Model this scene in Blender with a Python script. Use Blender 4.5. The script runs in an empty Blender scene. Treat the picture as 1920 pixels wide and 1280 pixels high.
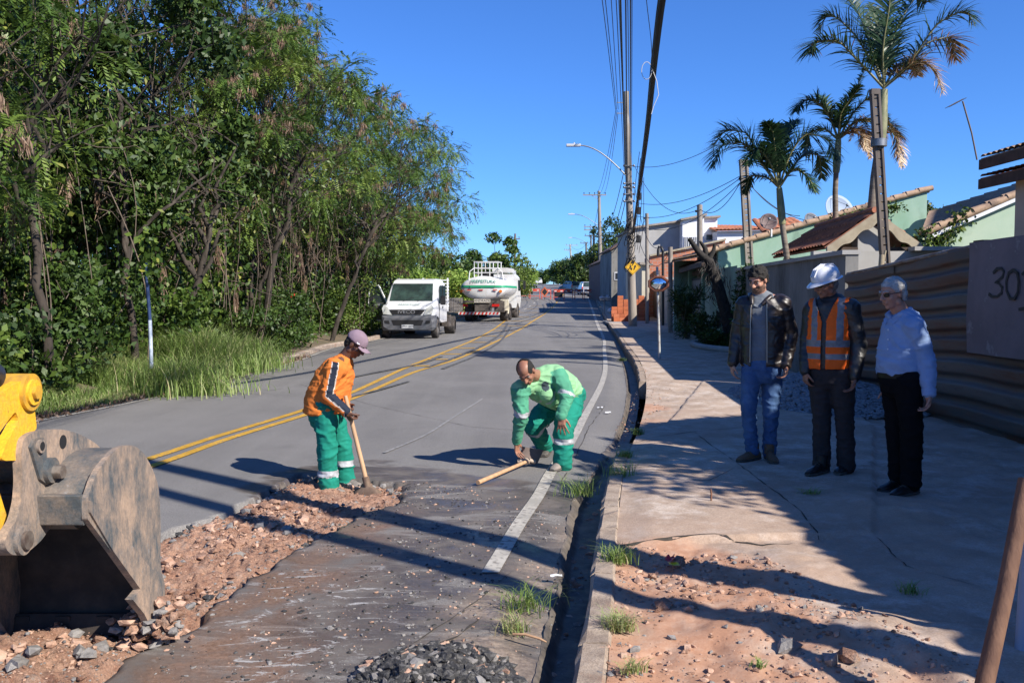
import bpy, math, random
import numpy as np
from mathutils import Vector, Matrix
random.seed(7); RS = np.random.RandomState(11)
SC = bpy.context.scene; COL = SC.collection
R = math.radians; PI = math.pi
# ------------------------------------------------------------ camera
FPX, CH = 1700.0, 1.68
PITCH = math.atan(90.0/FPX)
cam_d = bpy.data.cameras.new('camera'); cam = bpy.data.objects.new('camera', cam_d); COL.objects.link(cam)
cam_d.sensor_width = 36.0; cam_d.lens = 36.0*FPX/1920.0; cam_d.clip_end = 9000; cam_d.clip_start = .05
cam.location = (0, 0, CH); cam.rotation_euler = (R(90)-PITCH, 0, 0)
SC.camera = cam
# ------------------------------------------------------------ light
SUN_EL, SUN_DX, SUN_DY = R(37), .775, -.632          # horizontal direction TOWARDS the sun
W = bpy.data.worlds.new('World'); SC.world = W; W.use_nodes = True
wn = W.node_tree; wn.nodes.clear()
sky = wn.nodes.new('ShaderNodeTexSky'); sky.sky_type = 'NISHITA'; sky.sun_disc = False
sky.sun_elevation = SUN_EL; sky.sun_rotation = math.atan2(SUN_DX, SUN_DY)
sky.altitude = 700; sky.air_density = 1.0; sky.dust_density = .1; sky.ozone_density = 5.0
bg = wn.nodes.new('ShaderNodeBackground'); bg.inputs[1].default_value = .066
wo = wn.nodes.new('ShaderNodeOutputWorld')
hs = wn.nodes.new('ShaderNodeMix'); hs.data_type = 'RGBA'; hs.blend_type = 'MULTIPLY'; hs.inputs[0].default_value = 1; hs.inputs[7].default_value = (.62, 1.06, 1.72, 1)
sat = wn.nodes.new('ShaderNodeHueSaturation'); sat.inputs['Saturation'].default_value = 1.0
wn.links.new(sky.outputs[0], hs.inputs[6]); wn.links.new(hs.outputs[2], sat.inputs['Color']); wn.links.new(sat.outputs[0], bg.inputs[0]); wn.links.new(bg.outputs[0], wo.inputs[0])
sl = bpy.data.lights.new('sun', 'SUN'); sl.energy = 5.0; sl.angle = R(.53); sl.color = (1, .935, .84)
so = bpy.data.objects.new('sun', sl); COL.objects.link(so)
sdir = Vector((SUN_DX*math.cos(SUN_EL), SUN_DY*math.cos(SUN_EL), math.sin(SUN_EL)))
so.rotation_euler = sdir.to_track_quat('Z', 'Y').to_euler(); so.location = (20, -20, 30)
SC.view_settings.view_transform = 'Standard'; SC.view_settings.look = 'None'
SC.view_settings.exposure = 0.72; SC.view_settings.gamma = 1.0
SC.cycles.max_bounces = 6; SC.cycles.transparent_max_bounces = 6
# ------------------------------------------------------------ projection helpers (pixel of the photo -> place in the world)
_cp, _sp = math.cos(PITCH), math.sin(PITCH)
def ray(px, py):
    a = (px-960)/FPX; b = (640-py)/FPX
    return np.array((a, _cp+b*_sp, -_sp+b*_cp))
def P(px, py, Y):
    d = ray(px, py); t = Y/d[1]
    return np.array((d[0]*t, Y, CH+d[2]*t))
def pchip(x, y):
    x = np.asarray(x, float); y = np.asarray(y, float); h = np.diff(x); dl = np.diff(y)/h
    m = np.zeros(len(x)); m[0] = dl[0]; m[-1] = dl[-1]
    for i in range(1, len(x)-1):
        if dl[i-1]*dl[i] > 0:
            w1 = 2*h[i]+h[i-1]; w2 = h[i]+2*h[i-1]; m[i] = (w1+w2)/(w1/dl[i-1]+w2/dl[i])
    def f(q):
        q = np.asarray(q, float); i = np.clip(np.searchsorted(x, q)-1, 0, len(x)-2)
        t = (q-x[i])/h[i]
        r = (2*t**3-3*t**2+1)*y[i]+(t**3-2*t**2+t)*h[i]*m[i]+(-2*t**3+3*t**2)*y[i+1]+(t**3-t**2)*h[i]*m[i+1]
        r = np.where(q < x[0], y[0]+m[0]*(q-x[0]), r); r = np.where(q > x[-1], y[-1]+m[-1]*(q-x[-1]), r)
        return r
    return f
_zp = pchip([-50, 0, 42, 50, 75, 105, 121, 160, 200, 225, 260, 330, 500, 3000], [0, 0, 0, .1, .6, 1.3, 1.65, 2.75, 3.62, 3.95, 4.1, 2.5, -6, -60])
def ZP(y): return _zp(y)
def G(px, py, dz=0.0):
    d = ray(px, py); lo, hi = .3, 260.0
    f = lambda t: CH+d[2]*t-(float(ZP(d[1]*t))+dz)
    t = lo
    while t < hi and f(t) > 0: t *= 1.01
    a, b = t/1.01, t
    for _ in range(30):
        m = (a+b)/2
        if f(m) > 0: a = m
        else: b = m
    return np.array((d[0]*a, d[1]*a, CH+d[2]*a))
def curve(pts, dz=0.0, extra=()):
    q = [tuple(G(x, y, dz)[:2]) for x, y in pts]+[tuple(e) for e in extra]
    q.sort(key=lambda e: e[1]); return pchip([e[1] for e in q], [e[0] for e in q])
# ------------------------------------------------------------ noise
def _h(ix, iy, iz, s):
    n = (ix*374761393+iy*668265263+iz*2147483647+s*974634777) & 0xffffffff
    n = ((n ^ (n >> 13))*1274126177) & 0xffffffff
    return ((n ^ (n >> 16)) & 0xffff)/32767.5-1
def vn(p, s=0):
    p = np.asarray(p, float); f = np.floor(p); i = f.astype(np.int64); t = p-f; t = t*t*(3-2*t)
    x, y, z = i[:, 0], i[:, 1], i[:, 2]; u, v, w = t[:, 0], t[:, 1], t[:, 2]
    L = lambda a, b, k: a+(b-a)*k
    return L(L(L(_h(x, y, z, s), _h(x+1, y, z, s), u), L(_h(x, y+1, z, s), _h(x+1, y+1, z, s), u), v),
             L(L(_h(x, y, z+1, s), _h(x+1, y, z+1, s), u), L(_h(x, y+1, z+1, s), _h(x+1, y+1, z+1, s), u), v), w)
def fbm(p, o=4, s=0):
    p = np.asarray(p, float); r = 0; a = 1; tot = 0
    for k in range(o): r = r+a*vn(p*(2.03**k), s+k); tot += a; a *= .5
    return r/tot
def v2(x, y, sc=1.0): return np.stack([np.ravel(x)*sc, np.ravel(y)*sc, np.zeros(np.size(x))], 1)
def norm(v): v = np.asarray(v, float); return v/(np.linalg.norm(v)+1e-12)
def sstep(a, b, x): t = np.clip((x-a)/(b-a), 0, 1); return t*t*(3-2*t)
# ------------------------------------------------------------ materials
def mat(name, c, c2=None, rough=.75, scale=4, bump=0., bscale=None, metal=0., lo=.4, hi=.62, spec=.5, coat=0., stretch=None, c3=None, s3=1., lo3=.55, hi3=.7, detail=6, bdist=.01, nrough=.62, speck=0., sps=160):
    m = bpy.data.materials.new(name); m.use_nodes = True; nt = m.node_tree; b = nt.nodes['Principled BSDF']
    b.inputs['Base Color'].default_value = (*c, 1); b.inputs['Roughness'].default_value = rough
    b.inputs['Metallic'].default_value = metal; b.inputs['Specular IOR Level'].default_value = spec; b.inputs['Coat Weight'].default_value = coat
    if c2 is None and not bump: return m
    tc = nt.nodes.new('ShaderNodeTexCoord'); mp = nt.nodes.new('ShaderNodeMapping')
    nt.links.new(tc.outputs['Object'], mp.inputs[0])
    if stretch: mp.inputs['Scale'].default_value = stretch
    def ns(s, d=detail):
        n = nt.nodes.new('ShaderNodeTexNoise'); n.inputs['Scale'].default_value = s; n.inputs['Detail'].default_value = d
        n.inputs['Roughness'].default_value = nrough; nt.links.new(mp.outputs[0], n.inputs['Vector']); return n
    def ramp(n, a, bb):
        r = nt.nodes.new('ShaderNodeMapRange'); r.inputs[1].default_value = a; r.inputs[2].default_value = bb; r.clamp = True
        nt.links.new(n.outputs[0], r.inputs[0]); return r
    if c2 is not None:
        mx = nt.nodes.new('ShaderNodeMix'); mx.data_type = 'RGBA'; mx.inputs[6].default_value = (*c, 1); mx.inputs[7].default_value = (*c2, 1)
        nt.links.new(ramp(ns(scale), lo, hi).outputs[0], mx.inputs[0]); out = mx.outputs[2]
        if c3 is not None:
            m3 = nt.nodes.new('ShaderNodeMix'); m3.data_type = 'RGBA'; m3.inputs[7].default_value = (*c3, 1)
            nt.links.new(ramp(ns(s3), lo3, hi3).outputs[0], m3.inputs[0]); nt.links.new(out, m3.inputs[6]); out = m3.outputs[2]
        if speck:
            sn = ns(sps, 3); sr = nt.nodes.new('ShaderNodeMapRange'); sr.inputs[1].default_value = .36; sr.inputs[2].default_value = .64; sr.inputs[3].default_value = 1-speck; sr.inputs[4].default_value = 1+speck*.7; nt.links.new(sn.outputs[0], sr.inputs[0])
            vm = nt.nodes.new('ShaderNodeVectorMath'); vm.operation = 'SCALE'; nt.links.new(out, vm.inputs[0]); nt.links.new(sr.outputs[0], vm.inputs['Scale']); out = vm.outputs[0]
        nt.links.new(out, b.inputs['Base Color'])
    if bump:
        bp = nt.nodes.new('ShaderNodeBump'); bp.inputs['Strength'].default_value = bump; bp.inputs['Distance'].default_value = bdist
        nt.links.new(ns(bscale or scale*3).outputs[0], bp.inputs['Height']); nt.links.new(bp.outputs[0], b.inputs['Normal'])
    return m
def leafmat(name, cols, rough=.5, trans=.3):
    m = bpy.data.materials.new(name); m.use_nodes = True; nt = m.node_tree; b = nt.nodes['Principled BSDF']; o = nt.nodes['Material Output']
    at = nt.nodes.new('ShaderNodeAttribute'); at.attribute_name = 'rnd'
    cr = nt.nodes.new('ShaderNodeValToRGB'); e = cr.color_ramp.elements
    while len(e) < len(cols): e.new(.5)
    for i, (p, c) in enumerate(cols): e[i].position = p; e[i].color = (*c, 1)
    nt.links.new(at.outputs['Fac'], cr.inputs[0]); nt.links.new(cr.outputs[0], b.inputs['Base Color'])
    b.inputs['Roughness'].default_value = rough; b.inputs['Specular IOR Level'].default_value = .35
    if trans:
        tr = nt.nodes.new('ShaderNodeBsdfTranslucent'); ms = nt.nodes.new('ShaderNodeMixShader'); ms.inputs[0].default_value = trans
        nt.links.new(cr.outputs[0], tr.inputs[0]); nt.links.new(b.outputs[0], ms.inputs[1]); nt.links.new(tr.outputs[0], ms.inputs[2])
        nt.links.new(ms.outputs[0], o.inputs[0])
    return m
# ------------------------------------------------------------ mesh building
class MB:
    def __init__(s): s.v = []; s.n = 0; s.f = []
    def add(s, v, f, m=0, sm=False):
        v = np.asarray(v, float); f = np.asarray(f, int)
        s.v.append(v); s.f.append((f+s.n, m, sm)); s.n += len(v); return s
    def box(s, lo, hi, m=0, M=None):
        x0, y0, z0 = lo; x1, y1, z1 = hi
        v = np.array([(x0,y0,z0),(x1,y0,z0),(x1,y1,z0),(x0,y1,z0),(x0,y0,z1),(x1,y0,z1),(x1,y1,z1),(x0,y1,z1)], float)
        if M is not None: v = xf(M, v)
        return s.add(v, [(0,3,2,1),(4,5,6,7),(0,1,5,4),(1,2,6,5),(2,3,7,6),(3,0,4,7)], m)
    def cbox(s, c, size, m=0, M=None):
        c = np.array(c, float); h = np.array(size, float)/2; return s.box(c-h, c+h, m, M)
    def bar(s, a, b, w, h, m=0, up=(0,0,1)):
        a = np.array(a, float); b = np.array(b, float); d = norm(b-a); u = np.array(up, float)
        if abs(np.dot(d, u)) > .98: u = np.array((0, 1., 0))
        r = norm(np.cross(d, u)); u = np.cross(r, d); v = []
        for p in (a, b):
            for i, j in ((-1,-1),(1,-1),(1,1),(-1,1)): v.append(p+r*i*w/2+u*j*h/2)
        return s.add(v, [(0,1,2,3),(7,6,5,4),(0,4,5,1),(1,5,6,2),(2,6,7,3),(3,7,4,0)], m)
    def tube(s, pts, rad, n=8, m=0, cap=True, sm=True):
        pts = np.asarray(pts, float); k = len(pts); rad = np.full(k, rad) if np.isscalar(rad) else np.asarray(rad, float)
        t = np.gradient(pts, axis=0) if k > 1 else pts; t /= (np.linalg.norm(t, axis=1)[:, None]+1e-12)
        u = np.array((0, 0, 1.)) if abs(t[0][2]) < .9 else np.array((1., 0, 0))
        rings = []; a = np.linspace(0, 2*PI, n, endpoint=False)
        for i in range(k):
            r = norm(np.cross(t[i], u)); u = np.cross(r, t[i])
            rings.append(pts[i]+rad[i]*(np.cos(a)[:, None]*r+np.sin(a)[:, None]*u))
        v = np.concatenate(rings); I = np.arange(k-1)[:, None]*n; j = np.arange(n)[None]; j2 = (j+1) % n
        f = np.stack([I+j, I+j2, I+n+j2, I+n+j], -1).reshape(-1, 4)
        b = s.n; s.add(v, f, m, sm)
        if cap:
            c = np.stack([pts[0], pts[-1]]); j = np.arange(n)
            s.add(np.concatenate([rings[0], rings[-1], c]), np.concatenate([np.stack([(j+1) % n, j, np.full(n, 2*n)], 1), np.stack([n+j, n+(j+1) % n, np.full(n, 2*n+1)], 1)]), m, False)
        return s
    def cyl(s, a, b, r, n=16, m=0, r2=None): return s.tube([a, b], [r, r if r2 is None else r2], n, m)
    def ring_loft(s, rings, m=0, cap=True, sm=True, closed=True):
        rings = np.asarray(rings, float); k, n = rings.shape[:2]; v = rings.reshape(-1, 3)
        I = np.arange(k-1)[:, None]*n; j = np.arange(n if closed else n-1)[None]; j2 = (j+1) % n
        s.add(v, np.stack([I+j, I+j2, I+n+j2, I+n+j], -1).reshape(-1, 4), m, sm)
        if cap:
            j = np.arange(n)
            for rg, fl in ((rings[0], 1), (rings[-1], 0)):
                f = np.stack([j, (j+1) % n, np.full(n, n)], 1)
                if fl: f = f[:, ::-1]
                s.add(np.concatenate([rg, rg.mean(0)[None]]), f, m, False)
        return s
    def ell(s, c, r, m=0, n=16, k=10, M=None):
        c = np.array(c, float); r = np.array(r if not np.isscalar(r) else (r, r, r), float); rings = []
        for i in range(k+1):
            ph = PI*i/k; sn = max(math.sin(ph), 1e-3); a = np.linspace(0, 2*PI, n, endpoint=False)
            q = np.stack([np.cos(a)*sn, np.sin(a)*sn, np.full(n, -math.cos(ph))], 1)*r
            if M is not None: q = q @ np.array(M.to_3x3()).T
            rings.append(q+c)
        return s.ring_loft(rings, m, True, True)
    def prism(s, poly, axis, t0, t1, m=0, M=None):
        # poly: 2-d outline; axis 0/1/2 = direction of thickness from t0 to t1
        poly = np.asarray(poly, float); n = len(poly)
        def to(t):
            v = np.zeros((n, 3)); o = [i for i in range(3) if i != axis]; v[:, o[0]] = poly[:, 0]; v[:, o[1]] = poly[:, 1]; v[:, axis] = t; return v
        v = np.concatenate([to(t0), to(t1)])
        if M is not None: v = xf(M, v)
        from mathutils.geometry import tessellate_polygon
        tr = np.array(tessellate_polygon([[Vector((p[0], p[1], 0)) for p in poly]]))
        j = np.arange(n); q = np.stack([j, (j+1) % n, n+(j+1) % n, n+j], 1)
        s.add(v, q, m); s.add(v, tr[:, ::-1], m); s.add(v, tr+n, m); return s
    def sheet(s, X, Y, Z, m=0, sm=True):
        k, n = X.shape; v = np.stack([X, Y, Z], -1).reshape(-1, 3); I = np.arange(k-1)[:, None]*n; j = np.arange(n-1)[None]
        return s.add(v, np.stack([I+j, I+j+1, I+n+j+1, I+n+j], -1).reshape(-1, 4), m, sm)
    def arrays(s): return np.concatenate(s.v)
    def build(s, name, mats, parent=None, world=True, bevel=0, merge=False, attrs=None, normals=False):
        v = np.concatenate(s.v)
        if parent is not None and world: v = v-np.array(parent.location)
        ob = mesh_np(name, v, [f for f, _, _ in s.f], mats, np.concatenate([np.full(len(f), m) for f, m, _ in s.f]),
                     np.concatenate([np.full(len(f), sm) for f, _, sm in s.f]), parent, attrs)
        if bevel:
            md = ob.modifiers.new('bevel', 'BEVEL'); md.width = bevel; md.segments = 2; md.limit_method = 'ANGLE'; md.angle_limit = R(40)
        return ob
def xf(M, v):
    A = np.array(M); return v @ A[:3, :3].T+A[:3, 3]
def mesh_np(name, v, fl, mats, mi=None, sm=None, parent=None, attrs=None):
    me = bpy.data.meshes.new(name); v = np.ascontiguousarray(v, dtype=np.float32)
    if not isinstance(fl, list): fl = [fl]
    loops = np.concatenate([f.ravel() for f in fl]).astype(np.int32)
    tot = np.concatenate([np.full(len(f), f.shape[1]) for f in fl]).astype(np.int32)
    st = np.concatenate([[0], np.cumsum(tot)[:-1]]).astype(np.int32)
    me.vertices.add(len(v)); me.vertices.foreach_set('co', v.ravel())
    me.loops.add(len(loops)); me.loops.foreach_set('vertex_index', loops)
    me.polygons.add(len(tot)); me.polygons.foreach_set('loop_start', st)
    for a in (mats if isinstance(mats, (list, tuple)) else [mats]): me.materials.append(a)
    if mi is not None: me.polygons.foreach_set('material_index', np.asarray(mi, np.int32))
    if sm is not None: me.polygons.foreach_set('use_smooth', np.broadcast_to(np.asarray(sm, bool), (len(tot),)).copy())
    if attrs:
        for k, (dom, a) in attrs.items():
            at = me.attributes.new(k, 'FLOAT', dom); at.data.foreach_set('value', np.asarray(a, np.float32))
    me.update(calc_edges=True)
    ob = bpy.data.objects.new(name, me); COL.objects.link(ob)
    if parent is not None: ob.parent = parent
    return ob
def tag(o, label=None, cat=None, group=None, kind=None):
    if label: o['label'] = label
    if cat: o['category'] = cat
    if group: o['group'] = group
    if kind: o['kind'] = kind
    return o
def thing(name, label, cat, loc=(0,0,0), rz=0, group=None):
    o = bpy.data.objects.new(name, None); COL.objects.link(o); o.location = tuple(float(a) for a in loc); o.rotation_euler = (0, 0, rz)
    o.empty_display_size = .2
    return tag(o, label, cat, group)
def copy_tree(o, parent=None):
    c = o.copy(); COL.objects.link(c); c.parent = parent
    for ch in list(o.children): copy_tree(ch, c)
    return c
def leaves(cen, size, aspect=.35, droop=.0, rs=RS, out=None, curl=.0):
    """one pointed leaf (2 tris folded along the midrib) per centre; returns verts, faces"""
    n = len(cen); d = rs.normal(size=(n, 3)); d[:, 2] -= droop
    if out is not None: d += out
    d /= np.linalg.norm(d, axis=1)[:, None]+1e-9
    s = np.cross(d, rs.normal(size=(n, 3))); s /= np.linalg.norm(s, axis=1)[:, None]+1e-9
    nn = np.cross(d, s); L = (size*(.65+.7*rs.rand(n)))[:, None]; w = L*aspect
    a = cen; b = cen+d*L*.45+s*w*.5+nn*L*.05; c = cen+d*L+nn*L*(-.12-curl); e = cen+d*L*.45-s*w*.5+nn*L*.05
    v = np.stack([a, b, c, e], 1).reshape(-1, 3); i = np.arange(n)[:, None]*4
    return v, i+np.array([[0, 1, 2, 3]])
print('core ok')
# ============================================================ GROUND
def sdist(poly, X, Y):
    """signed distance (negative inside) of points to a world polygon"""
    p = np.stack([np.ravel(X), np.ravel(Y)], 1); a = np.asarray(poly, float); b = np.roll(a, -1, 0)
    d = np.full(len(p), 1e9); ins = np.zeros(len(p), bool)
    for i in range(len(a)):
        e = b[i]-a[i]; w = p-a[i]; t = np.clip((w@e)/(e@e+1e-12), 0, 1); d = np.minimum(d, np.linalg.norm(w-t[:, None]*e, axis=1))
        c = (a[i, 1] > p[:, 1]) != (b[i, 1] > p[:, 1])
        xi = a[i, 0]+(p[:, 1]-a[i, 1])*(e[0])/(e[1] if abs(e[1]) > 1e-9 else 1e-9)
        ins ^= c & (p[:, 0] < xi)
    return np.where(ins, -d, d).reshape(np.shape(X))
def gp(pts, dz=0.0): return [tuple(G(x, y, dz)[:2]) for x, y in pts]
fL = curve([(63,788),(207,760),(333,733),(453,703),(540,680),(610,655),(690,640),(790,615),(862,597),(930,575),(958,560),(975,550),(992,536)], extra=((-7.6, 2), (-7.4, -10)))
fW = curve([(1105,565),(1118,602),(1133,640),(1133,657),(1135,680),(1134,699),(1127,722),(1094,785),(1073,825),(1029,893),(1012,926),(971,987),(933,1052)], extra=((-.62, 2.5),))
_fG = curve([(960,1400),(995,1280),(1030,1130),(1058,1010),(1074,940),(1108,880),(1148,820),(1172,760),(1170,690),(1152,640),(1134,602),(1114,563),(1078,541),(1066,536)])
fC = curve([(1050,1400),(1076,1280),(1105,1100),(1125,970),(1150,860),(1178,800),(1195,745),(1197,700),(1186,670),(1172,650),(1152,620),(1139,601),(1122,572),(1112,556),(1085,541)], .12)
def fG(q): q = np.asarray(q, float); k = sstep(14, 9, q); return _fG(q)+k*(.035*fbm(np.stack([q.ravel()*3.1, 0*q.ravel(), 0*q.ravel()], 1), 4, 88)+.006*fbm(np.stack([q.ravel()*14, 0*q.ravel(), 0*q.ravel()], 1), 2, 89)).reshape(q.shape)
fF = pchip([-10, 14, 25, 37, 60, 75, 100, 260], [5.35, 5.35, 6.3, 7.3, 8.8, 9.8, 12, 16])
CW = .13
YN = np.concatenate([np.arange(-9, 2, .4), np.arange(2, 10, .03), np.arange(10, 32, .15), np.arange(32, 330, 1.5)])
trench = gp([(-300,1500),(-260,1000),(290,1003),(420,960),(560,888),(640,896),(762,907),(752,942),(700,955),(640,985),(560,1030),(470,1085),(400,1130),(350,1185),(250,1222),(170,1290),(60,1500)])
wetpoly = gp([(470,905),(560,878),(610,868),(690,866),(770,873),(850,893),(905,897),(985,905),(1062,925),(1075,1400),(100,1500),(120,1290),(500,1000)])
mudpoly = gp([(560,1030),(470,1085),(340,1180),(120,1300),(60,1500),(330,1400),(520,1290),(540,1180),(640,1100),(700,1010),(760,960)])
whitepoly = gp([(380,1070),(740,1062),(760,1190),(610,1285),(480,1290),(250,1215),(330,1120)])
tanpoly = gp([(905,1110),(1040,1040),(1060,1000),(1075,960),(1020,1400),(740,1400),(800,1230),(860,1150)])
def road_h(X, Y):
    x, y = np.ravel(X), np.ravel(Y)
    z = ZP(y)+.004*fbm(v2(x, y, .9), 3, 5)
    near = (y > 1) & (y < 12)
    d = np.full(len(x), 9.); d[near] = sdist(trench, x[near], y[near])
    d = d+.05*fbm(v2(x, y, 5), 3, 9)
    z = z-.10*sstep(.0, -.022, d+.03*vn(v2(x, y, 14), 77))
    g = fG(y); z = z-.035*sstep(g-.35, g, x)
    return z.reshape(np.shape(X))
def lerp_grid(fa, fb, Ys, n):
    t = np.linspace(0, 1, n)[None]; A = fa(Ys)[:, None]; B = fb(Ys)[:, None]
    return A*(1-t)+B*t, np.repeat(Ys[:, None], n, 1)
# ---- road material
def road_material():
    m = bpy.data.materials.new('asphalt'); m.use_nodes = True; nt = m.node_tree; N = nt.nodes; L = nt.links; b = N['Principled BSDF']
    tc = N.new('ShaderNodeTexCoord')
    def noise(s, det=6, stretch=None, ro=.6, dist=0):
        n = N.new('ShaderNodeTexNoise'); n.inputs['Scale'].default_value = s; n.inputs['Detail'].default_value = det; n.inputs['Roughness'].default_value = ro; n.inputs['Distortion'].default_value = dist
        if stretch:
            mp = N.new('ShaderNodeMapping'); mp.inputs['Scale'].default_value = stretch[:3]
            if len(stretch) > 3: mp.inputs['Rotation'].default_value = (0, 0, stretch[3])
            L.new(tc.outputs['Object'], mp.inputs[0]); L.new(mp.outputs[0], n.inputs['Vector'])
        else: L.new(tc.outputs['Object'], n.inputs['Vector'])
        return n.outputs[0]
    def rng(a, lo, hi, t0=0, t1=1):
        r = N.new('ShaderNodeMapRange'); r.inputs[1].default_value = lo; r.inputs[2].default_value = hi; r.inputs[3].default_value = t0; r.inputs[4].default_value = t1; L.new(a, r.inputs[0]); return r.outputs[0]
    def mixc(f, a, c):
        x = N.new('ShaderNodeMix'); x.data_type = 'RGBA'; L.new(f, x.inputs[0])
        for s, q in ((6, a), (7, c)):
            if isinstance(q, tuple): x.inputs[s].default_value = (*q, 1)
            else: L.new(q, x.inputs[s])
        return x.outputs[2]
    def mth(op, a, c):
        x = N.new('ShaderNodeMath'); x.operation = op; x.use_clamp = True
        for s, q in ((0, a), (1, c)):
            if isinstance(q, (int, float)): x.inputs[s].default_value = q
            else: L.new(q, x.inputs[s])
        return x.outputs[0]
    def attr(n):
        a = N.new('ShaderNodeAttribute'); a.attribute_name = n; return a.outputs['Fac']
    grain = noise(120, 4, None, .8); g2 = noise(38, 5, None, .75); big = noise(.55, 5); lane = noise(1.0, 5, (1.6, .06, 1, -.12))
    base = mixc(rng(big, .35, .65), (.20, .19, .178), (.27, .256, .24))
    base = mixc(rng(lane, .45, .62, 0, .6), base, (.29, .277, .26))
    base = mixc(rng(noise(.9, 7, None, .7, .8), .56, .72, 0, .35), base, (.115, .11, .105))
    base = mixc(rng(grain, .40, .6, 0, .8), base, (.06, .058, .058))
    base = mixc(rng(grain, .60, .68, 0, .7), base, (.34, .33, .31))
    st = noise(2.2, 9, (1.0, 1.7, 1, .06), .75, 1.2)
    pale = noise(1.5, 9, (.8, 2.6, 1, .06), .7, .8)
    blot = noise(2.6, 7, None, .65, .5)
    wet = attr('wet')
    w2 = mth('MULTIPLY', wet, rng(pale, .60, .54))
    col = mixc(mth('MULTIPLY', w2, rng(blot, .34, .56, .45, .95)), base, mixc(rng(st, .40, .62), (.040, .034, .031), (.10, .078, .063)))
    col = mixc(mth('MULTIPLY', wet, rng(grain, .45, .60, 0, .55)), col, (.16, .135, .12))
    mud = attr('mud')
    col = mixc(mth('MULTIPLY', mud, rng(blot, .36, .56)), col, mixc(rng(g2, .4, .6), (.16, .095, .062), (.24, .155, .11)))
    tan = attr('tan')
    col = mixc(mth('MULTIPLY', tan, rng(noise(1.6, 8, (1, 2.2, 1, .5), .68, .7), .42, .56)), col, mixc(rng(g2, .4, .6), (.19, .145, .11), (.33, .26, .2)))
    wh = attr('white')
    col = mixc(mth('MULTIPLY', wh, rng(noise(3.2, 10, (.8, 2.0, 1, -.05), .76, 2.2), .575, .60)), col, (.36, .35, .34))
    rough = rng(mth('MULTIPLY', w2, rng(blot, .40, .6)), 0, 1, .82, .30)
    L.new(col, b.inputs['Base Color']); L.new(rough, b.inputs['Roughness']); b.inputs['Specular IOR Level'].default_value = .4
    bp = N.new('ShaderNodeBump'); bp.inputs['Strength'].default_value = .55; bp.inputs['Distance'].default_value = .004
    L.new(mth('ADD', grain, mth('MULTIPLY', g2, .6)), bp.inputs['Height']); L.new(bp.outputs[0], b.inputs['Normal'])
    return m
X, Y = lerp_grid(fL, fG, YN, 330); Z = road_h(X, Y)
x, y = X.ravel(), Y.ravel()
def mask(poly, soft, jit=.12, sc=2.5, sd=3, stretch=1.):
    r = np.zeros(len(x)); k = (y > .5) & (y < 13)
    r[k] = sstep(soft, -soft, sdist(poly, x[k], y[k])+jit*fbm(np.stack([x[k]*sc, y[k]*sc*stretch, 0*x[k]], 1), 4, sd)); return r
mb = MB(); mb.sheet(X, Y, Z)
road = mb.build('road', road_material(), attrs={'wet': ('POINT', mask(wetpoly, .05, .25, 1.8, 3, 2.2)), 'mud': ('POINT', mask(mudpoly, .3, .3)), 'white': ('POINT', mask(whitepoly, .25, .2)), 'tan': ('POINT', mask(tanpoly, .2, .25))})
tag(road, kind='structure')
# ---- painted lines
def paintmat(name, c, wear, worn=(.14, .135, .13)):
    m = mat(name, c, worn, rough=.65, scale=26, lo=wear, hi=wear+.1, c3=tuple(a*.72 for a in c), s3=3, lo3=.42, hi3=.62, detail=8, bump=.3, bscale=120, bdist=.002); return m
M_yel = paintmat('yellow_paint', (.58, .33, .035), .53); M_wht = paintmat('white_paint', (.46, .43, .37), .51, (.17, .15, .13))
def ribbon(mb, fx, y0, y1, w, step=.25, dz=.005, n=3, shift=0.):
    Ys = np.arange(y0, y1+step*.5, step); t = np.linspace(-.5, .5, n)[None]
    dx = np.gradient(fx(Ys), Ys); k = np.sqrt(1+dx**2)[:, None]
    X = fx(Ys)[:, None]+shift+t*w*k; Yg = np.repeat(Ys[:, None], n, 1); return mb.sheet(X, Yg, ZP(Yg)+.0045+dz)
fYR = curve([(1050,559),(1031,581),(990,608),(931,640),(850,676),(774,699),(660,748),(573,778),(423,825),(283,875)], extra=((-6.3, 2.0),))
fYL = curve([(1048,559),(993,573),(947,602),(887,638),(812,669),(749,695),(655,738),(573,768),(387,825),(275,862)], extra=((-6.5, 2.0),))
y_cut = G(300, 870)[1]
mb = MB(); mb2 = MB()
ribbon(mb, fYR, 6.9, 40, .11); ribbon(mb, fYR, 40, 100, .13, 1); ribbon(mb, fYR, 100, 215, .15, 4, .01)
ribbon(mb, fYL, 6.9, 66, .11)
# cross bars of the hatched island
for py in (573, 579, 586, 594, 602, 611, 620, 630, 642, 653, 664, 674, 686):
    yy = G(900, py)[1]; xa, xb = float(fYL(yy))+.06, float(fYR(yy))-.06
    if xb-xa < .2: continue
    h = .13; dy = .0
    Xg = np.array([[xa, xb], [xa, xb]]); Yg = np.array([[yy-h, yy-h], [yy+h, yy+h]]); mb.sheet(Xg, Yg, ZP(Yg)+.0095)
tag(mb.build('yellow_road_marking', M_yel), kind='structure')
mb = MB(); yb = G(925, 1075)[1]
ribbon(mb, fW, yb, 40, .105, .1); ribbon(mb, fW, 40, 100, .15, 1)
fL2 = lambda q: fL(q)+.12
ribbon(mb, fL2, 9.5, 27, .09, .5); ribbon(mb, fL2, 27, 60, .1, 1)
# far dashed lane line and arrowheads before the barriers
for a, c in ((68, 71), (74, 77), (82, 85), (92, 95), (104, 108), (118, 122), (135, 140), (155, 160), (180, 186)):
    ribbon(mb, lambda q: (fL(q)*.42+fYR(q)*.58), a, c, .13, 1)
tag(mb.build('white_road_marking', M_wht), kind='structure')
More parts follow.
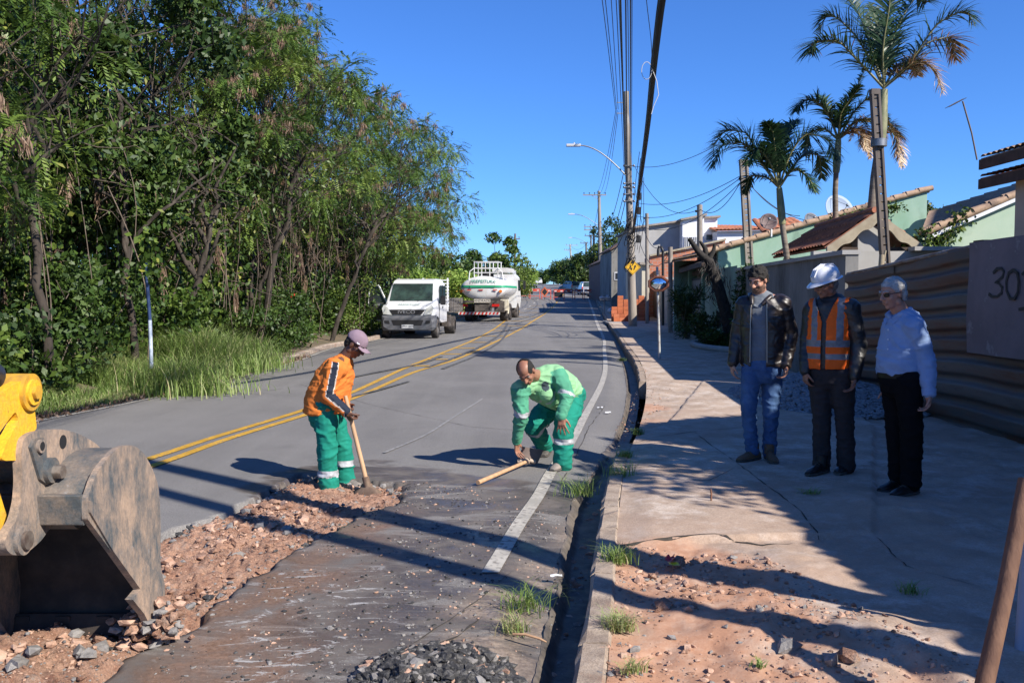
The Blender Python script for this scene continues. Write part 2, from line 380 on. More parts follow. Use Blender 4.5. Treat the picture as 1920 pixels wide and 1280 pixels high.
# ---- tyre marks
M_skid = mat('tyre_rubber_stain', (.045, .045, .047), (.13, .13, .13), rough=.8, scale=9, lo=.4, hi=.62, detail=8)
mb = MB()
def skid(px, w):
    q = [G(a, b) for a, b in px]; q.sort(key=lambda e: e[1]); f = pchip([e[1] for e in q], [e[0] for e in q])
    ribbon(mb, f, q[0][1], q[-1][1], w, .4, .008+.0012*len(mb.v), 2)
skid([(800,690),(850,672),(905,648),(940,625),(952,606)], .12); skid([(830,692),(890,668),(938,640),(958,612)], .09)
skid([(960,602),(1000,592),(1020,580),(1018,570)], .12); skid([(1010,590),(1032,578),(1030,566)], .1)
skid([(640,712),(700,700),(790,682),(830,668)], .12); skid([(600,760),(700,735),(760,718)], .08)
tag(mb.build('tyre_marks', M_skid), kind='structure')
# ---- pale scratch across the lane
mb = MB(); q = [G(720, 850), G(800, 815), G(850, 783), G(905, 748)]; f = pchip([e[1] for e in q], [e[0] for e in q])
ribbon(mb, f, q[0][1], q[-1][1], .035, .1, .0056, 2); tag(mb.build('road_scratch', mat('scratch', (.3, .29, .28), (.15, .15, .15), scale=20)), kind='structure')
# ---- gutter channel
M_gut = mat('wet_gutter_concrete', (.07, .06, .052), (.15, .125, .1), rough=.6, scale=7, bump=.5, bscale=40, c3=(.02, .018, .016), s3=2.2)
Yg = YN[YN < 130]; X, Y = lerp_grid(lambda q: fG(q)-.004, lambda q: fC(q)+.004, Yg, 22); t = np.linspace(0, 1, 22)[None]
dep = -.03-.10*sstep(0, .35, t)*(1-.75*np.exp(-((Y-9.8)/1.1)**2))
mb = MB(); mb.sheet(X, Y, ZP(Y)+dep+.012*fbm(v2(X, Y, 6), 3, 2).reshape(X.shape))
tag(mb.build('gutter', M_gut), kind='structure')
# puddles in the gutter
# ---- curb stones
M_curb = mat('curb_concrete', (.40, .32, .25), (.25, .19, .145), rough=.9, scale=6, bump=.8, bscale=60, nrough=.75, speck=.25, c3=(.3, .17, .11), s3=1.6, lo3=.55, hi3=.7)
mb = MB(); yy = 1.6; k = 0; rs = np.random.RandomState(3)
broken = (G(1150, 850, .12)[1], G(1190, 720, .12)[1])
while yy < 120:
    ln = [.98, .62, .78, 1.0][k % 4]; y2 = yy+ln
    if not (yy > broken[0]-.2 and yy < broken[1]):
        n = 7; Ys = np.linspace(yy+.006, y2-.006, n); xa = fC(Ys)+rs.uniform(-.006, .006); top = ZP(Ys)+.12+rs.uniform(-.008, .008)
        sec = []
        for i in range(n):
            j = .004*rs.normal(size=4)
            sec.append([(xa[i]-.012, Ys[i], top[i]-.32), (xa[i]-.006+j[0], Ys[i], top[i]-.02), (xa[i]+.016, Ys[i], top[i]+j[1]), (xa[i]+CW-.014, Ys[i], top[i]+j[2]), (xa[i]+CW, Ys[i], top[i]-.02), (xa[i]+CW, Ys[i], top[i]-.32)])
        mb.ring_loft(sec, 0, True, False)
    yy = y2; k += 1
tag(mb.build('curb', M_curb), kind='structure')
# left curb (beyond the grass)
mb = MB(); Ys = np.arange(19.5, 60, .8); sec = []
for q in Ys:
    xx = float(fL(q)); z = float(ZP(q)); sec.append([(xx-.02, q, z-.2), (xx-.03, q, z+.10), (xx-.06, q, z+.13), (xx-.17, q, z+.13), (xx-.18, q, z-.2)])
mb.ring_loft(sec, 0, True, False); tag(mb.build('far_side_curb', M_curb), kind='structure')
# ---- sidewalk
def sidewalk_material():
    m = mat('sidewalk_concrete', (.47, .36, .275), (.31, .23, .17), rough=.9, scale=1.8, bump=.5, bscale=22, c3=(.58, .50, .43), s3=3.5, lo3=.48, hi3=.68, bdist=.012, detail=12, nrough=.74, speck=.22, sps=90)
    nt = m.node_tree; b = nt.nodes['Principled BSDF']; src = b.inputs['Base Color'].links[0].from_socket
    a = nt.nodes.new('ShaderNodeAttribute'); a.attribute_name = 'soil'; tc = nt.nodes.new('ShaderNodeTexCoord')
    n = nt.nodes.new('ShaderNodeTexNoise'); n.inputs['Scale'].default_value = 4.5; n.inputs['Detail'].default_value = 12; n.inputs['Roughness'].default_value = .8; nt.links.new(tc.outputs['Object'], n.inputs['Vector'])
    cr = nt.nodes.new('ShaderNodeValToRGB'); e = cr.color_ramp.elements; e.new(.5); e.new(.62)
    for i, (p, c) in enumerate([(.3, (.27, .12, .065)), (.46, (.42, .21, .12)), (.56, (.50, .30, .20)), (.68, (.50, .40, .31))]): e[i].position = p; e[i].color = (*c, 1)
    nt.links.new(n.outputs[0], cr.inputs[0]); mx = nt.nodes.new('ShaderNodeMix'); mx.data_type = 'RGBA'
    nt.links.new(a.outputs['Fac'], mx.inputs[0]); nt.links.new(src, mx.inputs[6]); nt.links.new(cr.outputs[0], mx.inputs[7])
    # dust of red earth over the slab
    a2 = nt.nodes.new('ShaderNodeAttribute'); a2.attribute_name = 'dust'; m2 = nt.nodes.new('ShaderNodeMix'); m2.data_type = 'RGBA'
    nt.links.new(a2.outputs['Fac'], m2.inputs[0]); nt.links.new(mx.outputs[2], m2.inputs[6]); m2.inputs[7].default_value = (.33, .215, .15, 1)
    nt.links.new(m2.outputs[2], b.inputs['Base Color']); return m
slab = gp([(1152,1022),(1160,900),(1168,832),(1255,790),(1330,700),(1500,690),(1640,800),(1640,1000),(1300,1012)], .12)
soilp = gp([(1090,1400),(1150,1020),(1250,1014),(1330,1010),(1420,1045),(1480,1110),(1560,1180),(1700,1230),(1900,1400)], .12)
dirt2 = gp([(1150,835),(1240,790),(1262,740),(1215,700),(1190,700)], .12)
mounds = [((1640,1225), .42, .075), ((1480,1060), .33, .05), ((1400,1150), .45, .05), ((1700,960), .5, .08), ((1270,1110), .2, .03), ((1900,1230), .5, .06)]
def walk_h(X, Y):
    x, y = np.ravel(X), np.ravel(Y); z = ZP(y)+.12
    k = (y > 1) & (y < 16); xs, ys = x[k], y[k]
    ds = sdist(soilp, xs, ys); soil = sstep(.06, -.06, ds+.1*fbm(v2(xs, ys, 3), 3, 4))
    sl = sstep(.01, -.02, sdist(slab, xs, ys)+.025*fbm(v2(xs, ys, 5), 3, 8))
    zz = -.012+soil*(-.02+.045*fbm(v2(xs, ys, 1.9), 4, 6)+.022*fbm(v2(xs, ys, 9), 4, 7))+(1-soil)*.006*fbm(v2(xs, ys, 2.5), 4, 12)
    zz = zz+(1-sl)*(1-soil)*.02*fbm(v2(xs, ys, 4.5), 5, 13)+sl*.03
    for (px, py), r, h in mounds:
        c = G(px, py, .12); q = ((xs-c[0])**2+((ys-c[1])*.8)**2)/r**2; zz = zz+h*np.exp(-q*1.6)*(1+.35*fbm(v2(xs, ys, 6), 3, 21))
    edge = sstep(0, .25, xs-fC(ys)-CW); zz = zz*(.25+.75*edge)-.012*(1-edge)
    z[k] += zz; return z.reshape(np.shape(X))
YS = np.concatenate([np.arange(-9, 2.2, .4), np.arange(2.2, 10, .028), np.arange(10, 24, .12), np.arange(24, 240, 1.5)])
X, Y = lerp_grid(lambda q: fC(q)+CW-.002, lambda q: fF(q)+.2, YS, 210); Z = walk_h(X, Y); x, y = X.ravel(), Y.ravel()
so_ = mask(soilp, .08, .12, 3.2, 4); so_ = np.maximum(so_, mask(dirt2, .12, .2)*.8)
so_ = so_*(1-.9*sstep(.12, .42, fbm(np.stack([x*1.5+y*.5, y*2.6, 0*x], 1), 4, 31)+.25*sstep(1.2, 2.4, x)))
du = np.clip(.30+.5*fbm(v2(x, y, .9), 4, 17), 0, .7)*(y < 12)
mb = MB(); mb.sheet(X, Y, Z); sw = mb.build('sidewalk', sidewalk_material(), attrs={'soil': ('POINT', so_), 'dust': ('POINT', du)})
tag(sw, kind='structure')
# ---- cracks and joints
M_crk = mat('crack_shadow_dirt', (.035, .03, .026), (.06, .05, .04), rough=1, scale=20)
def crack(mb, px, dz, hf, w, seed):
    q = np.array([G(a, b, dz) for a, b in px]); L_ = np.concatenate([[0], np.cumsum(np.linalg.norm(np.diff(q, axis=0), axis=1))]); n = max(8, int(L_[-1]/.025)); s_ = np.linspace(0, L_[-1], n); x = np.interp(s_, L_, q[:, 0]); y = np.interp(s_, L_, q[:, 1]); o = .012*fbm(np.stack([s_*7, 0*s_+seed, 0*s_], 1), 4, seed); dx, dy = np.gradient(x), np.gradient(y); l = np.hypot(dx, dy)+1e-9; x = x-dy/l*o; y = y+dx/l*o
    ww = w*.5*np.clip(.9+1.1*vn(np.stack([s_*9, 0*s_, 0*s_+seed], 1), seed), .12, 2)*np.clip(np.minimum(s_, L_[-1]-s_)/.15, .1, 1); X = np.stack([x+dy/l*ww, x-dy/l*ww], 1); Yc = np.stack([y-dx/l*ww, y+dx/l*ww], 1); mb.sheet(X, Yc, hf(X, Yc)+.0045)
mb = MB()
for k, (l, dz, w) in enumerate([([(905,1158),(862,1190),(806,1214)], 0, .012), ([(1135,760),(1105,800),(1082,850),(1050,905)], 0, .007), ([(560,720),(700,760),(880,800),(1010,810)], 0, .005), ([(300,760),(520,730),(700,700),(850,690)], 0, .006), ([(760,1215),(905,1120),(960,1070)], 0, .005)]): crack(mb, l, dz, road_h, w, k+1)
for k, (l, w) in enumerate([([(1152,1020),(1250,1013),(1340,1006),(1430,1018),(1520,1012)], .016), ([(1167,834),(1163,900),(1156,960),(1152,1020)], .012), ([(1300,812),(1420,900),(1500,960),(1540,1012)], .006), ([(1168,832),(1300,812),(1450,800),(1640,790)], .007), ([(1240,900),(1330,905),(1380,880)], .004), ([(1640,1000),(1700,1060),(1850,1100)], .006)]): crack(mb, l, .12, walk_h, w, k+11)
tag(mb.build('ground_cracks', M_crk), kind='structure')
# ---- verge on the left
M_verge = mat('verge_earth', (.10, .085, .05), (.17, .12, .075), rough=.95, scale=3, bump=.6, bscale=18, c3=(.06, .08, .03), s3=1.1)
def verge_h(X, Y):
    u = fL(Y)-X; return ZP(Y)-.01+.10*sstep(0, .5, u)+.25*sstep(.5, 3, u)-1.2*sstep(4, 12, u)+.05*sstep(.1, .6, u)*fbm(v2(X, Y, 1.3), 4, 40).reshape(np.shape(X))
YV = np.concatenate([np.arange(-9, 30, .35), np.arange(30, 240, 2)])
X, Y = lerp_grid(lambda q: fL(q)-16, lambda q: fL(q)+.01, YV, 60)
mb = MB(); mb.sheet(X, Y, verge_h(X, Y)); tag(mb.build('verge', M_verge), kind='structure')
# ---- terrain to the horizon
def terr_h(X, Y):
    z = ZP(np.clip(Y, -50, 260))+np.where(Y > 260, -(Y-260)*.03, 0); z = np.maximum(z, -14)
    l = fL(np.clip(Y, -10, 260))
    z = np.where((X > l-17) & (X < fF(np.clip(Y, -10, 260))+.15), z-.55, z+.08)
    z = np.where(X <= l-15.5, z-1.3-.22*np.clip(l-15.5-X, 0, 55), z)
    z = np.where(X > fF(np.clip(Y, -10, 260))+.15, z+.02, z)
    return z
gx = np.unique(np.concatenate([-np.geomspace(12, 5000, 26), np.arange(-24, 40, 1.0), np.geomspace(40, 5000, 22)])); gy = np.unique(np.concatenate([-np.geomspace(10, 3000, 12), np.arange(-10, 60, 2.), np.arange(60, 360, 6.), np.geomspace(370, 6000, 18)]))
X, Y = np.meshgrid(gx, gy); Z = terr_h(X, Y)
M_terr = mat('terrain_grass', (.08, .10, .035), (.17, .12, .075), rough=.95, scale=.15, bump=.4, bscale=3)
mb = MB(); mb.sheet(X, Y, Z); tag(mb.build('terrain', M_terr), kind='structure')
# ---- rubble in the trench
def rubble_h(x, y): return -.062+.05*fbm(v2(x, y, 3.2), 3, 51)+.016*(1-2*np.abs(vn(v2(x, y, 8), 52)))+.015*(1-2*np.abs(vn(v2(x, y, 19), 54)))+.014*vn(v2(x, y, 38), 55)+.009*vn(v2(x, y, 75), 56)+.11*np.exp(-(((x+2.5)**2)+((y-4.05)*1.2)**2)/.6)
def rub_tot(x, y):
    d = sdist(trench, x, y); e = sstep(.13, -.10, d+.09*fbm(v2(x, y, 5), 4, 53)); return ZP(y)+e*(rubble_h(x, y)+.125)-.125+.012*np.maximum(e, 0), d
xs = np.arange(-5.2, -.6, .016); ys = np.arange(2.2, 8.9, .016); X, Y = np.meshgrid(xs, ys); Z, D = rub_tot(X.ravel(), Y.ravel())
M_soil = mat('red_soil', (.26, .125, .078), (.47, .285, .195), rough=.95, scale=7, bump=1., bscale=60, c3=(.33, .27, .23), s3=4, lo3=.54, hi3=.66, bdist=.02, nrough=.8, detail=12, speck=.35, sps=110, lo=.38, hi=.6)
M_soil2 = mat('pink_clod', (.50, .33, .24), (.33, .19, .13), rough=.95, scale=14, bump=.7, bscale=60)
M_grey = mat('grey_rubble', (.27, .255, .24), (.15, .14, .135), rough=.9, scale=20, bump=.7, bscale=80)
M_tar = mat('asphalt_chunk', (.035, .034, .034), (.12, .115, .11), rough=.75, scale=40, bump=.9, bscale=90, lo=.5, hi=.62)
keep = (D.reshape(X.shape) < .22); k = keep[:-1, :-1] & keep[1:, 1:] & keep[1:, :-1] & keep[:-1, 1:]
n = X.shape[1]; I, J = np.nonzero(k); b0 = I*n+J; F = np.stack([b0, b0+1, b0+n+1, b0+n], 1)
V = np.stack([X.ravel(), Y.ravel(), Z], 1)
_u, inv = np.unique(F, return_inverse=True); soil = mesh_np('excavated_soil', V[_u], inv.reshape(F.shape), M_soil, sm=np.ones(len(F), bool)); tag(soil, kind='structure')
def rocks(name, cen, size, mats, mi, seed=0, flat=.7):
    """many little angular stones in one mesh"""
    rs = np.random.RandomState(seed); t = (1+5**.5)/2
    ico = np.array([(-1,t,0),(1,t,0),(-1,-t,0),(1,-t,0),(0,-1,t),(0,1,t),(0,-1,-t),(0,1,-t),(t,0,-1),(t,0,1),(-t,0,-1),(-t,0,1)])/1.9
    fc = np.array([(0,11,5),(0,5,1),(0,1,7),(0,7,10),(0,10,11),(1,5,9),(5,11,4),(11,10,2),(10,7,6),(7,1,8),(3,9,4),(3,4,2),(3,2,6),(3,6,8),(3,8,9),(4,9,5),(2,4,11),(6,2,10),(8,6,7),(9,8,1)])
    n = len(cen); v = np.repeat(ico[None], n, 0)*(.5+.95*rs.rand(n, 12, 1)); v[:, :, 2] *= flat; v[:, :, 0] *= (.8+.7*rs.rand(n, 1)); v[:, :, 1] *= (.7+.6*rs.rand(n, 1))
    a = rs.rand(n)*2*PI; c, s = np.cos(a)[:, None], np.sin(a)[:, None]; x, y = v[:, :, 0].copy(), v[:, :, 1].copy(); v[:, :, 0] = x*c-y*s; v[:, :, 1] = x*s+y*c
    v = v*size[:, None, None]+cen[:, None, :]; f = fc[None]+np.arange(n)[:, None, None]*12
    return mesh_np(name, v.reshape(-1, 3), f.reshape(-1, 3), mats, np.repeat(mi, 20), np.zeros(n*20, bool))
rs = np.random.RandomState(5); n = 80000; px = rs.uniform(-5, -.7, n); py = rs.uniform(2.3, 8.8, n); z, d = rub_tot(px, py)
ok = d < .0+.12*rs.rand(n)**2; px, py, z = px[ok], py[ok], z[ok]; d = d[ok]
sz = .0025+.030*rs.rand(len(px))**22+.006*rs.rand(len(px))**3; sz *= (.7+.8*sstep(-.2, .5, vn(v2(px, py, 3.1), 6))); cl = vn(v2(px, py, 2.2), 4)
mi = np.where(rs.rand(len(px)) < .55+.4*cl, 0, np.where(rs.rand(len(px)) < .72, 1, 2)); grey = (d > -.14) & (rs.rand(len(px)) < .6); mi = np.where(grey, 2, mi); mi = np.where(grey & (rs.rand(len(px)) < .25), 3, mi)
rb = rocks('rubble', np.stack([px, py, z+sz*.25], 1), sz, [M_soil, M_soil2, M_grey, M_tar], mi, 1); tag(rb, 'broken red earth clods and grey asphalt crumbs filling the dug-up trench', 'rubble', kind='stuff')
# fine crumbs spilled on the road and gutter edge
def scatter(name, polypx, n, smin, smax, mats, pr, hf, dz, label, seed, jit=.0):
    rs = np.random.RandomState(seed); pw = np.array(gp(polypx, dz)); lo, hi = pw.min(0), pw.max(0)
    p = lo+(hi-lo)*rs.rand(n*3, 2); dd = sdist(pw, p[:, 0], p[:, 1]); keepp = (dd < 0) & (fbm(v2(p[:, 0], p[:, 1], 2.2), 3, seed) > -.25+.5*rs.rand(len(p))-.25); p = p[keepp][:n]
    s = smin+(smax-smin)*rs.rand(len(p))**5; z = hf(p[:, 0], p[:, 1])
    o = rocks(name, np.stack([p[:, 0], p[:, 1], z+s*.2], 1), s, mats, rs.choice(len(mats), len(p), p=pr), seed)
    return tag(o, label, name.replace('_', ' '), kind='stuff')
scatter('road_crumbs', [(330,1190),(560,1040),(760,900),(1050,930),(1040,1400),(150,1400)], 5200, .0015, .012, [M_soil2, M_grey, M_tar], [.2, .35, .45], road_h, 0, 'small crumbs of earth and stone spilled over the wet asphalt', 21)
scatter('sidewalk_crumbs', [(1150,1015),(1420,1040),(1900,1300),(1100,1400)], 2600, .003, .02, [M_soil2, M_grey, M_soil], [.5, .2, .3], walk_h, .12, 'small crumbs of red earth and stone on the bare sidewalk soil', 22)
scatter('curbside_debris', [(1165,830),(1245,790),(1262,745),(1205,700),(1180,760),(1120,850),(1075,930)], 1500, .003, .018, [M_soil2, M_grey, M_soil], [.3, .3, .4], lambda a, b: np.where(a > fC(b)+CW, walk_h(a, b), np.where(a < fG(b), road_h(a, b), ZP(b)-.04)), .0, 'dry debris and crumbs along the broken curb', 23)
scatter('gutter_grit', [(1012,1270),(1040,1100),(1078,960),(1112,890),(1140,880),(1112,1000),(1085,1150),(1060,1280)], 1300, .004, .03, [M_soil2, M_grey, M_soil], [.3, .35, .35], lambda a, b: ZP(b)-.135, -.1, 'grit and small stones lying along the deep gutter', 24)
# gravel heap behind the men
gc = G(1500, 760, .12); rs = np.random.RandomState(8); n = 9000; a = rs.rand(n)*2*PI; rr = np.sqrt(rs.rand(n)); gx_ = gc[0]+.35+.25+rr*np.cos(a)*1.3; gy_ = gc[1]+.8+rr*np.sin(a)*2.2
gz = .13+.38*np.clip(1-rr**1.3, 0, 1)*(1+.2*fbm(v2(gx_, gy_, 1.5), 3, 3)); M_grav = mat('gravel_stone', (.27, .27, .28), (.16, .16, .17), rough=.9, scale=10)
gr = rocks('gravel_heap', np.stack([gx_, gy_, gz], 1), .018+.016*rs.rand(n), [M_grav], np.zeros(n, int), 9); tag(gr, 'low heap of grey gravel on the sidewalk behind the standing men', 'gravel', kind='stuff')
print('ground ok')
# ============================================================ VEGETATION
def gcol(a, b, c): return [(0, a), (.45, b), (.8, c), (1, (.22, .20, .07))]
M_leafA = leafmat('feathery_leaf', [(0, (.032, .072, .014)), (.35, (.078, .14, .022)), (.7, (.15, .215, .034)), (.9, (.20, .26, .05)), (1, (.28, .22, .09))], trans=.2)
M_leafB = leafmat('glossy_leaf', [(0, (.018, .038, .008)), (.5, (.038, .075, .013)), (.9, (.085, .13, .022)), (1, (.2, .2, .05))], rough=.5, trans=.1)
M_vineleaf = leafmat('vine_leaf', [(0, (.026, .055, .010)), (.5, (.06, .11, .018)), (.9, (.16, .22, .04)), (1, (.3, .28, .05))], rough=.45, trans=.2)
M_hedge = leafmat('hedge_leaf', [(0, (.16, .26, .04)), (.5, (.26, .38, .07)), (1, (.45, .45, .1))], rough=.6, trans=.3)
M_pod = leafmat('dry_pod', [(0, (.11, .065, .04)), (.5, (.2, .125, .085)), (1, (.33, .24, .17))], rough=.8, trans=.1)
M_grass = leafmat('grass_blade', [(0, (.10, .17, .035)), (.5, (.21, .31, .07)), (.85, (.36, .42, .17)), (1, (.42, .36, .2))], rough=.55, trans=.35)
M_bark = mat('bark', (.06, .047, .036), (.032, .025, .019), rough=.95, scale=9, bump=.9, bscale=30, stretch=(1, 1, .3), c3=(.13, .11, .085), s3=3)
M_twig = mat('dry_twig', (.11, .085, .062), (.17, .13, .10), rough=.95, scale=8)
def foliage(name, mats, parent, parts, world=True, groups=None):
    """parts: list of (verts, quads, material index)"""
    vs, fs, mi, n = [], [], [], 0
    for v, f, m in parts: vs.append(v); fs.append(f+n); mi.append(np.full(len(f), m)); n += len(v)
    v = np.concatenate(vs); F = np.concatenate(fs)
    if parent is not None and world: v = v-np.array(parent.location)
    r = np.random.RandomState(len(v) % 977).rand(len(F))
    if groups is not None: r = np.clip(groups+.35*(r-.5), 0, 1)
    return mesh_np(name, v, F, mats, np.concatenate(mi), None, parent, {'rnd': ('FACE', r)})
def limb(mb, a, b, r0, r1, rs, wob=.12, n=7, k=6, m=0):
    t = np.linspace(0, 1, n)[:, None]; a = np.array(a, float); b = np.array(b, float); L = np.linalg.norm(b-a)
    p = a*(1-t)+b*t+np.concatenate([np.zeros((1, 3)), rs.normal(size=(n-2, 3))*wob*L*.3, np.zeros((1, 3))]); p[1:-1, 2] += L*.06
    mb.tube(p, np.linspace(r0, r1, n), k, m); return p
def make_tree(name, label, cat, base, H, rad, seed, group=None, kind='feather', clumps=60, per=330, trunkr=.16, lean=(0, 0), low=.35, lsize=.13, pods=.25, stems=1, crown_off=(0, 0), vscale=1.0, mats=None, cl_r=.75, flat=False):
    rs = np.random.RandomState(seed); t = thing(name, label, cat, (base[0], base[1], base[2]), 0, group)
    B = np.zeros(3); top = np.array((lean[0], lean[1], H*.62)); mb = MB(); forks = []
    for s_ in range(stems):
        b0 = B+np.array((rs.uniform(-.25, .25), rs.uniform(-.2, .2), -.3))*(1 if stems > 1 else .3)
        tp = top+np.array((rs.uniform(-1, 1)*rad*.4, rs.uniform(-1, 1)*rad*.3, 0))*(stems > 1)
        pp = limb(mb, b0, tp, trunkr, trunkr*.5, rs, .07, 9, 9); forks.append(pp)
    cen = []
    cx, cy = lean[0]+crown_off[0], lean[1]+crown_off[1]
    while len(cen) < clumps:
        q = rs.uniform(-1, 1, 3)
        d = np.linalg.norm(q)
        if d > 1 or d < .45 and rs.rand() < .6: continue
        z = H*(low+(1-low)*(q[2]*.5+.5)); w = 1.0 if q[2] < .2 else 1-.25*(q[2]-.2)
        cen.append((cx+q[0]*rad*w, cy+q[1]*rad*w, z-.3))
    cen = np.array(cen); cen[:, :2] += .25*rs.normal(size=(len(cen), 2))
    for i, c in enumerate(cen):
        pp = forks[i % stems]; j = int(np.clip(rs.normal(5.5, 1.6), 2, 8)); s0 = pp[j]
        if c[2] < s0[2] and j > 3: s0 = pp[3]
        lb = limb(mb, s0, c, trunkr*.26, .012, rs, .2, 6, 5)
    mb.build('trunk', M_bark, t, world=False)
    parts = []; gr = []
    nL = clumps*per; ci = rs.randint(0, clumps, nL); rr = cl_r*(.6+.8*rs.rand(clumps)); tone = np.clip(.42+.2*rs.normal(size=clumps), .05, .85)
    off = rs.normal(size=(nL, 3)); off /= np.linalg.norm(off, axis=1)[:, None]; off *= (rs.rand(nL)**.45)[:, None]; off[:, 2] *= .55; off *= rr[ci][:, None]
    off[:, 2] -= .28*(off[:, 0]**2+off[:, 1]**2)/np.maximum(rr[ci], .1)
    if kind == 'feather':
        # fronds: gather leaves on short drooping sprays
        m = nL//12; f0 = cen[ci[:m]]+off[:m]*np.array((1, 1, .9)); d = off[:m]/(np.linalg.norm(off[:m], axis=1)[:, None]+1e-6)+rs.normal(size=(m, 3))*.45; d[:, 2] -= .12; d /= np.linalg.norm(d, axis=1)[:, None]
        side = np.cross(d, np.array((0, 0, 1.))+.3*rs.normal(size=(m, 3))); side /= np.linalg.norm(side, axis=1)[:, None]+1e-6
        for j in range(13):
            u = (j//2+.5)/7*.27*vscale; sg = 1 if j % 2 else -1
            p0 = f0+d*u; p0[:, 2] -= 1.1*u*u
            ld = side*sg*.85+d*.55; ld[:, 2] -= .14
            if j == 12: ld = d+np.array((0, 0, -.5))
            ld /= np.linalg.norm(ld, axis=1)[:, None]; L = lsize*(.75+.5*rs.rand(m))[:, None]; w = side*L*.16+d*L*.10
            parts.append((np.stack([p0-w*.3, p0+ld*L*.5-w+0*w, p0+ld*L, p0+ld*L*.5+w], 1).reshape(-1, 3), np.arange(m)[:, None]*4+np.array([[0, 1, 2, 3]]), 0)); gr.append(tone[ci[:m]])
    else:
        v, f = leaves(cen[ci]+off, lsize, .5, .5, rs); parts.append((v, f, 0)); gr.append(tone[ci])
    if pods:
        m = int(nL*.03*pods*4); c2 = rs.choice(np.nonzero(rs.rand(clumps) < .5)[0] if clumps > 5 else [0], m); bunch = rs.normal(size=(clumps, 5, 3))*.2; bi = rs.randint(0, 5, m)
        p = cen[c2]+bunch[c2, bi]*rr[c2][:, None]*2+rs.normal(size=(m, 3))*.05
        v, f = leaves(p, .17, .12, 4., rs); parts.append((v, f, 1)); gr.append(rs.rand(m))
    foliage('crown', mats or [M_leafA if kind == 'feather' else M_leafB, M_pod], t, parts, False, np.concatenate(gr)); return t
def gz(x, y): return float(verge_h(np.array([[x]]), np.array([[y]]))[0, 0])
# tree belt on the left, near to far: (X offset left of the road edge, Y, H, radius, kind ...)
belt = [
 ('big feathery tree at the left edge with hanging dry pods', 'feather', -3.9, 12.5, 8.6, 3.4, 1, 110, 720, .9),
 ('dark glossy leaved tree behind the tall grass near the blue pole', 'glossy', -3.2, 18.5, 11.2, 3.7, 2, 130, 420, .1),
 ('tall feathery tree with a leaning trunk beside the glossy tree', 'feather', -3.7, 23.5, 12.6, 3.7, 3, 120, 720, 1.),
 ('forked pale trunk tree standing behind the orange clad worker', 'feather', -1.9, 25.5, 9.4, 3.3, 4, 95, 680, 1.),
 ('feathery tree with brown pods whose crown steps down to the parked truck', 'feather', -3.2, 30.5, 11.6, 3.8, 5, 120, 720, 1.),
 ('spreading feathery tree overhanging the parked cab truck', 'feather', -1.9, 36.0, 9.9, 4.3, 6, 125, 720, 1.1),
 ('last low crowned roadside tree of the belt, next to the tank truck', 'feather', -2.2, 43.0, 9.3, 4.6, 7, 125, 700, 1.),
]
for i, (lab, kd, off, yy, H, rd, sd, nc, per, pods) in enumerate(belt):
    X0 = float(fL(yy))+off; st = 3 if i in (3, 5) else 1
    make_tree('roadside_tree', lab, 'tree', (X0, yy, gz(X0, yy)), H, rd, sd, 'trees of the roadside belt', kd, nc, per, .085 if st == 1 else .07, ((.9, -.4, .3, .5, .2, .8, .9)[i], (-.3, .2, 0, -.2, 0, -.3, .2)[i]), (.26, .14, .2, .36, .26, .27, .3)[i], .115 if kd == 'feather' else .16, pods*1.3, st, cl_r=.64 if i < 5 else .72, vscale=1.3)
# second row deep behind, closes most of the sky
back = [(-9.5, 13, 8.5, 3.6, 'glossy'), (-9, 19, 10, 4, 'feather'), (-9.5, 26, 10.5, 4, 'glossy'), (-8.5, 33, 10, 4, 'feather'), (-8, 41, 9.5, 4, 'glossy'), (-13.5, 23, 9.5, 4.2, 'feather'), (-7.5, 50, 7.5, 3.6, 'glossy')]
blab = ['shadowed tree in the second row behind the tree at the left edge', 'dark second row tree seen between the trunks above the blue pole', 'dense shaded tree behind the leaning trunk', 'back row tree filling the gap behind the forked trunks', 'dark tree rising behind the parked cab truck', 'deep back tree glimpsed low between the left trunks', 'dark round tree behind the yellow flowering hedge']
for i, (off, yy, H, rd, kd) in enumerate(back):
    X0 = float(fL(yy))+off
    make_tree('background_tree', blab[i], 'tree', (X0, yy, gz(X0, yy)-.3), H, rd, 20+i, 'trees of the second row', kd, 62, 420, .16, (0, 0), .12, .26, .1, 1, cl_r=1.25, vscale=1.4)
# dark thicket stems and lianas
rs = np.random.RandomState(77)
trunks = [((480,640),(560,330),24,.13,'slanting pale trunk forking above the verge bushes'),((330,560),(420,380),19,.12,'leaning brown trunk right of the blue pole'),((90,720),(60,200),13.5,.10,'thick dark trunk wrapped in climbers at the left edge'),((620,545),(720,395),30,.11,'bent grey trunk left of the parked cab truck'),((255,640),(215,250),17,.10,'upright trunk covered by vines left of the blue pole')]
for (a, b, yy, r, lab) in trunks:
    p0 = P(*a, yy); p0[2] = gz(p0[0], yy)-.1; p1 = P(*b, yy); t = thing('forest_trunk', lab, 'tree', p0, 0, 'bare trunks in the thicket'); mb = MB()
    pp = limb(mb, (0, 0, 0), p1-p0, r*.75, r*.42, rs, .045, 10, 9)
    for k in range(7):
        q = pp[rs.randint(4, 10)]; e = q+np.array((rs.uniform(-1.8, 1.8), rs.uniform(-.8, .8), rs.uniform(.8, 2.4))); l2 = limb(mb, q, e, r*.45, r*.12, rs, .2, 7, 6)
        for j in range(3): limb(mb, l2[rs.randint(2, 6)], l2[-1]+rs.uniform(-.9, .9, 3), r*.15, .008, rs, .2, 5, 4)
    mb.build('trunk', M_bark, t, world=False)
    v, f = leaves(np.array([pp[-1]]*700)+rs.normal(size=(700, 3))*np.array((.9, .7, .8)), .13, .4, .5, rs); foliage('crown', [M_leafB], t, [(v, f, 0)], False)
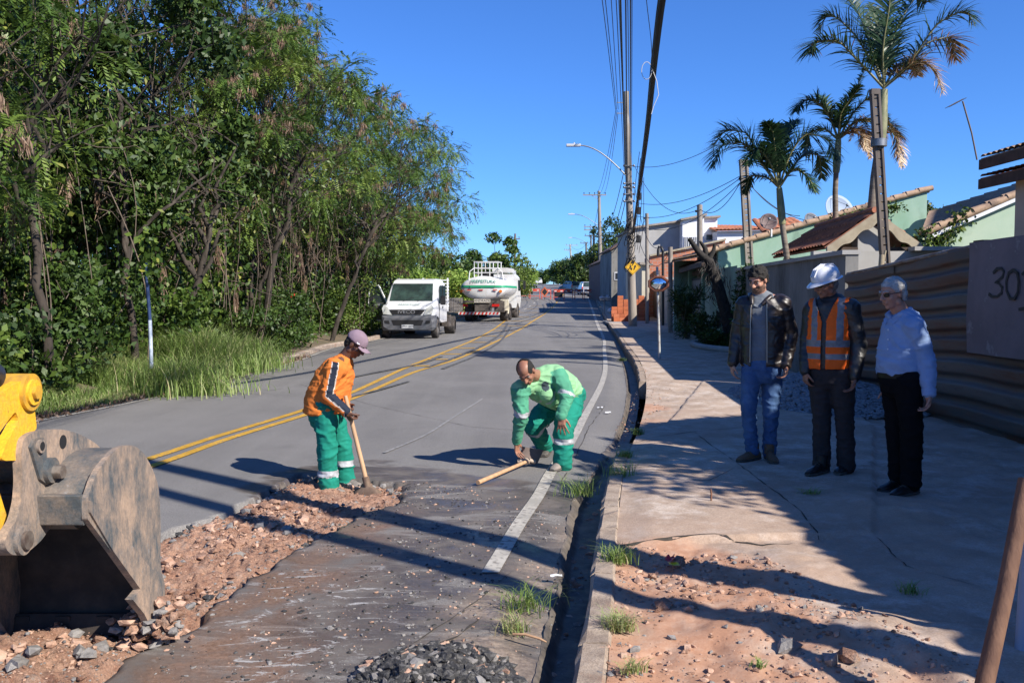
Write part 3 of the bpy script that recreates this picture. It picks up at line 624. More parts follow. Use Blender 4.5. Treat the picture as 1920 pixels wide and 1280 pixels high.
# brown dead twig tangle, vines, climbers as masses nobody could count
def stuff(o, label, cat): return tag(o, label, cat, kind='stuff')
mb = MB()
for k in range(520):
    yy = rs.uniform(20, 42) if rs.rand() < .75 else rs.uniform(11, 20); px = float(fL(yy))-rs.uniform(.9, 4.5); h0 = rs.uniform(1.2, 5.5); q = np.array((px, yy, gz(px, yy)+h0))
    d = rs.normal(size=3); d[2] = -abs(d[2])*.6; L = rs.uniform(.4, 1.4); n = 5; pts = q+np.linspace(0, L, n)[:, None]*norm(d)+rs.normal(size=(n, 3))*.09; mb.tube(pts, np.linspace(.011, .004, n), 3, 0, False)
stuff(mb.build('dead_twigs', M_twig), 'tangle of bare brown twigs hanging in the shade of the tree belt', 'twigs')
mb = MB()
for k in range(130):
    yy = rs.uniform(11, 40); px = float(fL(yy))-rs.uniform(.7, 3.5); z0 = gz(px, yy); zt = z0+rs.uniform(2.5, 7); zb = z0+rs.uniform(0, 2.5); n = 8; t = np.linspace(0, 1, n)
    pts = np.stack([px+.25*np.sin(t*rs.uniform(1, 4)+k)+t*rs.uniform(-.5, .5), yy+.1*np.sin(t*3+k), zt+(zb-zt)*t], 1); mb.tube(pts, .006+.006*rs.rand(), 4, 0, False)
stuff(mb.build('hanging_vines', M_twig), 'thin lianas hanging straight down among the trunks', 'vines')
cs = []; cg = []
for k in range(520):
    yy = rs.uniform(10.5, 25) if k < 430 else rs.uniform(24, 36); px = float(fL(yy))-rs.uniform(1.6, 4.6); zz = gz(px, yy)+rs.uniform(0, 5.0)
    m = 36; u = rs.rand(m); c = np.stack([px+rs.normal(size=m)*.14, yy+rs.normal(size=m)*.16, zz+1.3*u+.05*rs.normal(size=m)], 1); cs.append(c); cg.append(np.full(m, rs.uniform(.1, .85)))
v, f = leaves(np.concatenate(cs), .13, .8, 1.2, rs); stuff(foliage('climbing_vines', [M_vineleaf], None, [(v, f, 0)], groups=np.concatenate(cg)), 'curtains of broad leaved climbers draped over the trunks at the left', 'climbers')
m = 2600; yy = rs.uniform(10, 36, m); g0 = np.round(yy*2.3)/2.3; px = fL(yy)-2.2-1.5*vn(np.stack([g0*7, 0*g0, 0*g0], 1), 9); zz = 1.5+3.5*np.abs(vn(np.stack([g0*5, 0*g0+3, 0*g0], 1), 4))+.15*rs.normal(size=m)
v, f = leaves(np.stack([px, g0+.1*rs.normal(size=m), zz], 1), .34, .06, 6., rs); stuff(foliage('hanging_seed_pods', [M_pod], None, [(v, f, 0)]), 'bunches of long dry brown pods hanging under the branches', 'seed pods')
# ---- shrubs along the belt foot
def shrub(name, label, x, y, w, h, seed, m, n=2600, ls=.1, asp=.5, cat='shrub', group=None, fl=None, droop=.2, z=None):
    rs = np.random.RandomState(seed); z0 = gz(x, y) if z is None else z; t = thing(name, label, cat, (x, y, z0-.05), 0, group)
    k = 14; cen = rs.uniform(-1, 1, (k, 3))*np.array((w*.38, w*.38, .3)); cen[:, 2] = h*rs.uniform(.15, .82, k); ci = rs.randint(0, k, n); o = rs.normal(size=(n, 3)); o /= np.linalg.norm(o, axis=1)[:, None]; o *= (rs.rand(n)**.4)[:, None]*np.array((w*.24, w*.24, h*.2))
    c = cen[ci]+o; c[:, 2] = np.abs(c[:, 2]); v, f = leaves(c, ls, asp, droop, rs); tone = rs.uniform(.15, .8, k); parts = [(v, f, 0)]; g = [tone[ci]]
    if fl:
        idx = rs.choice(n, fl[1]); v, f = leaves(c[idx]+np.array((0, -.03, .04)), .09, .9, -.3, rs); parts.append((v, f, 1)); g.append(rs.rand(fl[1]))
    foliage('foliage', [m]+([fl[0]] if fl else []), t, parts, False, np.concatenate(g))
    mb = MB()
    for q in cen: limb(mb, (0, 0, 0), q, .02, .006, rs, .2, 5, 4)
    mb.build('stems', M_twig, t, world=False); return t
M_red = leafmat('red_petal', [(0, (.5, .01, .01)), (1, (.7, .04, .03))], trans=.2); M_yf = leafmat('yellow_petal', [(0, (.5, .3, .02)), (1, (.7, .5, .04))], trans=.2)
sh = [((95,745),11.9,1.7,1.3,'broad leaved bush behind the yellow digger arm'),((225,720),13.6,1.8,1.5,'leafy bush left of the blue pole'),((150,640),15.5,2.2,2.3,'tall dark bush in the shade at the left'),((300,660),18.5,2.0,1.7,'dim feathery bush behind the blue pole'),((470,640),23.5,1.8,1.3,'low bush at the foot of the forked trunk'),
      ((555,620),25.2,1.9,1.9,'bush with scattered red flowers left of the worker in orange'),((620,600),26.5,1.9,2.0,'dense rounded bush with a few red flowers beside the open truck door'),((650,640),24.8,1.3,1.0,'low strappy plants at the end of the far curb'),((20,740),11.2,1.6,1.3,'pale leaved bush at the far left edge'),((700,560),34,2.2,2.6,'shaded bush behind the cab truck')]
for i, ((a, b), yy, w, h, lab) in enumerate(sh):
    p = P(a, b, yy); x = min(p[0], float(fL(yy))-.55-w*.3)
    shrub('bush', lab, x, yy, w, h, 40+i, M_leafB if i % 3 else M_vineleaf, 3600 if h > 1.5 else 2400, .12 if i < 4 else .1, .55, group='bushes at the foot of the trees', fl=(M_red, 14) if 'red' in lab else None)
# understory mass
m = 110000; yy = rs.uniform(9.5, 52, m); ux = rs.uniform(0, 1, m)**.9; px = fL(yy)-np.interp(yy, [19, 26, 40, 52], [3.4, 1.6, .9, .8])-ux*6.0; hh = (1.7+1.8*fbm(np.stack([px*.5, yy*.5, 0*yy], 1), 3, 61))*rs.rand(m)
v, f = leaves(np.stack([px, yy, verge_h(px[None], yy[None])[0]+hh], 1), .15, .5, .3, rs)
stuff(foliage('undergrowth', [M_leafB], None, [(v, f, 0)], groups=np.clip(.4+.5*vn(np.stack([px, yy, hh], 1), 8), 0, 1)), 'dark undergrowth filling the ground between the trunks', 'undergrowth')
# ---- grass
def blades(x, y, z, h, w, rs, lean=.5, seg=3):
    n = len(x); a = rs.rand(n)*2*PI; d = np.stack([np.cos(a), np.sin(a), 0*a], 1)*(lean*h*(.3+rs.rand(n)))[:, None]; s = np.stack([-np.sin(a), np.cos(a), 0*a], 1)*(w*.5)[:, None]; b = np.stack([x, y, z], 1); vs = []
    for i in range(seg+1):
        t = i/seg; c = b+d*t**2; c[:, 2] += h*(t-.38*lean*t**3); k = (1-t)**.7+.02; vs += [c-s*k, c+s*k]
    v = np.stack(vs, 1).reshape(-1, 3); q = 2*(seg+1); f = []
    for i in range(seg): f.append(np.arange(n)[:, None]*q+np.array([[2*i, 2*i+1, 2*i+3, 2*i+2]]))
    return v, np.concatenate(f)
m = 85000; yy = rs.uniform(7.5, 27, m)**1.0; u = rs.rand(m)**1.1*3.2; px = fL(yy)-.06-u; dens = fbm(v2(px, yy, 1.2), 3, 71); ok = (dens > -.35+.3*(u < .25)) & ~((yy > 19.3) & (u < 1.0)) & ~((yy > 22)); px, yy, u, dens = px[ok], yy[ok], u[ok], dens[ok]
hh = (.13+.34*sstep(0, 1.4, u))*(.7+.6*rs.rand(len(px)))*(1+.5*dens); z = verge_h(px[None], yy[None])[0]
v, f = blades(px, yy, z, hh, .008+.010*rs.rand(len(px)), rs, .7)
r = np.tile(np.clip(.5+.5*dens+.25*rs.normal(size=len(px)), 0, 1), 3); stuff(mesh_np('verge_grass', v, f, [M_grass], None, None, None, {'rnd': ('FACE', r)}), 'bright shaggy grass covering the verge on the left', 'grass')
# tall guinea-grass clump
for (a, b), yy, hm, nn, lab in (((375,640),17.8,1.35,2200,'tall clump of arching grass right of the blue pole'), ((330,680),15.2,.95,1400,'medium grass clump in front of the blue pole'), ((455,650),19.6,1.1,900,'smaller arching grass clump near the far curb')):
    p = P(a, b, yy); t = thing('grass_clump', lab, 'grass clump', (p[0], yy, gz(p[0], yy)), 0, 'tall grass clumps'); x = rs.normal(size=nn)*.5; y = rs.normal(size=nn)*.35; v, f = blades(x, y, 0*x, hm*(.45+.6*rs.rand(nn))*np.exp(-.4*x*x), .012+.01*rs.rand(nn), rs, .75, 4)
    mesh_np('blades', v, f, [M_grass], None, None, t, {'rnd': ('FACE', np.tile(np.clip(.55+.25*rs.normal(size=nn), 0, 1), 4))})
# fallen dry leaves on the edge
m = 2600; yy = rs.uniform(8, 24, m); px = fL(yy)-rs.normal(.05, .10, m); v, f = leaves(np.stack([px, yy, ZP(yy)+.03+.05*sstep(0, .4, fL(yy)-px)], 1), .06, .5, .4, rs); stuff(foliage('leaf_litter', [M_pod], None, [(v, f, 0)]), 'strip of dry fallen leaves between asphalt and verge grass', 'leaf litter')
# weeds by the kerb
wl = [((985,1140),0,.22,120,'green weed tuft on the asphalt edge beside the gutter'),((965,1180),0,.14,90,'drying weed tuft below the green tuft by the gutter'),((1085,925),0,.26,110,'weed tuft growing out of the gutter beside the white line'),((1160,1050),.12,.16,170,'small green weed behind the curb stones'),((1160,1175),.12,.12,260,'dry yellowish grass patch behind the curb'),((1162,890),.12,.22,90,'thin weed leaning over the cracked curb'),((1172,856),.12,.12,170,'low green weed at the slab corner'),((1195,812),.12,.10,260,'flat grass patch on the slab far corner'),((1165,676),.0,.14,200,'grass tuft at the start of the far curb stones'),((1520,930),.12,.12,120,'shaded weed in front of the man in the orange vest'),((1705,1110),.12,.10,70,'tiny shaded weed on the sidewalk at the right'),((1185,1255),.12,.08,90,'yellow grass sprigs near the bottom of the curb'),((1425,1245),.12,.05,40,'tiny green sprig in the white dust')]
for (a, b), dz, h, nn, lab in wl:
    g = G(a, b, dz); t = thing('weed', lab, 'weed', g, 0, 'weeds by the curb'); s_ = h*.55; x = rs.normal(size=nn)*s_*.5; y = rs.normal(size=nn)*s_*.4; v, f = blades(x, y, 0*x-.01, h*(.4+.7*rs.rand(nn)), .004+.004*rs.rand(nn), rs, 1.0)
    dry = .35 if ('dry' in lab or 'yellow' in lab) else 0
    mesh_np('blades', v, f, [M_grass], None, None, t, {'rnd': ('FACE', np.tile(np.clip(.5+dry+.2*rs.normal(size=nn), 0, 1), 3))})
# ---- far left: flowering hedge and trees towards the crest
for i, ((a, b), yy, w, h, lab, mm, fl) in enumerate([((815,560),56,4.0,3.1,'tall bright green hedge with yellow flowers behind the cab truck',M_hedge,(M_yf,260)),((848,560),62,3.6,3.4,'yellow flowering hedge left of the tank truck',M_hedge,(M_yf,260)),((955,548),92,4,3.6,'bush right of the tank truck cab',M_vineleaf,None),((975,545),108,4,3.6,'pale green bush beside the far grey car',M_hedge,None)]):
    p = P(a, b, yy); shrub('hedge', lab, p[0], yy, w, h, 60+i, mm, 5000, .22, .5, 'hedge', 'hedges along the left roadside', fl, z=float(ZP(yy)))
far = [((935,500),100,9.3,5.0,'wiry tree behind the tank truck'),((770,500),66,7.2,3.6,'dark tree over the flowering hedge'),((895,520),84,5.6,3.0,'small tree left of the tank truck cab'),((835,510),72,6.0,3.0,'dark bushy tree behind the hedge'),((970,540),135,6.0,3.5,'tree below the overhead road sign'),
       ((1012,530),235,7.2,4.5,'small round tree on the crest of the road'),((1038,528),225,7.5,6.0,'bushy tree on the crest left of the white pole'),((1060,528),180,9.5,5.2,'pale crest tree beside the white transformer pole'),((1085,528),150,9.5,5.5,'crest tree behind the parked silver car'),((1105,520),130,9.6,5,'dark tree at the end of the house row'),((1150,470),118,13.0,4.6,'tree rising behind the roofs left of the main pole')]
for i, ((a, b), yy, H, rd, lab) in enumerate(far):
    p = P(a, b, yy); make_tree('distant_tree', lab, 'tree', (p[0], yy, float(ZP(yy))-.3), H*(.8 if i in (0, 1, 2, 3, 10) else .62), rd*(.8 if i in (0, 1, 2, 3, 10) else .62), 80+i, 'distant trees along the road', 'glossy', 26, 170, .16, (0, 0), .2, .42, .05, 1, mats=[M_vineleaf if i in (0, 2, 4, 5, 6, 7) else M_leafB, M_pod], cl_r=1.2)
for (a, b), yy, H, rd, lab in (((1722,400),60,9.3,2.6,'round dark treetop behind the green house roof'), ((1690,400),62,7.9,1.4,'smaller treetop beside the round one behind the roof')):
    p = P(a, b, yy); make_tree('distant_tree', lab, 'tree', (p[0], yy, .1), H-1.1, rd, 97+int(H), 'distant trees along the road', 'glossy', 34, 260, .16, (0, 0), .45, .3, .05, 1, cl_r=.8)
# ---- palms
M_pf = leafmat('palm_leaflet', [(0, (.018, .045, .02)), (.4, (.035, .075, .028)), (.65, (.07, .11, .035)), (.8, (.22, .09, .03)), (.92, (.42, .26, .14)), (1, (.55, .42, .28))], rough=.4, trans=.2)
M_pt = mat('palm_trunk', (.22, .185, .145), (.12, .10, .08), rough=.9, scale=5, bump=.6, bscale=14, stretch=(.4, .4, 4)); M_shaft = mat('palm_crownshaft', (.25, .24, .12), (.16, .17, .08), rough=.5, scale=4); M_rach = mat('palm_rachis', (.24, .22, .09), (.14, .13, .05), rough=.5, scale=3)
def palm(label, trunk, Y, shaft, fr, seed, r=.12):
    r *= .68
    """trunk: pixel polyline base->crown at distance Y; fr: fronds (list of pixel polylines from crown to tip, depth offset of the tip, tone)"""
    rs = np.random.RandomState(seed); pts = np.array([P(a, b, Y) for a, b in trunk]); e0 = pts[0]+(pts[0]-pts[1])/abs(pts[0][2]-pts[1][2]+1e-6)*max(pts[0][2]-.1, 0)*.9; e0[2] = .05; e0[1] = Y; pts = np.concatenate([e0[None], pts]); t = thing('palm_tree', label, 'palm tree', pts[0], 0, 'palm trees behind the wall'); mb = MB()
    n = 14; s_ = np.linspace(0, 1, len(pts)); s_ = (pts[:, 2]-pts[0, 2])/(pts[-1, 2]-pts[0, 2]); q = np.linspace(0, 1, n); pp = np.stack([np.interp(q, s_, pts[:, i]) for i in range(3)], 1); mb.tube(pp, r*np.linspace(1.25, .8, n), 10); mb.build('trunk', M_pt, t)
    c = pts[-1]; d = norm(pts[-1]-pts[-2]); mb = MB(); q = np.linspace(0, 1, 8); mb.tube(c+d*(q-1)[:, None]*shaft, r*(.85+.5*np.sin(q*PI*.75+.5)*(1-q*.55)), 10); mb.build('crownshaft', M_shaft, t)
    for poly, dep, tone in fr:
        a = np.array([P(x, y, Y) for x, y in poly]); k = len(a); a[:, 1] += np.linspace(0, 1, k)*dep; n = 26; s2 = np.linspace(0, 1, k); q = np.linspace(0, 1, n); from_c = [pchip(s2, a[:, i])(q) for i in range(3)]; R_ = np.stack(from_c, 1)
        tg = np.gradient(R_, axis=0); L = np.linalg.norm(tg, axis=1).sum(); tg /= np.linalg.norm(tg, axis=1)[:, None]
        m = 84; u = np.linspace(.14, .995, m); base = np.stack([np.interp(u, q, R_[:, i]) for i in range(3)], 1); tt = np.stack([np.interp(u, q, tg[:, i]) for i in range(3)], 1)
        sd = np.cross(tt, np.array((0, 0, 1.))); nr = np.linalg.norm(sd, axis=1)[:, None]; sd = np.where(nr > .15, sd/(nr+1e-6), np.array((0, 1., 0))); upv = np.cross(sd, tt); vs, fs, g = [], [], []; cnt = 0
        for sg in (-1, 1):
            ll = (L*.29*np.sin(PI*np.clip(u*.8+.17, 0, 1))**.7*(.85+.3*rs.rand(m)))[:, None]; dr = tt*.55+sd*sg*(.62+.15*rs.normal(size=(m, 1)))+upv*(.20+.22*rs.normal(size=(m, 1))); dr /= np.linalg.norm(dr, axis=1)[:, None]
            w = .015*(.7+.6*rs.rand(m))[:, None]; wv = np.cross(dr, upv); wv /= np.linalg.norm(wv, axis=1)[:, None]+1e-6; prev = None; seg = 4
            P_ = [base+dr*ll*(j/seg)+np.array((0, 0, -1.))*ll*.30*(j/seg)**2.2 for j in range(seg+1)]
            W_ = [.7, 1., .85, .5, .04]
            v = np.stack(sum([[P_[j]-wv*w*W_[j], P_[j]+wv*w*W_[j]] for j in range(seg+1)], []), 1).reshape(-1, 3)
            for j in range(seg): fs.append(np.arange(m)[:, None]*(2*seg+2)+np.array([[2*j, 2*j+1, 2*j+3, 2*j+2]])+cnt); g.append(np.clip(tone+(.3*u**2 if tone > .5 else .08*u)+.12*rs.normal(size=m), 0, 1))
            vs.append(v); cnt += len(v)
        fr_o = mesh_np('frond', np.concatenate(vs)-np.array(t.location), np.concatenate(fs), [M_pf], None, None, t, {'rnd': ('FACE', np.concatenate(g))})
        mb = MB(); mb.tube(R_, np.linspace(.028, .006, n), 5); o = mb.build('rachis', M_rach, t); o.parent = fr_o
    return t
palm('tallest palm with rust coloured lower fronds, behind the wooden post', [(1632,420),(1640,330),(1652,250),(1657,168)], 19, 1.05, [
 ([(1657,165),(1610,120),(1560,80),(1520,85),(1508,108)], -.3, .45), ([(1657,165),(1630,100),(1600,50),(1565,20),(1548,45)], .4, .25), ([(1657,165),(1650,90),(1655,20),(1640,-50)], -.5, .15), ([(1657,165),(1672,90),(1700,30),(1735,-15),(1760,-10)], .5, .15),
 ([(1657,165),(1700,120),(1750,50),(1785,35),(1800,60)], -.6, .4), ([(1657,165),(1700,130),(1750,75),(1790,65),(1805,105)], .3, .6), ([(1657,165),(1690,135),(1715,120),(1740,140),(1750,182)], -.4, .85), ([(1657,165),(1640,80),(1625,10),(1605,-30)], .7, .2), ([(1657,165),(1668,100),(1672,40),(1668,-20)], 1.0, .15), ([(1657,165),(1690,120),(1725,105),(1740,130)], .5, .8)], 201, .13)
palm('middle palm with a green spear leaf and brown skirts of old fronds', [(1567,440),(1566,350),(1572,262)], 21, .75, [
 ([(1572,262),(1550,215),(1520,190),(1498,196),(1485,215)], -.3, .2), ([(1572,262),(1580,220),(1600,180),(1622,130)], 0, .4), ([(1572,262),(1560,215),(1552,185),(1540,170)], .4, .2), ([(1572,262),(1595,215),(1620,190),(1632,205)], -.4, .25), ([(1572,262),(1600,240),(1625,240),(1638,275)], .3, .8), ([(1572,262),(1590,250),(1606,262),(1610,290)], -.5, .85), ([(1572,262),(1545,240),(1522,250),(1518,285)], .3, .3), ([(1572,262),(1610,225),(1645,225),(1655,262)], -.2, .55), ([(1572,262),(1570,220),(1585,190),(1595,172)], -.6, .2)], 202, .10)
palm('short dark palm nearest the pole line with widely drooping fronds', [(1478,500),(1468,430),(1461,352)], 20, .8, [
 ([(1461,352),(1420,300),(1385,270),(1350,275),(1332,318)], -.3, .12), ([(1461,352),(1425,290),(1400,245),(1370,240),(1345,268)], .4, .15), ([(1461,352),(1450,290),(1440,250),(1425,238)], -.5, .2), ([(1461,352),(1468,290),(1485,240),(1500,222)], .3, .12), ([(1461,352),(1480,290),(1510,255),(1545,268),(1552,305)], -.4, .2), ([(1461,352),(1490,310),(1520,285),(1545,290),(1552,330)], .4, .45), ([(1461,352),(1440,330),(1418,325),(1410,358)], .6, .12), ([(1461,352),(1435,300),(1410,285),(1388,318)], -.6, .2), ([(1461,352),(1462,290),(1465,250),(1470,225)], .6, .12), ([(1461,352),(1485,320),(1505,335),(1515,365)], -.5, .3)], 203, .10)
palm('palm half hidden behind the wooden post with reddish hanging tips', [(1620,470),(1640,360),(1652,262)], 23.5, .6, [
 ([(1652,262),(1665,235),(1680,250),(1684,300)], 0, .6), ([(1652,262),(1640,230),(1615,225),(1600,262)], .2, .7), ([(1652,262),(1662,245),(1675,270),(1678,318)], -.4, .75), ([(1652,262),(1650,230),(1662,215),(1672,225)], .4, .35), ([(1652,262),(1635,250),(1620,262),(1622,300)], -.3, .6)], 204, .09)
print('veg ok')
# ============================================================ BUILDINGS, WALLS, POLES
M_green = mat('green_plaster', (.22, .36, .26), (.29, .42, .33), rough=.9, scale=.9, bump=.3, bscale=12, c3=(.10, .14, .11), s3=.6, lo3=.5, hi3=.68, stretch=(1, 1, .45))
M_green2 = mat('pale_green_plaster', (.34, .45, .34), (.40, .49, .375), rough=.9, scale=.7, bump=.2, bscale=12, c3=(.27, .37, .28), s3=1.3, lo3=.55, hi3=.75)
M_dgreen = mat('dark_green_paint', (.05, .16, .09), (.07, .2, .12), rough=.8, scale=3)
M_greyw = mat('stained_grey_render', (.24, .235, .22), (.17, .165, .155), rough=.95, scale=1.2, bump=.4, bscale=16, c3=(.08, .075, .065), s3=1.1, lo3=.48, hi3=.66, stretch=(1, 1, .4), nrough=.75, detail=10)
M_lgrey = mat('light_grey_render', (.40, .39, .37), (.33, .32, .30), rough=.95, scale=.8, bump=.2, bscale=14)
M_white = mat('white_render', (.72, .73, .75), (.64, .65, .67), rough=.9, scale=1.1)
M_cream = mat('cream_render', (.55, .50, .38), (.48, .44, .34), rough=.9, scale=2)
M_conc = mat('pole_concrete', (.30, .26, .215), (.22, .19, .16), rough=.9, scale=2.5, bump=.4, bscale=30, stretch=(1, 1, .3), c3=(.36, .33, .29), s3=4)
M_concd = mat('dark_pole_concrete', (.17, .14, .12), (.12, .10, .085), rough=.95, scale=2.5, bump=.5, bscale=30, stretch=(1, 1, .3))
M_wood = mat('weathered_wood', (.20, .12, .07), (.12, .075, .045), rough=.85, scale=4, bump=.4, bscale=18, stretch=(3, 3, .4))
M_dwood = mat('dark_timber', (.055, .038, .028), (.09, .06, .045), rough=.85, scale=5)
M_lwood = mat('faded_bargeboard', (.36, .31, .22), (.28, .23, .16), rough=.85, scale=4)
M_steel = mat('galvanised_steel', (.26, .27, .28), (.20, .21, .22), rough=.45, scale=12, metal=.7)
M_dark = mat('dark_void', (.012, .012, .013)); M_cable = mat('cable_rubber', (.018, .018, .02), rough=.6)
M_glass = mat('dark_window_glass', (.03, .035, .04), rough=.15)
def tilemat(name, a, b, c3=None, rough=.85): return mat(name, a, b, rough=rough, scale=6, bump=.4, bscale=40, c3=c3, s3=1.5)
M_tile = tilemat('terracotta_tile', (.42, .16, .085), (.28, .11, .07), (.12, .07, .055)); M_tileb = tilemat('weathered_tan_tile', (.42, .29, .19), (.32, .21, .14), (.17, .12, .09)); M_tiled = tilemat('old_dark_tile', (.16, .095, .07), (.10, .065, .05), (.05, .04, .035))
def brickmat(name, c1, c2, mortar, sc, bw=.5, bh=.25):
    m = bpy.data.materials.new(name); m.use_nodes = True; nt = m.node_tree; b = nt.nodes['Principled BSDF']; b.inputs['Roughness'].default_value = .92
    tc = nt.nodes.new('ShaderNodeTexCoord'); sx = nt.nodes.new('ShaderNodeSeparateXYZ'); cx = nt.nodes.new('ShaderNodeCombineXYZ'); ad = nt.nodes.new('ShaderNodeMath'); ad.operation = 'ADD'
    nt.links.new(tc.outputs['Object'], sx.inputs[0]); nt.links.new(sx.outputs[0], ad.inputs[0]); nt.links.new(sx.outputs[1], ad.inputs[1]); nt.links.new(ad.outputs[0], cx.inputs[0]); nt.links.new(sx.outputs[2], cx.inputs[1])
    br = nt.nodes.new('ShaderNodeTexBrick'); br.inputs['Color1'].default_value = (*c1, 1); br.inputs['Color2'].default_value = (*c2, 1); br.inputs['Mortar'].default_value = (*mortar, 1); br.inputs['Scale'].default_value = sc; br.inputs['Mortar Size'].default_value = .012; br.inputs['Brick Width'].default_value = bw; br.inputs['Row Height'].default_value = bh; br.inputs['Bias'].default_value = 0
    nt.links.new(cx.outputs[0], br.inputs[0]); n = nt.nodes.new('ShaderNodeTexNoise'); n.inputs['Scale'].default_value = 3; n.inputs['Detail'].default_value = 6; mx = nt.nodes.new('ShaderNodeMix'); mx.data_type = 'RGBA'; mx.blend_type = 'MULTIPLY'; mx.inputs[0].default_value = .5
    nt.links.new(tc.outputs['Object'], n.inputs[0]); nt.links.new(br.outputs[0], mx.inputs[6]); nt.links.new(n.outputs[1], mx.inputs[7]); mx2 = nt.nodes.new('ShaderNodeMix'); mx2.data_type = 'RGBA'; mx2.inputs[0].default_value = .35; nt.links.new(mx.outputs[2], mx2.inputs[6]); nt.links.new(br.outputs[0], mx2.inputs[7]); nt.links.new(mx2.outputs[2], b.inputs[0]); return m
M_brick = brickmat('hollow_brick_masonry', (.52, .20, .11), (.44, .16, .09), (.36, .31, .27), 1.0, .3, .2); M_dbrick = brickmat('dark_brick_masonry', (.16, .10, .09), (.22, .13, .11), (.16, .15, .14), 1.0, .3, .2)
def tile_roof(mb, a, b, c, d, m=0, pitch=.21, course=.36, thick=.05):
    """barrel tiles over the quad a-b (eave) c-d (ridge): a->d and b->c run up the slope"""
    a, b, c, d = [np.array(q, float) for q in (a, b, c, d)]; W_ = np.linalg.norm(b-a); L = np.linalg.norm(d-a); nn = norm(np.cross(b-a, d-a)); nn = nn if nn[2] > 0 else -nn
    nu = max(4, int(W_/pitch))*6; nv = max(2, int(L/course)); u = np.linspace(0, 1, nu+1); rows = []
    for j in range(nv):
        for e in (0, 1):
            v = (j+e)/nv; base = a[None]*(1-v)*(1-u[:, None])+b[None]*(1-v)*u[:, None]+(c[None]*u[:, None]+d[None]*(1-u[:, None]))*v
            hgt = .045*np.abs(np.sin(u*nu/6*PI))+(.035 if e == 0 else .0)
            rows.append(base+nn*hgt[:, None])
    rows = np.array(rows); mb.ring_loft(rows, m, False, True, False)
    # underside
    o = nn*-thick; v = np.array([a, b, c, d]); mb.add(np.concatenate([v+o, v]), [(0,1,2,3),(0,4,5,1),(1,5,6,2),(2,6,7,3),(3,7,4,0)], m); return mb
def wall_panel(mb, p0, p1, z0, z1, th=.18, m=0, zt=None):
    """vertical wall between two plan points; zt = top heights at the ends"""
    p0 = np.array(p0[:2], float); p1 = np.array(p1[:2], float); d = norm(np.append(p1-p0, 0))[:2]; n = np.array((-d[1], d[0]))*th/2; za, zb = (z1, z1) if zt is None else zt
    v = [(*(p0-n), z0), (*(p1-n), z0), (*(p1+n), z0), (*(p0+n), z0), (*(p0-n), za), (*(p1-n), zb), (*(p1+n), zb), (*(p0+n), za)]
    return mb.add(v, [(0,3,2,1),(4,5,6,7),(0,1,5,4),(1,2,6,5),(2,3,7,6),(3,0,4,7)], m)
def X_at(px, Y): return (px-960)/FPX*Y
# ---- corrugated metal fence
def fence():
    t = thing('metal_fence', 'rusty corrugated metal sheet fence leaning beside the sidewalk behind the blue shirted man', 'fence', (5.35, 10, .1))
    M_rs = mat('rusty_zinc_sheet', (.10, .085, .075), (.17, .155, .145), rough=.6, scale=2.2, bump=.3, bscale=20, nrough=.75, detail=10, c3=(.13, .055, .03), s3=1.1, lo3=.44, hi3=.60, stretch=(1, .5, 3), metal=.25)
    def top(y): return np.interp(y, [5.5, 9.4, 10.3, 11.7, 14.2, 15.2], [2.24, 2.24, 2.22, 2.14, 1.98, 1.95])
    ys = [5.6, 7.5, 9.3, 11.0, 12.7, 14.4]
    for i in range(5):
        n = 9; m_ = 150; Yg = np.linspace(ys[i]-.03, ys[i+1]+.03, n); v = np.linspace(0, 1, m_); Xs = []; Zs = []; ph = v*8*2*PI
        wav = .030*np.tanh(2.6*(np.sin(ph)-.45)); tp = top(Yg); off = .018*(i % 2)+.02*np.sin(Yg*2.1)
        X = 5.33+off[:, None]+wav[None]; Z = .06+(tp[:, None]-.06)*v[None]+.012*np.sin(Yg*3+1)[:, None]; Yy = np.repeat(Yg[:, None], m_, 1)
        mb = MB(); mb.sheet(X, Yy, Z); mb.sheet((X+.004)[:, ::-1], Yy[:, ::-1], Z[:, ::-1]); mb.build('metal_sheet', M_rs, t)
    mb = MB(); Yg = np.linspace(5.6, 14.4, 14); mb.tube(np.stack([np.full(14, 5.32), Yg, top(Yg)+.01], 1), .028, 8); mb.build('top_rail', mat('bent_zinc_edge', (.30, .25, .21), (.18, .10, .06), rough=.6, scale=4, metal=.3), t)
    for y in (5.7, 8.4, 11.4, 14.3):
        mb = MB(); mb.box((5.40, y-.04, -.3), (5.48, y+.04, float(top(y))+.06)); mb.build('post', M_lwood, t, bevel=.006)
    return t
fence()
# painted panel with the number
pn = thing('number_panel', 'pinkish grey metal panel hand painted with a house number, fixed on the corrugated fence', 'number panel', (5.24, 9.6, .9))
y0, y1 = 7.9, 5.24/(850/FPX); mb = MB(); ng = 18; Yg = np.linspace(y0, y1, ng)[:, None]; zt = np.linspace(2.30, 2.26, ng)[:, None]; v = np.linspace(0, 1, 10)[None]
Zp = 1.0+(zt-1.0)*v; Xp = 5.25+.012*np.sin(Yg*5)+.01*np.sin(v*7+Yg*2); mb.sheet(Xp, np.repeat(Yg, 10, 1), Zp); mb.sheet((Xp+.006)[:, ::-1], np.repeat(Yg, 10, 1)[:, ::-1], Zp[:, ::-1])
mb.build('painted_sheet', mat('faded_pink_paint', (.24, .17, .17), (.19, .135, .135), rough=.75, scale=2, c3=(.30, .24, .23), s3=4, lo3=.6, hi3=.66, bump=.2), pn)
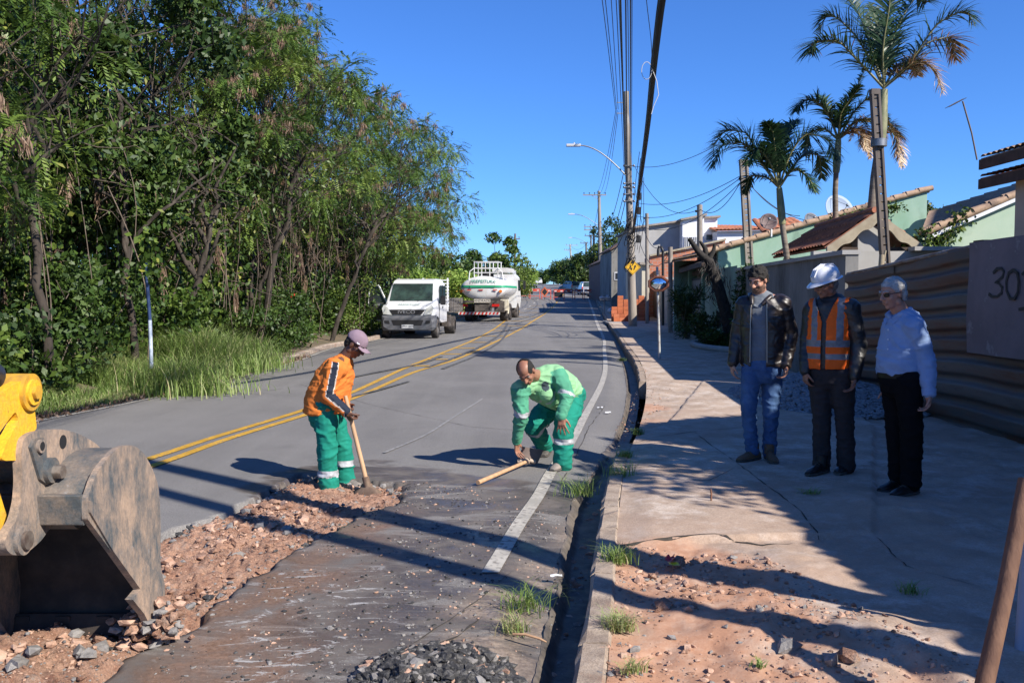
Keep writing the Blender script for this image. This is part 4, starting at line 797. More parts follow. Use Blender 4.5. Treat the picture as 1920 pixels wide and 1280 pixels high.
def stroke(mb, pts, w, X, m=0):
    p = np.array(pts, float); n = len(p); tg = np.gradient(p, axis=0); tg /= np.linalg.norm(tg, axis=1)[:, None]+1e-9; nr = np.stack([-tg[:, 1], tg[:, 0]], 1)
    ww = w*.5*np.clip(1+.15*np.sin(np.arange(n)*1.7), .7, 1.3)[:, None]; A = p-nr*ww; B = p+nr*ww
    mb.add(np.concatenate([np.stack([np.full(n, X), A[:, 0], A[:, 1]], 1), np.stack([np.full(n, X), B[:, 0], B[:, 1]], 1), np.stack([np.full(n, X+.008), A[:, 0], A[:, 1]], 1), np.stack([np.full(n, X+.008), B[:, 0], B[:, 1]], 1)]),
           [(i, i+1, n+i+1, n+i) for i in range(n-1)]+[(2*n+i, 3*n+i, 3*n+i+1, 2*n+i+1) for i in range(n-1)], m)
def arc(cx, cz, rx, rz, a0, a1, n=18): a = np.radians(np.linspace(a0, a1, n)); return np.stack([cx+rx*np.cos(a), cz+rz*np.sin(a)], 1)
def yz(px, py, X=5.22): Y = X/((px-960)/FPX); return np.array((Y, P(px, py, Y)[2]))
mb = MB(); Xn = 5.222
def pxs(l): return [tuple(yz(a, b, Xn)) for a, b in l]
stroke(mb, pxs([(1859,512),(1866,504),(1874,503),(1879,509),(1877,519),(1869,527),(1863,529),(1871,531),(1877,539),(1876,549),(1868,556),(1858,556),(1852,551)]), .032, Xn)
stroke(mb, pxs([(1896,506),(1888,512),(1884,528),(1885,545),(1892,560),(1900,560),(1906,548),(1907,528),(1904,512),(1896,506)]), .032, Xn)
stroke(mb, pxs([(1913,515),(1921,505),(1922,530),(1923,578)]), .032, Xn); stroke(mb, pxs([(1909,580),(1922,578),(1938,577)]), .032, Xn)
mb.build('painted_digits', mat('black_brush_paint', (.018, .016, .018), rough=.6), pn)
# wooden stake and bluish board at the right edge
st = thing('wooden_stake', 'rough reddish wooden stake leaning at the bottom right corner', 'wooden stake', (1.9, 3.2, .12))
mb = MB(); a = P(1835, 1330, 3.15); b = P(1924, 900, 3.45); mb.tube([a-(b-a)*.08, a, (a+b)/2+np.array((.008, 0, 0)), b], [.034, .034, .031, .03], 10); mb.build('shaft', mat('raw_red_timber', (.17, .09, .055), (.11, .055, .035), rough=.85, scale=5, bump=.5, bscale=20, stretch=(3, 3, .5)), st)
tp = thing('plastic_pipe', 'pale blue plastic pipe standing behind the wooden stake', 'pipe', (2.2, 3.8, .12)); mb = MB(); mb.tube([P(1912, 1330, 3.75), P(1935, 960, 3.9)], .035, 14); mb.build('pipe_body', mat('pale_blue_plastic', (.22, .27, .36), rough=.5), tp)
# ---- front wall (grey) and green wall along the sidewalk
def front(y): return float(fF(y))
def topz(px, py, Y): return float(P(px, py, Y)[2])
w = thing('boundary_wall', 'stained grey rendered boundary wall behind the leather jacket and hard hat men', 'wall', (front(15), 15, .1)); mb = MB()
wall_panel(mb, (5.42, 14.5), (6.28, 25), -.2, 2.3, .2); mb.build('wall_body', M_greyw, w); mb = MB(); wall_panel(mb, (5.40, 14.48), (6.27, 25.02), 2.3, 2.37, .28); mb.build('coping', M_lgrey, w)
w = thing('boundary_wall', 'faded green boundary wall between the grey wall and the dark gate', 'wall', (front(25), 25, .1)); mb = MB(); wall_panel(mb, (6.30, 25.02), (6.75, 30), -.2, 2.45, .2); mb.build('wall_body', M_green, w)
w = thing('garden_wall', 'pale rendered wall running back from the street behind the metal fence', 'wall', (9, 19, .1)); mb = MB(); wall_panel(mb, (6.0, 18.2), (13.5, 18.2), -.2, 2.52, .2); mb.build('wall_body', M_lgrey, w); mb = MB(); wall_panel(mb, (7.9, 18.0), (13.6, 18.0), 2.52, 2.6, .3); mb.build('coping', M_lgrey, w)
w = thing('garden_wall', 'low light wall top showing between the hard hat man and the tiled portico', 'wall', (6.5, 16.2, .1)); mb = MB(); wall_panel(mb, (5.55, 16.3), (7.2, 16.3), -.2, 2.02, .2); mb.build('wall_body', M_lgrey, w)
# ---- tiled portico
po = thing('tiled_portico', 'small gabled portico roofed in red tiles over the gate behind the hard hat man', 'portico', (7.3, 19.5, .1))
Ra, Rb = np.array((7.35, 18.5, 3.32)), np.array((7.35, 22.0, 3.25)); Ea, Eb = np.array((6.35, 18.5, 2.62)), np.array((6.30, 22.0, 2.56)); Fa, Fb = np.array((8.28, 18.5, 2.66)), np.array((8.3, 22.0, 2.6))
mb = MB(); tile_roof(mb, Ea, Eb, Rb, Ra, 0, .17, .33); tile_roof(mb, Fb, Fa, Ra, Rb, 0, .17, .33); mb.tube([Ra+(0, -.03, .05), (Ra+Rb)/2+(0, 0, .05), Rb+(0, 0, .05)], .065, 8); r_ = mb.build('roof', M_tile, po)
def scallop(A, B):
    n = 22; t = np.linspace(0, 1, n); top = A[None]*(1-t[:, None])+B[None]*t[:, None]; w_ = .22+.035*np.sin(t*PI*5); bot = top-np.stack([0*t, 0*t, w_], 1); return np.concatenate([top, bot[::-1]])
for A, B in ((Ra, Ea), (Ra, Fa)):
    pl = scallop(A, B); mb = MB(); mb.prism(pl[:, [0, 2]], 1, 18.36, 18.41); mb.build('bargeboard', M_lwood, po)
for x in (7.28,): mb = MB(); mb.box((x-.22, 18.6, .0), (x+.22, 18.95, 3.05)); mb.build('column', M_lgrey, po, bevel=.01)
for q0, q1 in (((6.5, 18.55, 2.5), (7.05, 18.65, 2.62)), ((7.51, 18.55, 2.5), (8.15, 18.65, 2.62)), ((6.5, 21.7, 2.4), (8.1, 21.8, 2.52))): mb = MB(); mb.box(q0, q1); mb.build('beam', M_dwood, po)
for x, y in ((6.6, 21.75), (8.0, 21.75)): mb = MB(); mb.box((x-.08, y-.08, 0), (x+.08, y+.08, 2.5)); mb.build('post', M_dwood, po)
# stub post in front
s2 = thing('tree_stump_post', 'short weathered wooden post in front of the portico column', 'post', (7.0, 17.4, .1)); mb = MB(); mb.tube([(7.05, 17.4, 0), (7.03, 17.4, 1.6), (7.07, 17.4, 2.42)], [.07, .06, .05], 8); mb.tube([(7.05, 17.4, 2.0), (7.14, 17.4, 2.5)], [.03, .02], 6); mb.build('timber', M_lwood, s2)
# ---- green house: cross walls with tiled verge
def verge_tiles(mb, a, b, w=.36, m=0):
    a = np.array(a, float); b = np.array(b, float); L = np.linalg.norm(b-a); n = int(L/.42)
    for i in range(n):
        p = a+(b-a)*(i/n); q = a+(b-a)*((i+1.12)/n); mb.tube([p+(0, 0, .05), q+(0, 0, .02)], [.10, .085], 8, m)
        p2 = p+(0, .2, 0); q2 = q+(0, .2, 0); mb.tube([p2+(0, 0, .05), q2+(0, 0, .02)], [.10, .085], 8, m)
g1 = thing('green_house', 'mint green house with a long rising wall under a tiled verge behind the palms', 'house', (10, 30, .1))
zl, zh = topz(1345, 472, 30), topz(1733, 358, 30); x0, x1 = X_at(1345, 30), X_at(1733, 30)
mb = MB(); v = [(x0,30,-.2),(x1,30,-.2),(x1,30,zh),(x0,30,zl),(x0,30.2,-.2),(x1,30.2,-.2),(x1,30.2,zh),(x0,30.2,zl)]; mb.add(v, [(0,1,2,3),(7,6,5,4),(1,5,6,2),(4,0,3,7),(3,2,6,7)]); mb.box((x1-.2, 30.2, -.2), (x1, 38, zh-.02)); mb.box((x0, 38, -.2), (x1, 38.2, zl)); mb.build('wall', M_green, g1)
mb = MB(); tile_roof(mb, (x0-.4, 30.05, zl-.08), (x0-.4, 38.2, zl-.08), (x1+.1, 38.2, zh+.0), (x1+.1, 30.05, zh+.0), 0, .21, .4); verge_tiles(mb, (x0-.4, 29.95, zl-.03), (x1+.1, 29.95, zh+.06)); mb.build('roof', M_tileb, g1)
g2 = thing('green_house', 'pale green lit gable wall with a tan tiled roof at the right behind the fence', 'house', (13, 24, .1))
za, zb = topz(1733, 442, 24), topz(1915, 352, 24); xa, xb = X_at(1733, 24), X_at(1925, 24)
mb = MB(); v = [(xa,24,-.2),(xb,24,-.2),(xb,24,zb),(xa,24,za),(xa,24.2,-.2),(xb,24.2,-.2),(xb,24.2,zb),(xa,24.2,za)]; mb.add(v, [(0,1,2,3),(7,6,5,4),(1,5,6,2),(4,0,3,7),(3,2,6,7)]); mb.build('wall', M_green2, g2)
mb = MB(); tile_roof(mb, (xa-.15, 23.95, za-.02), (xa*29.8/24+.1, 29.8, 4.30), (xb*29.8/24+.3, 29.8, 5.45), (xb+.2, 23.95, zb+.03), 0, .21, .4); verge_tiles(mb, (xa-.15, 23.9, za+.02), (xb+.2, 23.9, zb+.05)); mb.build('roof', M_tileb, g2)
mb = MB(); mb.bar((xa-.1, 23.86, za-.1), (xb+.1, 23.86, zb-.08), .06, .09); mb.build('gutter_rail', M_white, g2)
# climbers on the wall
def creeper(lab, line, Y, n, seed):
    rs = np.random.RandomState(seed); pts = np.array([P(a, b, Y) for a, b in line]); t = thing('wall_creeper', lab, 'climbing plant', pts[0], 0, 'creepers on the green walls'); s_ = rs.rand(n); k = np.linspace(0, 1, len(pts)); c = np.stack([np.interp(s_, k, pts[:, i]) for i in range(3)], 1)+rs.normal(size=(n, 3))*np.array((.14, .05, .1)); v, f = leaves(c, .11, .7, .8, rs); foliage('leaves', [M_vineleaf], t, [(v, f, 0)]); mb = MB(); mb.tube(pts, .012, 5); mb.build('stem', M_twig, t); return t
creeper('creeper climbing diagonally over the pale green wall at the right', [(1740,480),(1760,455),(1790,430),(1805,395)], 23.85, 420, 1); creeper('thin creeper at the corner of the pale green wall', [(1722,480),(1732,450),(1742,425)], 23.8, 220, 2)
creeper('leafy plants peeping over the portico wall at its right', [(1700,478),(1712,465),(1708,450)], 18.9, 260, 3); creeper('green growth on the tiled verge behind the palm trunks', [(1560,418),(1600,405),(1650,393),(1690,385)], 29.7, 500, 4)
# upper house at the far right
h3 = thing('corner_house', 'two storey green house with projecting tiled eaves at the right edge', 'house', (12, 20, .1))
def eave(name, x, z, y0, y1, M1, rise):
    mb = MB(); tile_roof(mb, (x, y0, z), (x, y1, z), (x+3.2, y1, z+rise), (x+3.2, y0, z+rise), 0, .22, .4); r = mb.build(name, M1, h3); mb = MB(); mb.box((x-.03, y0, z-.24), (x+.03, y1+.03, z-.03)); mb.bar((x, y1, z-.12), (x+3.2, y1, z+rise-.12), .05, .2); f = mb.build('fascia', M_dwood, h3); f.parent = r; f.location = (0, 0, 0)
    mb = MB(); mb.add([(x+.03, y0, z-.06), (x+.03, y1, z-.06), (x+3.2, y1, z+rise-.07), (x+3.2, y0, z+rise-.07)], [(0, 1, 2, 3)]); f = mb.build('soffit', M_dwood, h3); f.parent = r; f.location = (0, 0, 0)
eave('upper_roof', 10.25, 4.62, 10, 20, M_tileb, .95); eave('lower_roof', 10.35, 4.22, 10, 20.2, M_tile, .75)
mb = MB(); mb.box((11.0, 10, 4.4), (14.5, 19.6, 4.98)); mb.build('upper_wall', M_dgreen, h3)
mb = MB(); mb.box((11.05, 10, -.1), (14.5, 19.5, 4.3)); mb.build('lower_wall', M_green2, h3)
mb = MB(); xc = X_at(1912, 18.9); mb.box((xc, 18.8, -.1), (xc+.4, 19.2, 4.2)); mb.build('column', M_cream, h3)
mb = MB(); q = P(1850, 460, 20.4); mb.box((q[0]-.15, 20.3, q[2]-.35), (q[0]+1.3, 20.7, q[2]+.12)); mb.build('dark_lean_to', M_dwood, h3)
# ---- antenna
an = thing('tv_antenna', 'thin bent television antenna mast above the right hand roof', 'antenna', P(1830, 300, 21)); mb = MB(); mb.tube([P(1832, 300, 21), P(1822, 250, 21), P(1805, 190, 21)], .018, 6); mb.build('mast', M_concd, an); mb = MB(); mb.tube([P(1780, 200, 21), P(1806, 186, 21)], .014, 5)
for k in range(6): q = P(1782+4*k, 199-2.2*k, 21); mb.tube([q+(0, -.25, 0), q+(0, .25, 0)], .007, 4)
mb.build('aerial', M_concd, an)
# ---- satellite dishes
def dish(lab, px, py, Y, r, rz, m, mesh=False):
    c = P(px, py, Y); t = thing('satellite_dish', lab, 'satellite dish', c+(0, 0, -r*1.2), 0, 'satellite dishes on the roofs'); M = Matrix.Translation(Vector(c)) @ Matrix.Rotation(rz, 4, 'Z') @ Matrix.Rotation(R(68), 4, 'X'); k = 8; n = 28; a = np.linspace(0, 2*PI, n, endpoint=False); rg = []
    for i in range(k): q = r*max(i, .05)/(k-1); rg.append(np.stack([q*np.cos(a), q*np.sin(a), np.full(n, .28*q*q/r)], 1))
    for i in range(k)[::-1]: q = r*max(i, .05)/(k-1); rg.append(np.stack([q*np.cos(a), q*np.sin(a), np.full(n, .28*q*q/r-.015)], 1))
    mb = MB(); mb.ring_loft([xf(M, q) for q in rg], 0, False); mb.build('reflector', m, t); mb = MB(); tip = xf(M, np.array([(0, 0, r*.9)]))[0]
    for ang in (0, 2.1, 4.2): mb.tube([xf(M, np.array([(r*.9*math.cos(ang), r*.9*math.sin(ang), .2*r)]))[0], tip], .008, 4)
    mb.ell(tip, .05, 0, 8, 6); mb.build('feed', M_steel, t); mb = MB(); mb.tube([c+(0, .05, 0), c+(.12, .1, -r*.8), c+(.12, .1, -r*1.6)], .03, 6); mb.build('mount', M_white, t); return t
M_dish = mat('brown_dish_mesh', (.13, .09, .085), (.17, .12, .11), rough=.7, scale=10)
dish('reddish round dish on white struts left of the short palm trunk', 1441, 417, 29, .28, R(-10), M_dish); dish('small grey dish cut off by the tiled verge', 1520, 414, 31, .27, R(15), mat('grey_dish', (.12, .13, .15), rough=.6)); dish('large pale mesh dish behind the middle palm trunk', 1570, 398, 33, .62, R(20), mat('blue_dish_mesh', (.25, .32, .42), rough=.6))
# red tile patch behind
rt = thing('red_roof', 'short stretch of red tiled roof behind the reddish dish', 'roof', (9, 33, 3)); mb = MB(); a = P(1430, 436, 33); b = P(1510, 420, 33); tile_roof(mb, a, b, b+(0, 1.5, .35), a+(0, 1.5, .6), 0, .2, .35); mb.build('tiles', M_tile, rt); mb = MB(); mb.box((a[0]-.1, 33.1, 0), (b[0]+.1, 34.4, a[2]-.12)); mb.build('wall', M_lgrey, rt)
# ---- gateway with dark tiled lean-to, gate, white panel, plants
gw = thing('gate_canopy', 'dark tiled canopy over the garage gate left of the green wall', 'canopy', (7.0, 33, .1))
a, b = np.array((6.35, 30.2, 2.78)), np.array((7.0, 38, 2.72)); c, d = b+(2.0, 0, .75), a+(2.4, 0, .85); mb = MB(); tile_roof(mb, a, b, c, d, 0, .21, .38); mb.build('roof', M_tiled, gw); mb = MB(); mb.bar(a+(0, 0, -.12), b+(0, 0, -.12), .1, .16); mb.bar(a+(0, .05, -.14), d+(0, .05, -.14), .1, .2); mb.bar(a+(.5, .5, -.25), b+(.5, -.3, -.25), .12, .15); mb.build('beam', M_dwood, gw)
for y, lb in ((30.15, 0), (33.4, 0), (37.6, 0)): x = front(y)+.1; mb = MB(); mb.box((x-.14, y-.14, -.1), (x+.14, y+.14, 2.66)); mb.build('pillar', M_green, gw)
mb = MB(); mb.box((8.9, 30.4, -.1), (9.1, 38, 2.9)); mb.build('back_wall', M_greyw, gw)
gt = thing('garage_gate', 'grey slatted garage gate under the dark canopy', 'gate', (front(34), 34, .1)); mb = MB(); M_gate = mat('grey_gate_paint', (.16, .155, .16), (.12, .115, .12), rough=.6, scale=3)
for i in range(30): y = 33.6+i*.125; x = front(y)+.1; mb.box((x-.015, y, .12), (x+.015, y+.095, 2.2))
mb.build('slats', M_gate, gt); mb = MB(); wall_panel(mb, (front(33.55)+.1, 33.55), (front(37.4)+.1, 37.4), 2.2, 2.28, .06); wall_panel(mb, (front(33.55)+.1, 33.55), (front(37.4)+.1, 37.4), .1, .16, .06); mb.build('frame', M_dark, gt)
wp = thing('wall_recess', 'sunlit pale green wall section with a white panel beside the cactus trunk', 'wall', (front(31.5), 31.5, .1)); mb = MB(); wall_panel(mb, (front(30.35)+.12, 30.35), (front(33.2)+.12, 33.2), -.1, 2.1, .12); mb.build('wall_body', M_green2, wp)
# dead trunk with broken branches and cactus lobes
dt = thing('dead_trunk', 'dark leaning trunk with broken stubs and peeling skirts in front of the green wall', 'dead tree', P(1365, 640, 26)*np.array((1, 1, 0))+np.array((0, 0, .1))); mb = MB(); M_dt = mat('charred_bark', (.018, .016, .014), (.035, .03, .026), rough=.95, scale=7, bump=1, bscale=20)
def pl(l, Y): return [P(a, b, Y) for a, b in l]
mb.tube(pl([(1378,650),(1362,590),(1345,530),(1330,490),(1318,478)], 25.6), [.22, .17, .15, .13, .07], 10); mb.tube(pl([(1322,485),(1308,470),(1292,447)], 25.6), [.10, .085, .06], 8); mb.tube(pl([(1325,485),(1322,465),(1312,452)], 25.7), [.09, .07, .03], 8); mb.tube(pl([(1330,485),(1338,470),(1340,458)], 25.6), [.08, .06, .04], 8)
tr = mb.build('trunk', M_dt, dt); v = tr.data
rs = np.random.RandomState(4); pts = np.array(pl([(1378,650),(1362,590),(1345,530),(1330,490)], 25.6)); s_ = rs.rand(900); c = np.stack([np.interp(s_, np.linspace(0, 1, 4), pts[:, i]) for i in range(3)], 1)+rs.normal(size=(900, 3))*np.array((.15, .1, .1)); v, f = leaves(c, .2, .12, 2.5, rs); foliage('peeling_bark', [mat('bark_strip', (.035, .03, .026))], dt, [(v, f, 0)])
for (a, b), Y, w, h, lab, z in (((1322,600),27,1.0,1.2,'dark rounded shrub at the foot of the dead trunk',.1),((1345,630),25.4,1.0,.6,'low shaded shrub right of the dead trunk',.1),((1398,470),23.5,.7,2.6,'leafy shoots behind the grey wall',.1),((1285,545),31.2,1.0,2.0,'spiky thin plant against the pale green panel',.1),((1500,470),22,1.0,2.5,'plants peeping over the grey wall below the portico',.1),((1595,480),19.2,1.1,2.3,'dense leaves beneath the portico roof',.1)):
    p = P(a, b, Y); shrub('garden_plant', lab, p[0]+.1, Y, w, h, int(a), M_leafB, 1500, .13 if 'spiky' not in lab else .3, .35 if 'spiky' not in lab else .1, group='garden plants along the walls', droop=-.3, z=z)
# planter kerb round the shrub
pk = thing('planter_edge', 'low stone edge round the planting by the dead trunk', 'planter', (6.2, 26, .1)); mb = MB(); a = np.linspace(PI*.5, PI*1.5, 14); mb.tube(np.stack([6.3+1.0*np.cos(a), 26+2.3*np.sin(a), np.full(14, .18)], 1), .10, 6); mb.build('edge_stones', M_lgrey, pk)
# ---- brick house and others behind
bh = thing('brick_house', 'unfinished orange hollow brick wall with a sloping top behind the canopy', 'house', (8, 44, .2)); Y = 54; xa, xb, xc = X_at(1217, Y), X_at(1300, Y), X_at(1358, Y); mb = MB()
poly = [(xa, -.1), (xc, -.1), (xc, topz(1358, 450, Y)), (xb, topz(1300, 465, Y)), (X_at(1262, Y), topz(1262, 470, Y)), (xa, topz(1214, 481, Y))]; mb.prism(poly, 1, 54, 54.2); mb.box((xa, 54.2, -.1), (xa+.2, 56, topz(1214, 481, Y)-.05)); mb.build('wall', M_brick, bh); mb = MB(); mb.box((xa-.02, 53.96, topz(1214, 522, Y)-.08), (xb, 53.99, topz(1214, 522, Y)+.08)); mb.build('concrete_band', M_lgrey, bh)
mb = MB(); mb.bar((xa, 53.97, topz(1214, 481, Y)+.05), (xc, 53.97, topz(1358, 452, Y)+.1), .35, .1); mb.build('coping', M_lwood, bh)
def boxhouse(name, lab, Y, pxl, pxr, pyl, pyr, depth, m, roof=None, wins=(), cat='house', z0=None, wm=None, left_to=None):
    xa, xb = X_at(pxl, Y), X_at(pxr, Y); za, zb = topz(pxl, pyl, Y), topz(pxr, pyr, Y); z0 = float(ZP(Y))-.1 if z0 is None else z0; t = thing(name, lab, cat, (xa, Y, z0)); mb = MB()
    mb.add([(xa,Y,z0),(xb,Y,z0),(xb,Y,zb),(xa,Y,za),(xa,Y+depth,z0),(xb,Y+depth,z0),(xb,Y+depth,zb),(xa,Y+depth,za)], [(0,1,2,3),(7,6,5,4),(4,0,3,7),(1,5,6,2),(3,2,6,7)]); mb.build('wall', m, t)
    if roof:
        mb = MB(); mb.bar((xa-.15, Y+depth/2, za+.06), (xb+.15, Y+depth/2, zb+.06), depth+.5, .12); mb.build('roof', roof, t)
    for (a, b, c, d, kind) in wins:
        p, q = P(a, b, Y), P(c, d, Y); mb = MB(); mb.box((p[0], Y-.05, q[2]), (q[0], Y+.0, p[2])); fr = mb.build('window', M_white if wm is None else wm, t); mb = MB(); mb.box((p[0]+.07, Y-.07, q[2]+.07), (q[0]-.07, Y-.052, p[2]-.07)); o = mb.build('pane', M_glass, t); o.parent = fr; o.location = (0, 0, 0)
        if kind:
            mb = MB()
            for k in range(kind): x = p[0]+.07+(q[0]-p[0]-.14)*(k+.5)/kind; mb.box((x-.02, Y-.12, q[2]), (x+.02, Y-.09, p[2]))
            o = mb.build('window_bars', M_white, t); o.parent = fr
    return t
boxhouse('grey_house', 'plain grey rendered gable end left of the white house', 58, 1188, 1278, 429, 415, 9, M_lgrey, M_conc)
boxhouse('white_house', 'white two storey house with a barred window and flat roof behind the thin pole', 57, 1278, 1318, 414, 404, 7, M_white, M_conc, [(1280,443,1308,464,7)])
boxhouse('white_house', 'bright white block with dark windows right of the thin pole', 57.4, 1318, 1343, 410, 408, 7, M_white, M_conc, [(1322,438,1337,452,0)])
t = boxhouse('white_house', 'low white wing with a red tiled roof behind the concrete post', 56, 1343, 1438, 434, 432, 7, M_white, None); mb = MB(); a, b = P(1341, 432, 55.7), P(1440, 430, 55.7); tile_roof(mb, a, b, b+(0, 4, .5), a+(0, 4, .62), 0, .22, .4); mb.build('roof', M_tile, t)
boxhouse('rendered_house', 'pale rendered house front behind the brick pile', 50, 1203, 1217, 496, 498, 7, M_cream, M_conc)
boxhouse('rendered_house', 'grey house behind the main pole with a slanting dark roof edge', 70, 1146, 1188, 470, 440, 9, M_greyw, M_tiled, [(1152,510,1162,525,0)])
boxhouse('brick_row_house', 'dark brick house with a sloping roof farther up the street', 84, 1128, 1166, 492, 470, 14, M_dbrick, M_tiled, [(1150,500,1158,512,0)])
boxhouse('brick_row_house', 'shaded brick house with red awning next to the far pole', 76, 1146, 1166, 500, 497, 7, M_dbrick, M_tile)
# street-side low walls and gates in the middle distance
w = thing('street_wall', 'light rendered street wall with a white gate beyond the mirror post', 'wall', (8, 45, .1)); mb = MB(); wall_panel(mb, (front(39)+.1, 39), (front(52)+.1, 52), -.1, 2.3, .16); mb.build('wall_body', M_lgrey, w)
mb = MB(); wall_panel(mb, (front(40.5)-.02, 40.5), (front(43.5)-.02, 43.5), .15, 2.1, .05); mb.build('gate_panel', M_white, w); mb = MB(); wall_panel(mb, (front(46)-.02, 46), (front(50)-.02, 50), .15, 2.2, .05); mb.build('shutter', M_cream, w)
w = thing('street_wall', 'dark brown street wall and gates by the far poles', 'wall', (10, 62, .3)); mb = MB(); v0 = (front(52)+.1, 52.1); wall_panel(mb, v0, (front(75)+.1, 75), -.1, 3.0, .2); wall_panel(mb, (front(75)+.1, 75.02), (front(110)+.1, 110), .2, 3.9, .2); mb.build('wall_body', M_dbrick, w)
# ---- sign mirror, diamond sign, etc.
def post(mb, a, b, r, n=10): return mb.cyl(a, b, r, n)
mr = thing('traffic_mirror', 'rust rimmed octagonal convex mirror on a white post at the sidewalk edge', 'traffic mirror', G(1237, 672, .12)); b0 = G(1237, 672, .12); Y = b0[1]; mb = MB(); mb.cyl(b0-(0, 0, .1), P(1232, 500, Y), .03, 12); mb.build('post', mat('white_post_paint', (.42, .42, .40), (.22, .17, .13), rough=.6, scale=6, lo=.5, hi=.65), mr)
c = P(1234, 532, Y)+(0, -.06, 0); M = Matrix.Translation(Vector(c)) @ Matrix.Rotation(R(-14), 4, 'Z') @ Matrix.Rotation(R(90), 4, 'X'); n = 8; a = np.linspace(0, 2*PI, n, endpoint=False)+PI/8
def oc(r, z, s=1.32): return np.stack([r*s*np.cos(a), r*np.sin(a), np.full(n, z)], 1)
mb = MB(); mb.ring_loft([xf(M, q) for q in (oc(.15, -.05), oc(.20, -.05), oc(.205, .01), oc(.19, .045), oc(.155, .045))], 0, False, False); mb.build('rim', mat('rusty_red_rim', (.22, .07, .035), (.13, .05, .03), rough=.7, scale=12), mr)
mb = MB(); a = np.linspace(0, 2*PI, 24, endpoint=False); mb.ring_loft([xf(M, np.stack([q*1.3*np.cos(a), q*np.sin(a), np.full(24, .052-.045*(q/.16)**2)], 1)) for q in (.17, .14, .1, .06, .002)], 0, False); mb.build('mirror_face', mat('mirror_glass', (.8, .82, .85), rough=.05, metal=1.), mr); mb = MB(); mb.cbox(c+(0, .06, 0), (.05, .1, .3)); mb.build('bracket', M_steel, mr)
fr = thing('entry_frame', 'dark bent pipe gooseneck standing behind the traffic mirror', 'pipe', P(1243, 600, 33)*np.array((1, 1, 0))+(0, 0, .1)); mb = MB(); mb.tube(pl([(1243,610),(1243,520),(1243,470),(1240,462),(1236,462),(1234,470),(1234,480)], 33), .05, 8); mb.build('pipe_body', mat('black_pipe', (.02, .02, .022), rough=.5), fr)
for i, (px, pt, Y, r, lab) in enumerate([(1257,463,36,.09,'short concrete meter post beside the gooseneck pipe'), (1213,400,46,.09,'thin grey post behind the main pole right side'), (1169,458,70,.12,'slim pole in front of the grey house'), (1312,384,36,.11,'thin round concrete post in front of the white house')]):
    b0 = P(px, 640, Y); t = thing('service_post', lab, 'service post', (b0[0], Y, float(ZP(Y))+.1), 0, 'service posts of the houses'); mb = MB(); mb.cyl((b0[0], Y, float(ZP(Y))), P(px, pt, Y), r, 10); mb.build('post_body', M_conc, t)
    mb = MB(); q = P(px, pt, Y); mb.cyl(q+(-.12, 0, -.25), q+(.12, 0, -.25), .025, 6); mb.ell(q+(-.14, 0, -.25), .05, 0, 8, 6); mb.build('insulator', M_dark, t)
def hpole(lab, pb, pt, Y, w, m, holes=True, off=0):
    a = P(*pb, Y); b = P(*pt, Y); a2 = a+(a-b)*((a[2]-.0)/(b[2]-a[2])); t = thing('concrete_post', lab, 'utility post', a2, 0); d = b-a2; n = 34; mb = MB()
    if holes:
        # slender post with a column of round holes: two flanges, web pieces between holes
        for s_ in (-1, 1): mb.bar(a2+(s_*w*.38, 0, 0), b+(s_*w*.38, 0, 0), w*.24, w*.8, 0, (0, 1, 0))
        for k in range(n): p = a2+d*(k/n); q = a2+d*((k+.84)/n); mb.bar(p, q, w*.52, w*.5, 0, (0, 1, 0))
        mb.bar(b-(0, 0, .1), b+(0, 0, .004), w, w*.82, 0, (0, 1, 0))
    mb.build('post_body', m, t); return t, a2, b
t, a2, b2 = hpole('tall brown concrete post with a row of holes in front of the tallest palm', (1655,415), (1640,168), 17.6, .165, M_concd); mb = MB(); q = P(1648, 268, 17.6); mb.cyl(q-(0, 0, .07), q+(0, 0, .07), .15, 12); mb.build('clamp', M_steel, t)
t, a3, b3 = hpole('pale ladder like concrete post left of the short palm', (1402,448), (1394,300), 30, .26, M_conc); mb = MB(); q = P(1388, 335, 30); mb.tube([q, q+(.3, 0, 0)], .03, 6); mb.ell(q, .06, 0, 8, 6); mb.build('insulator', M_dark, t)
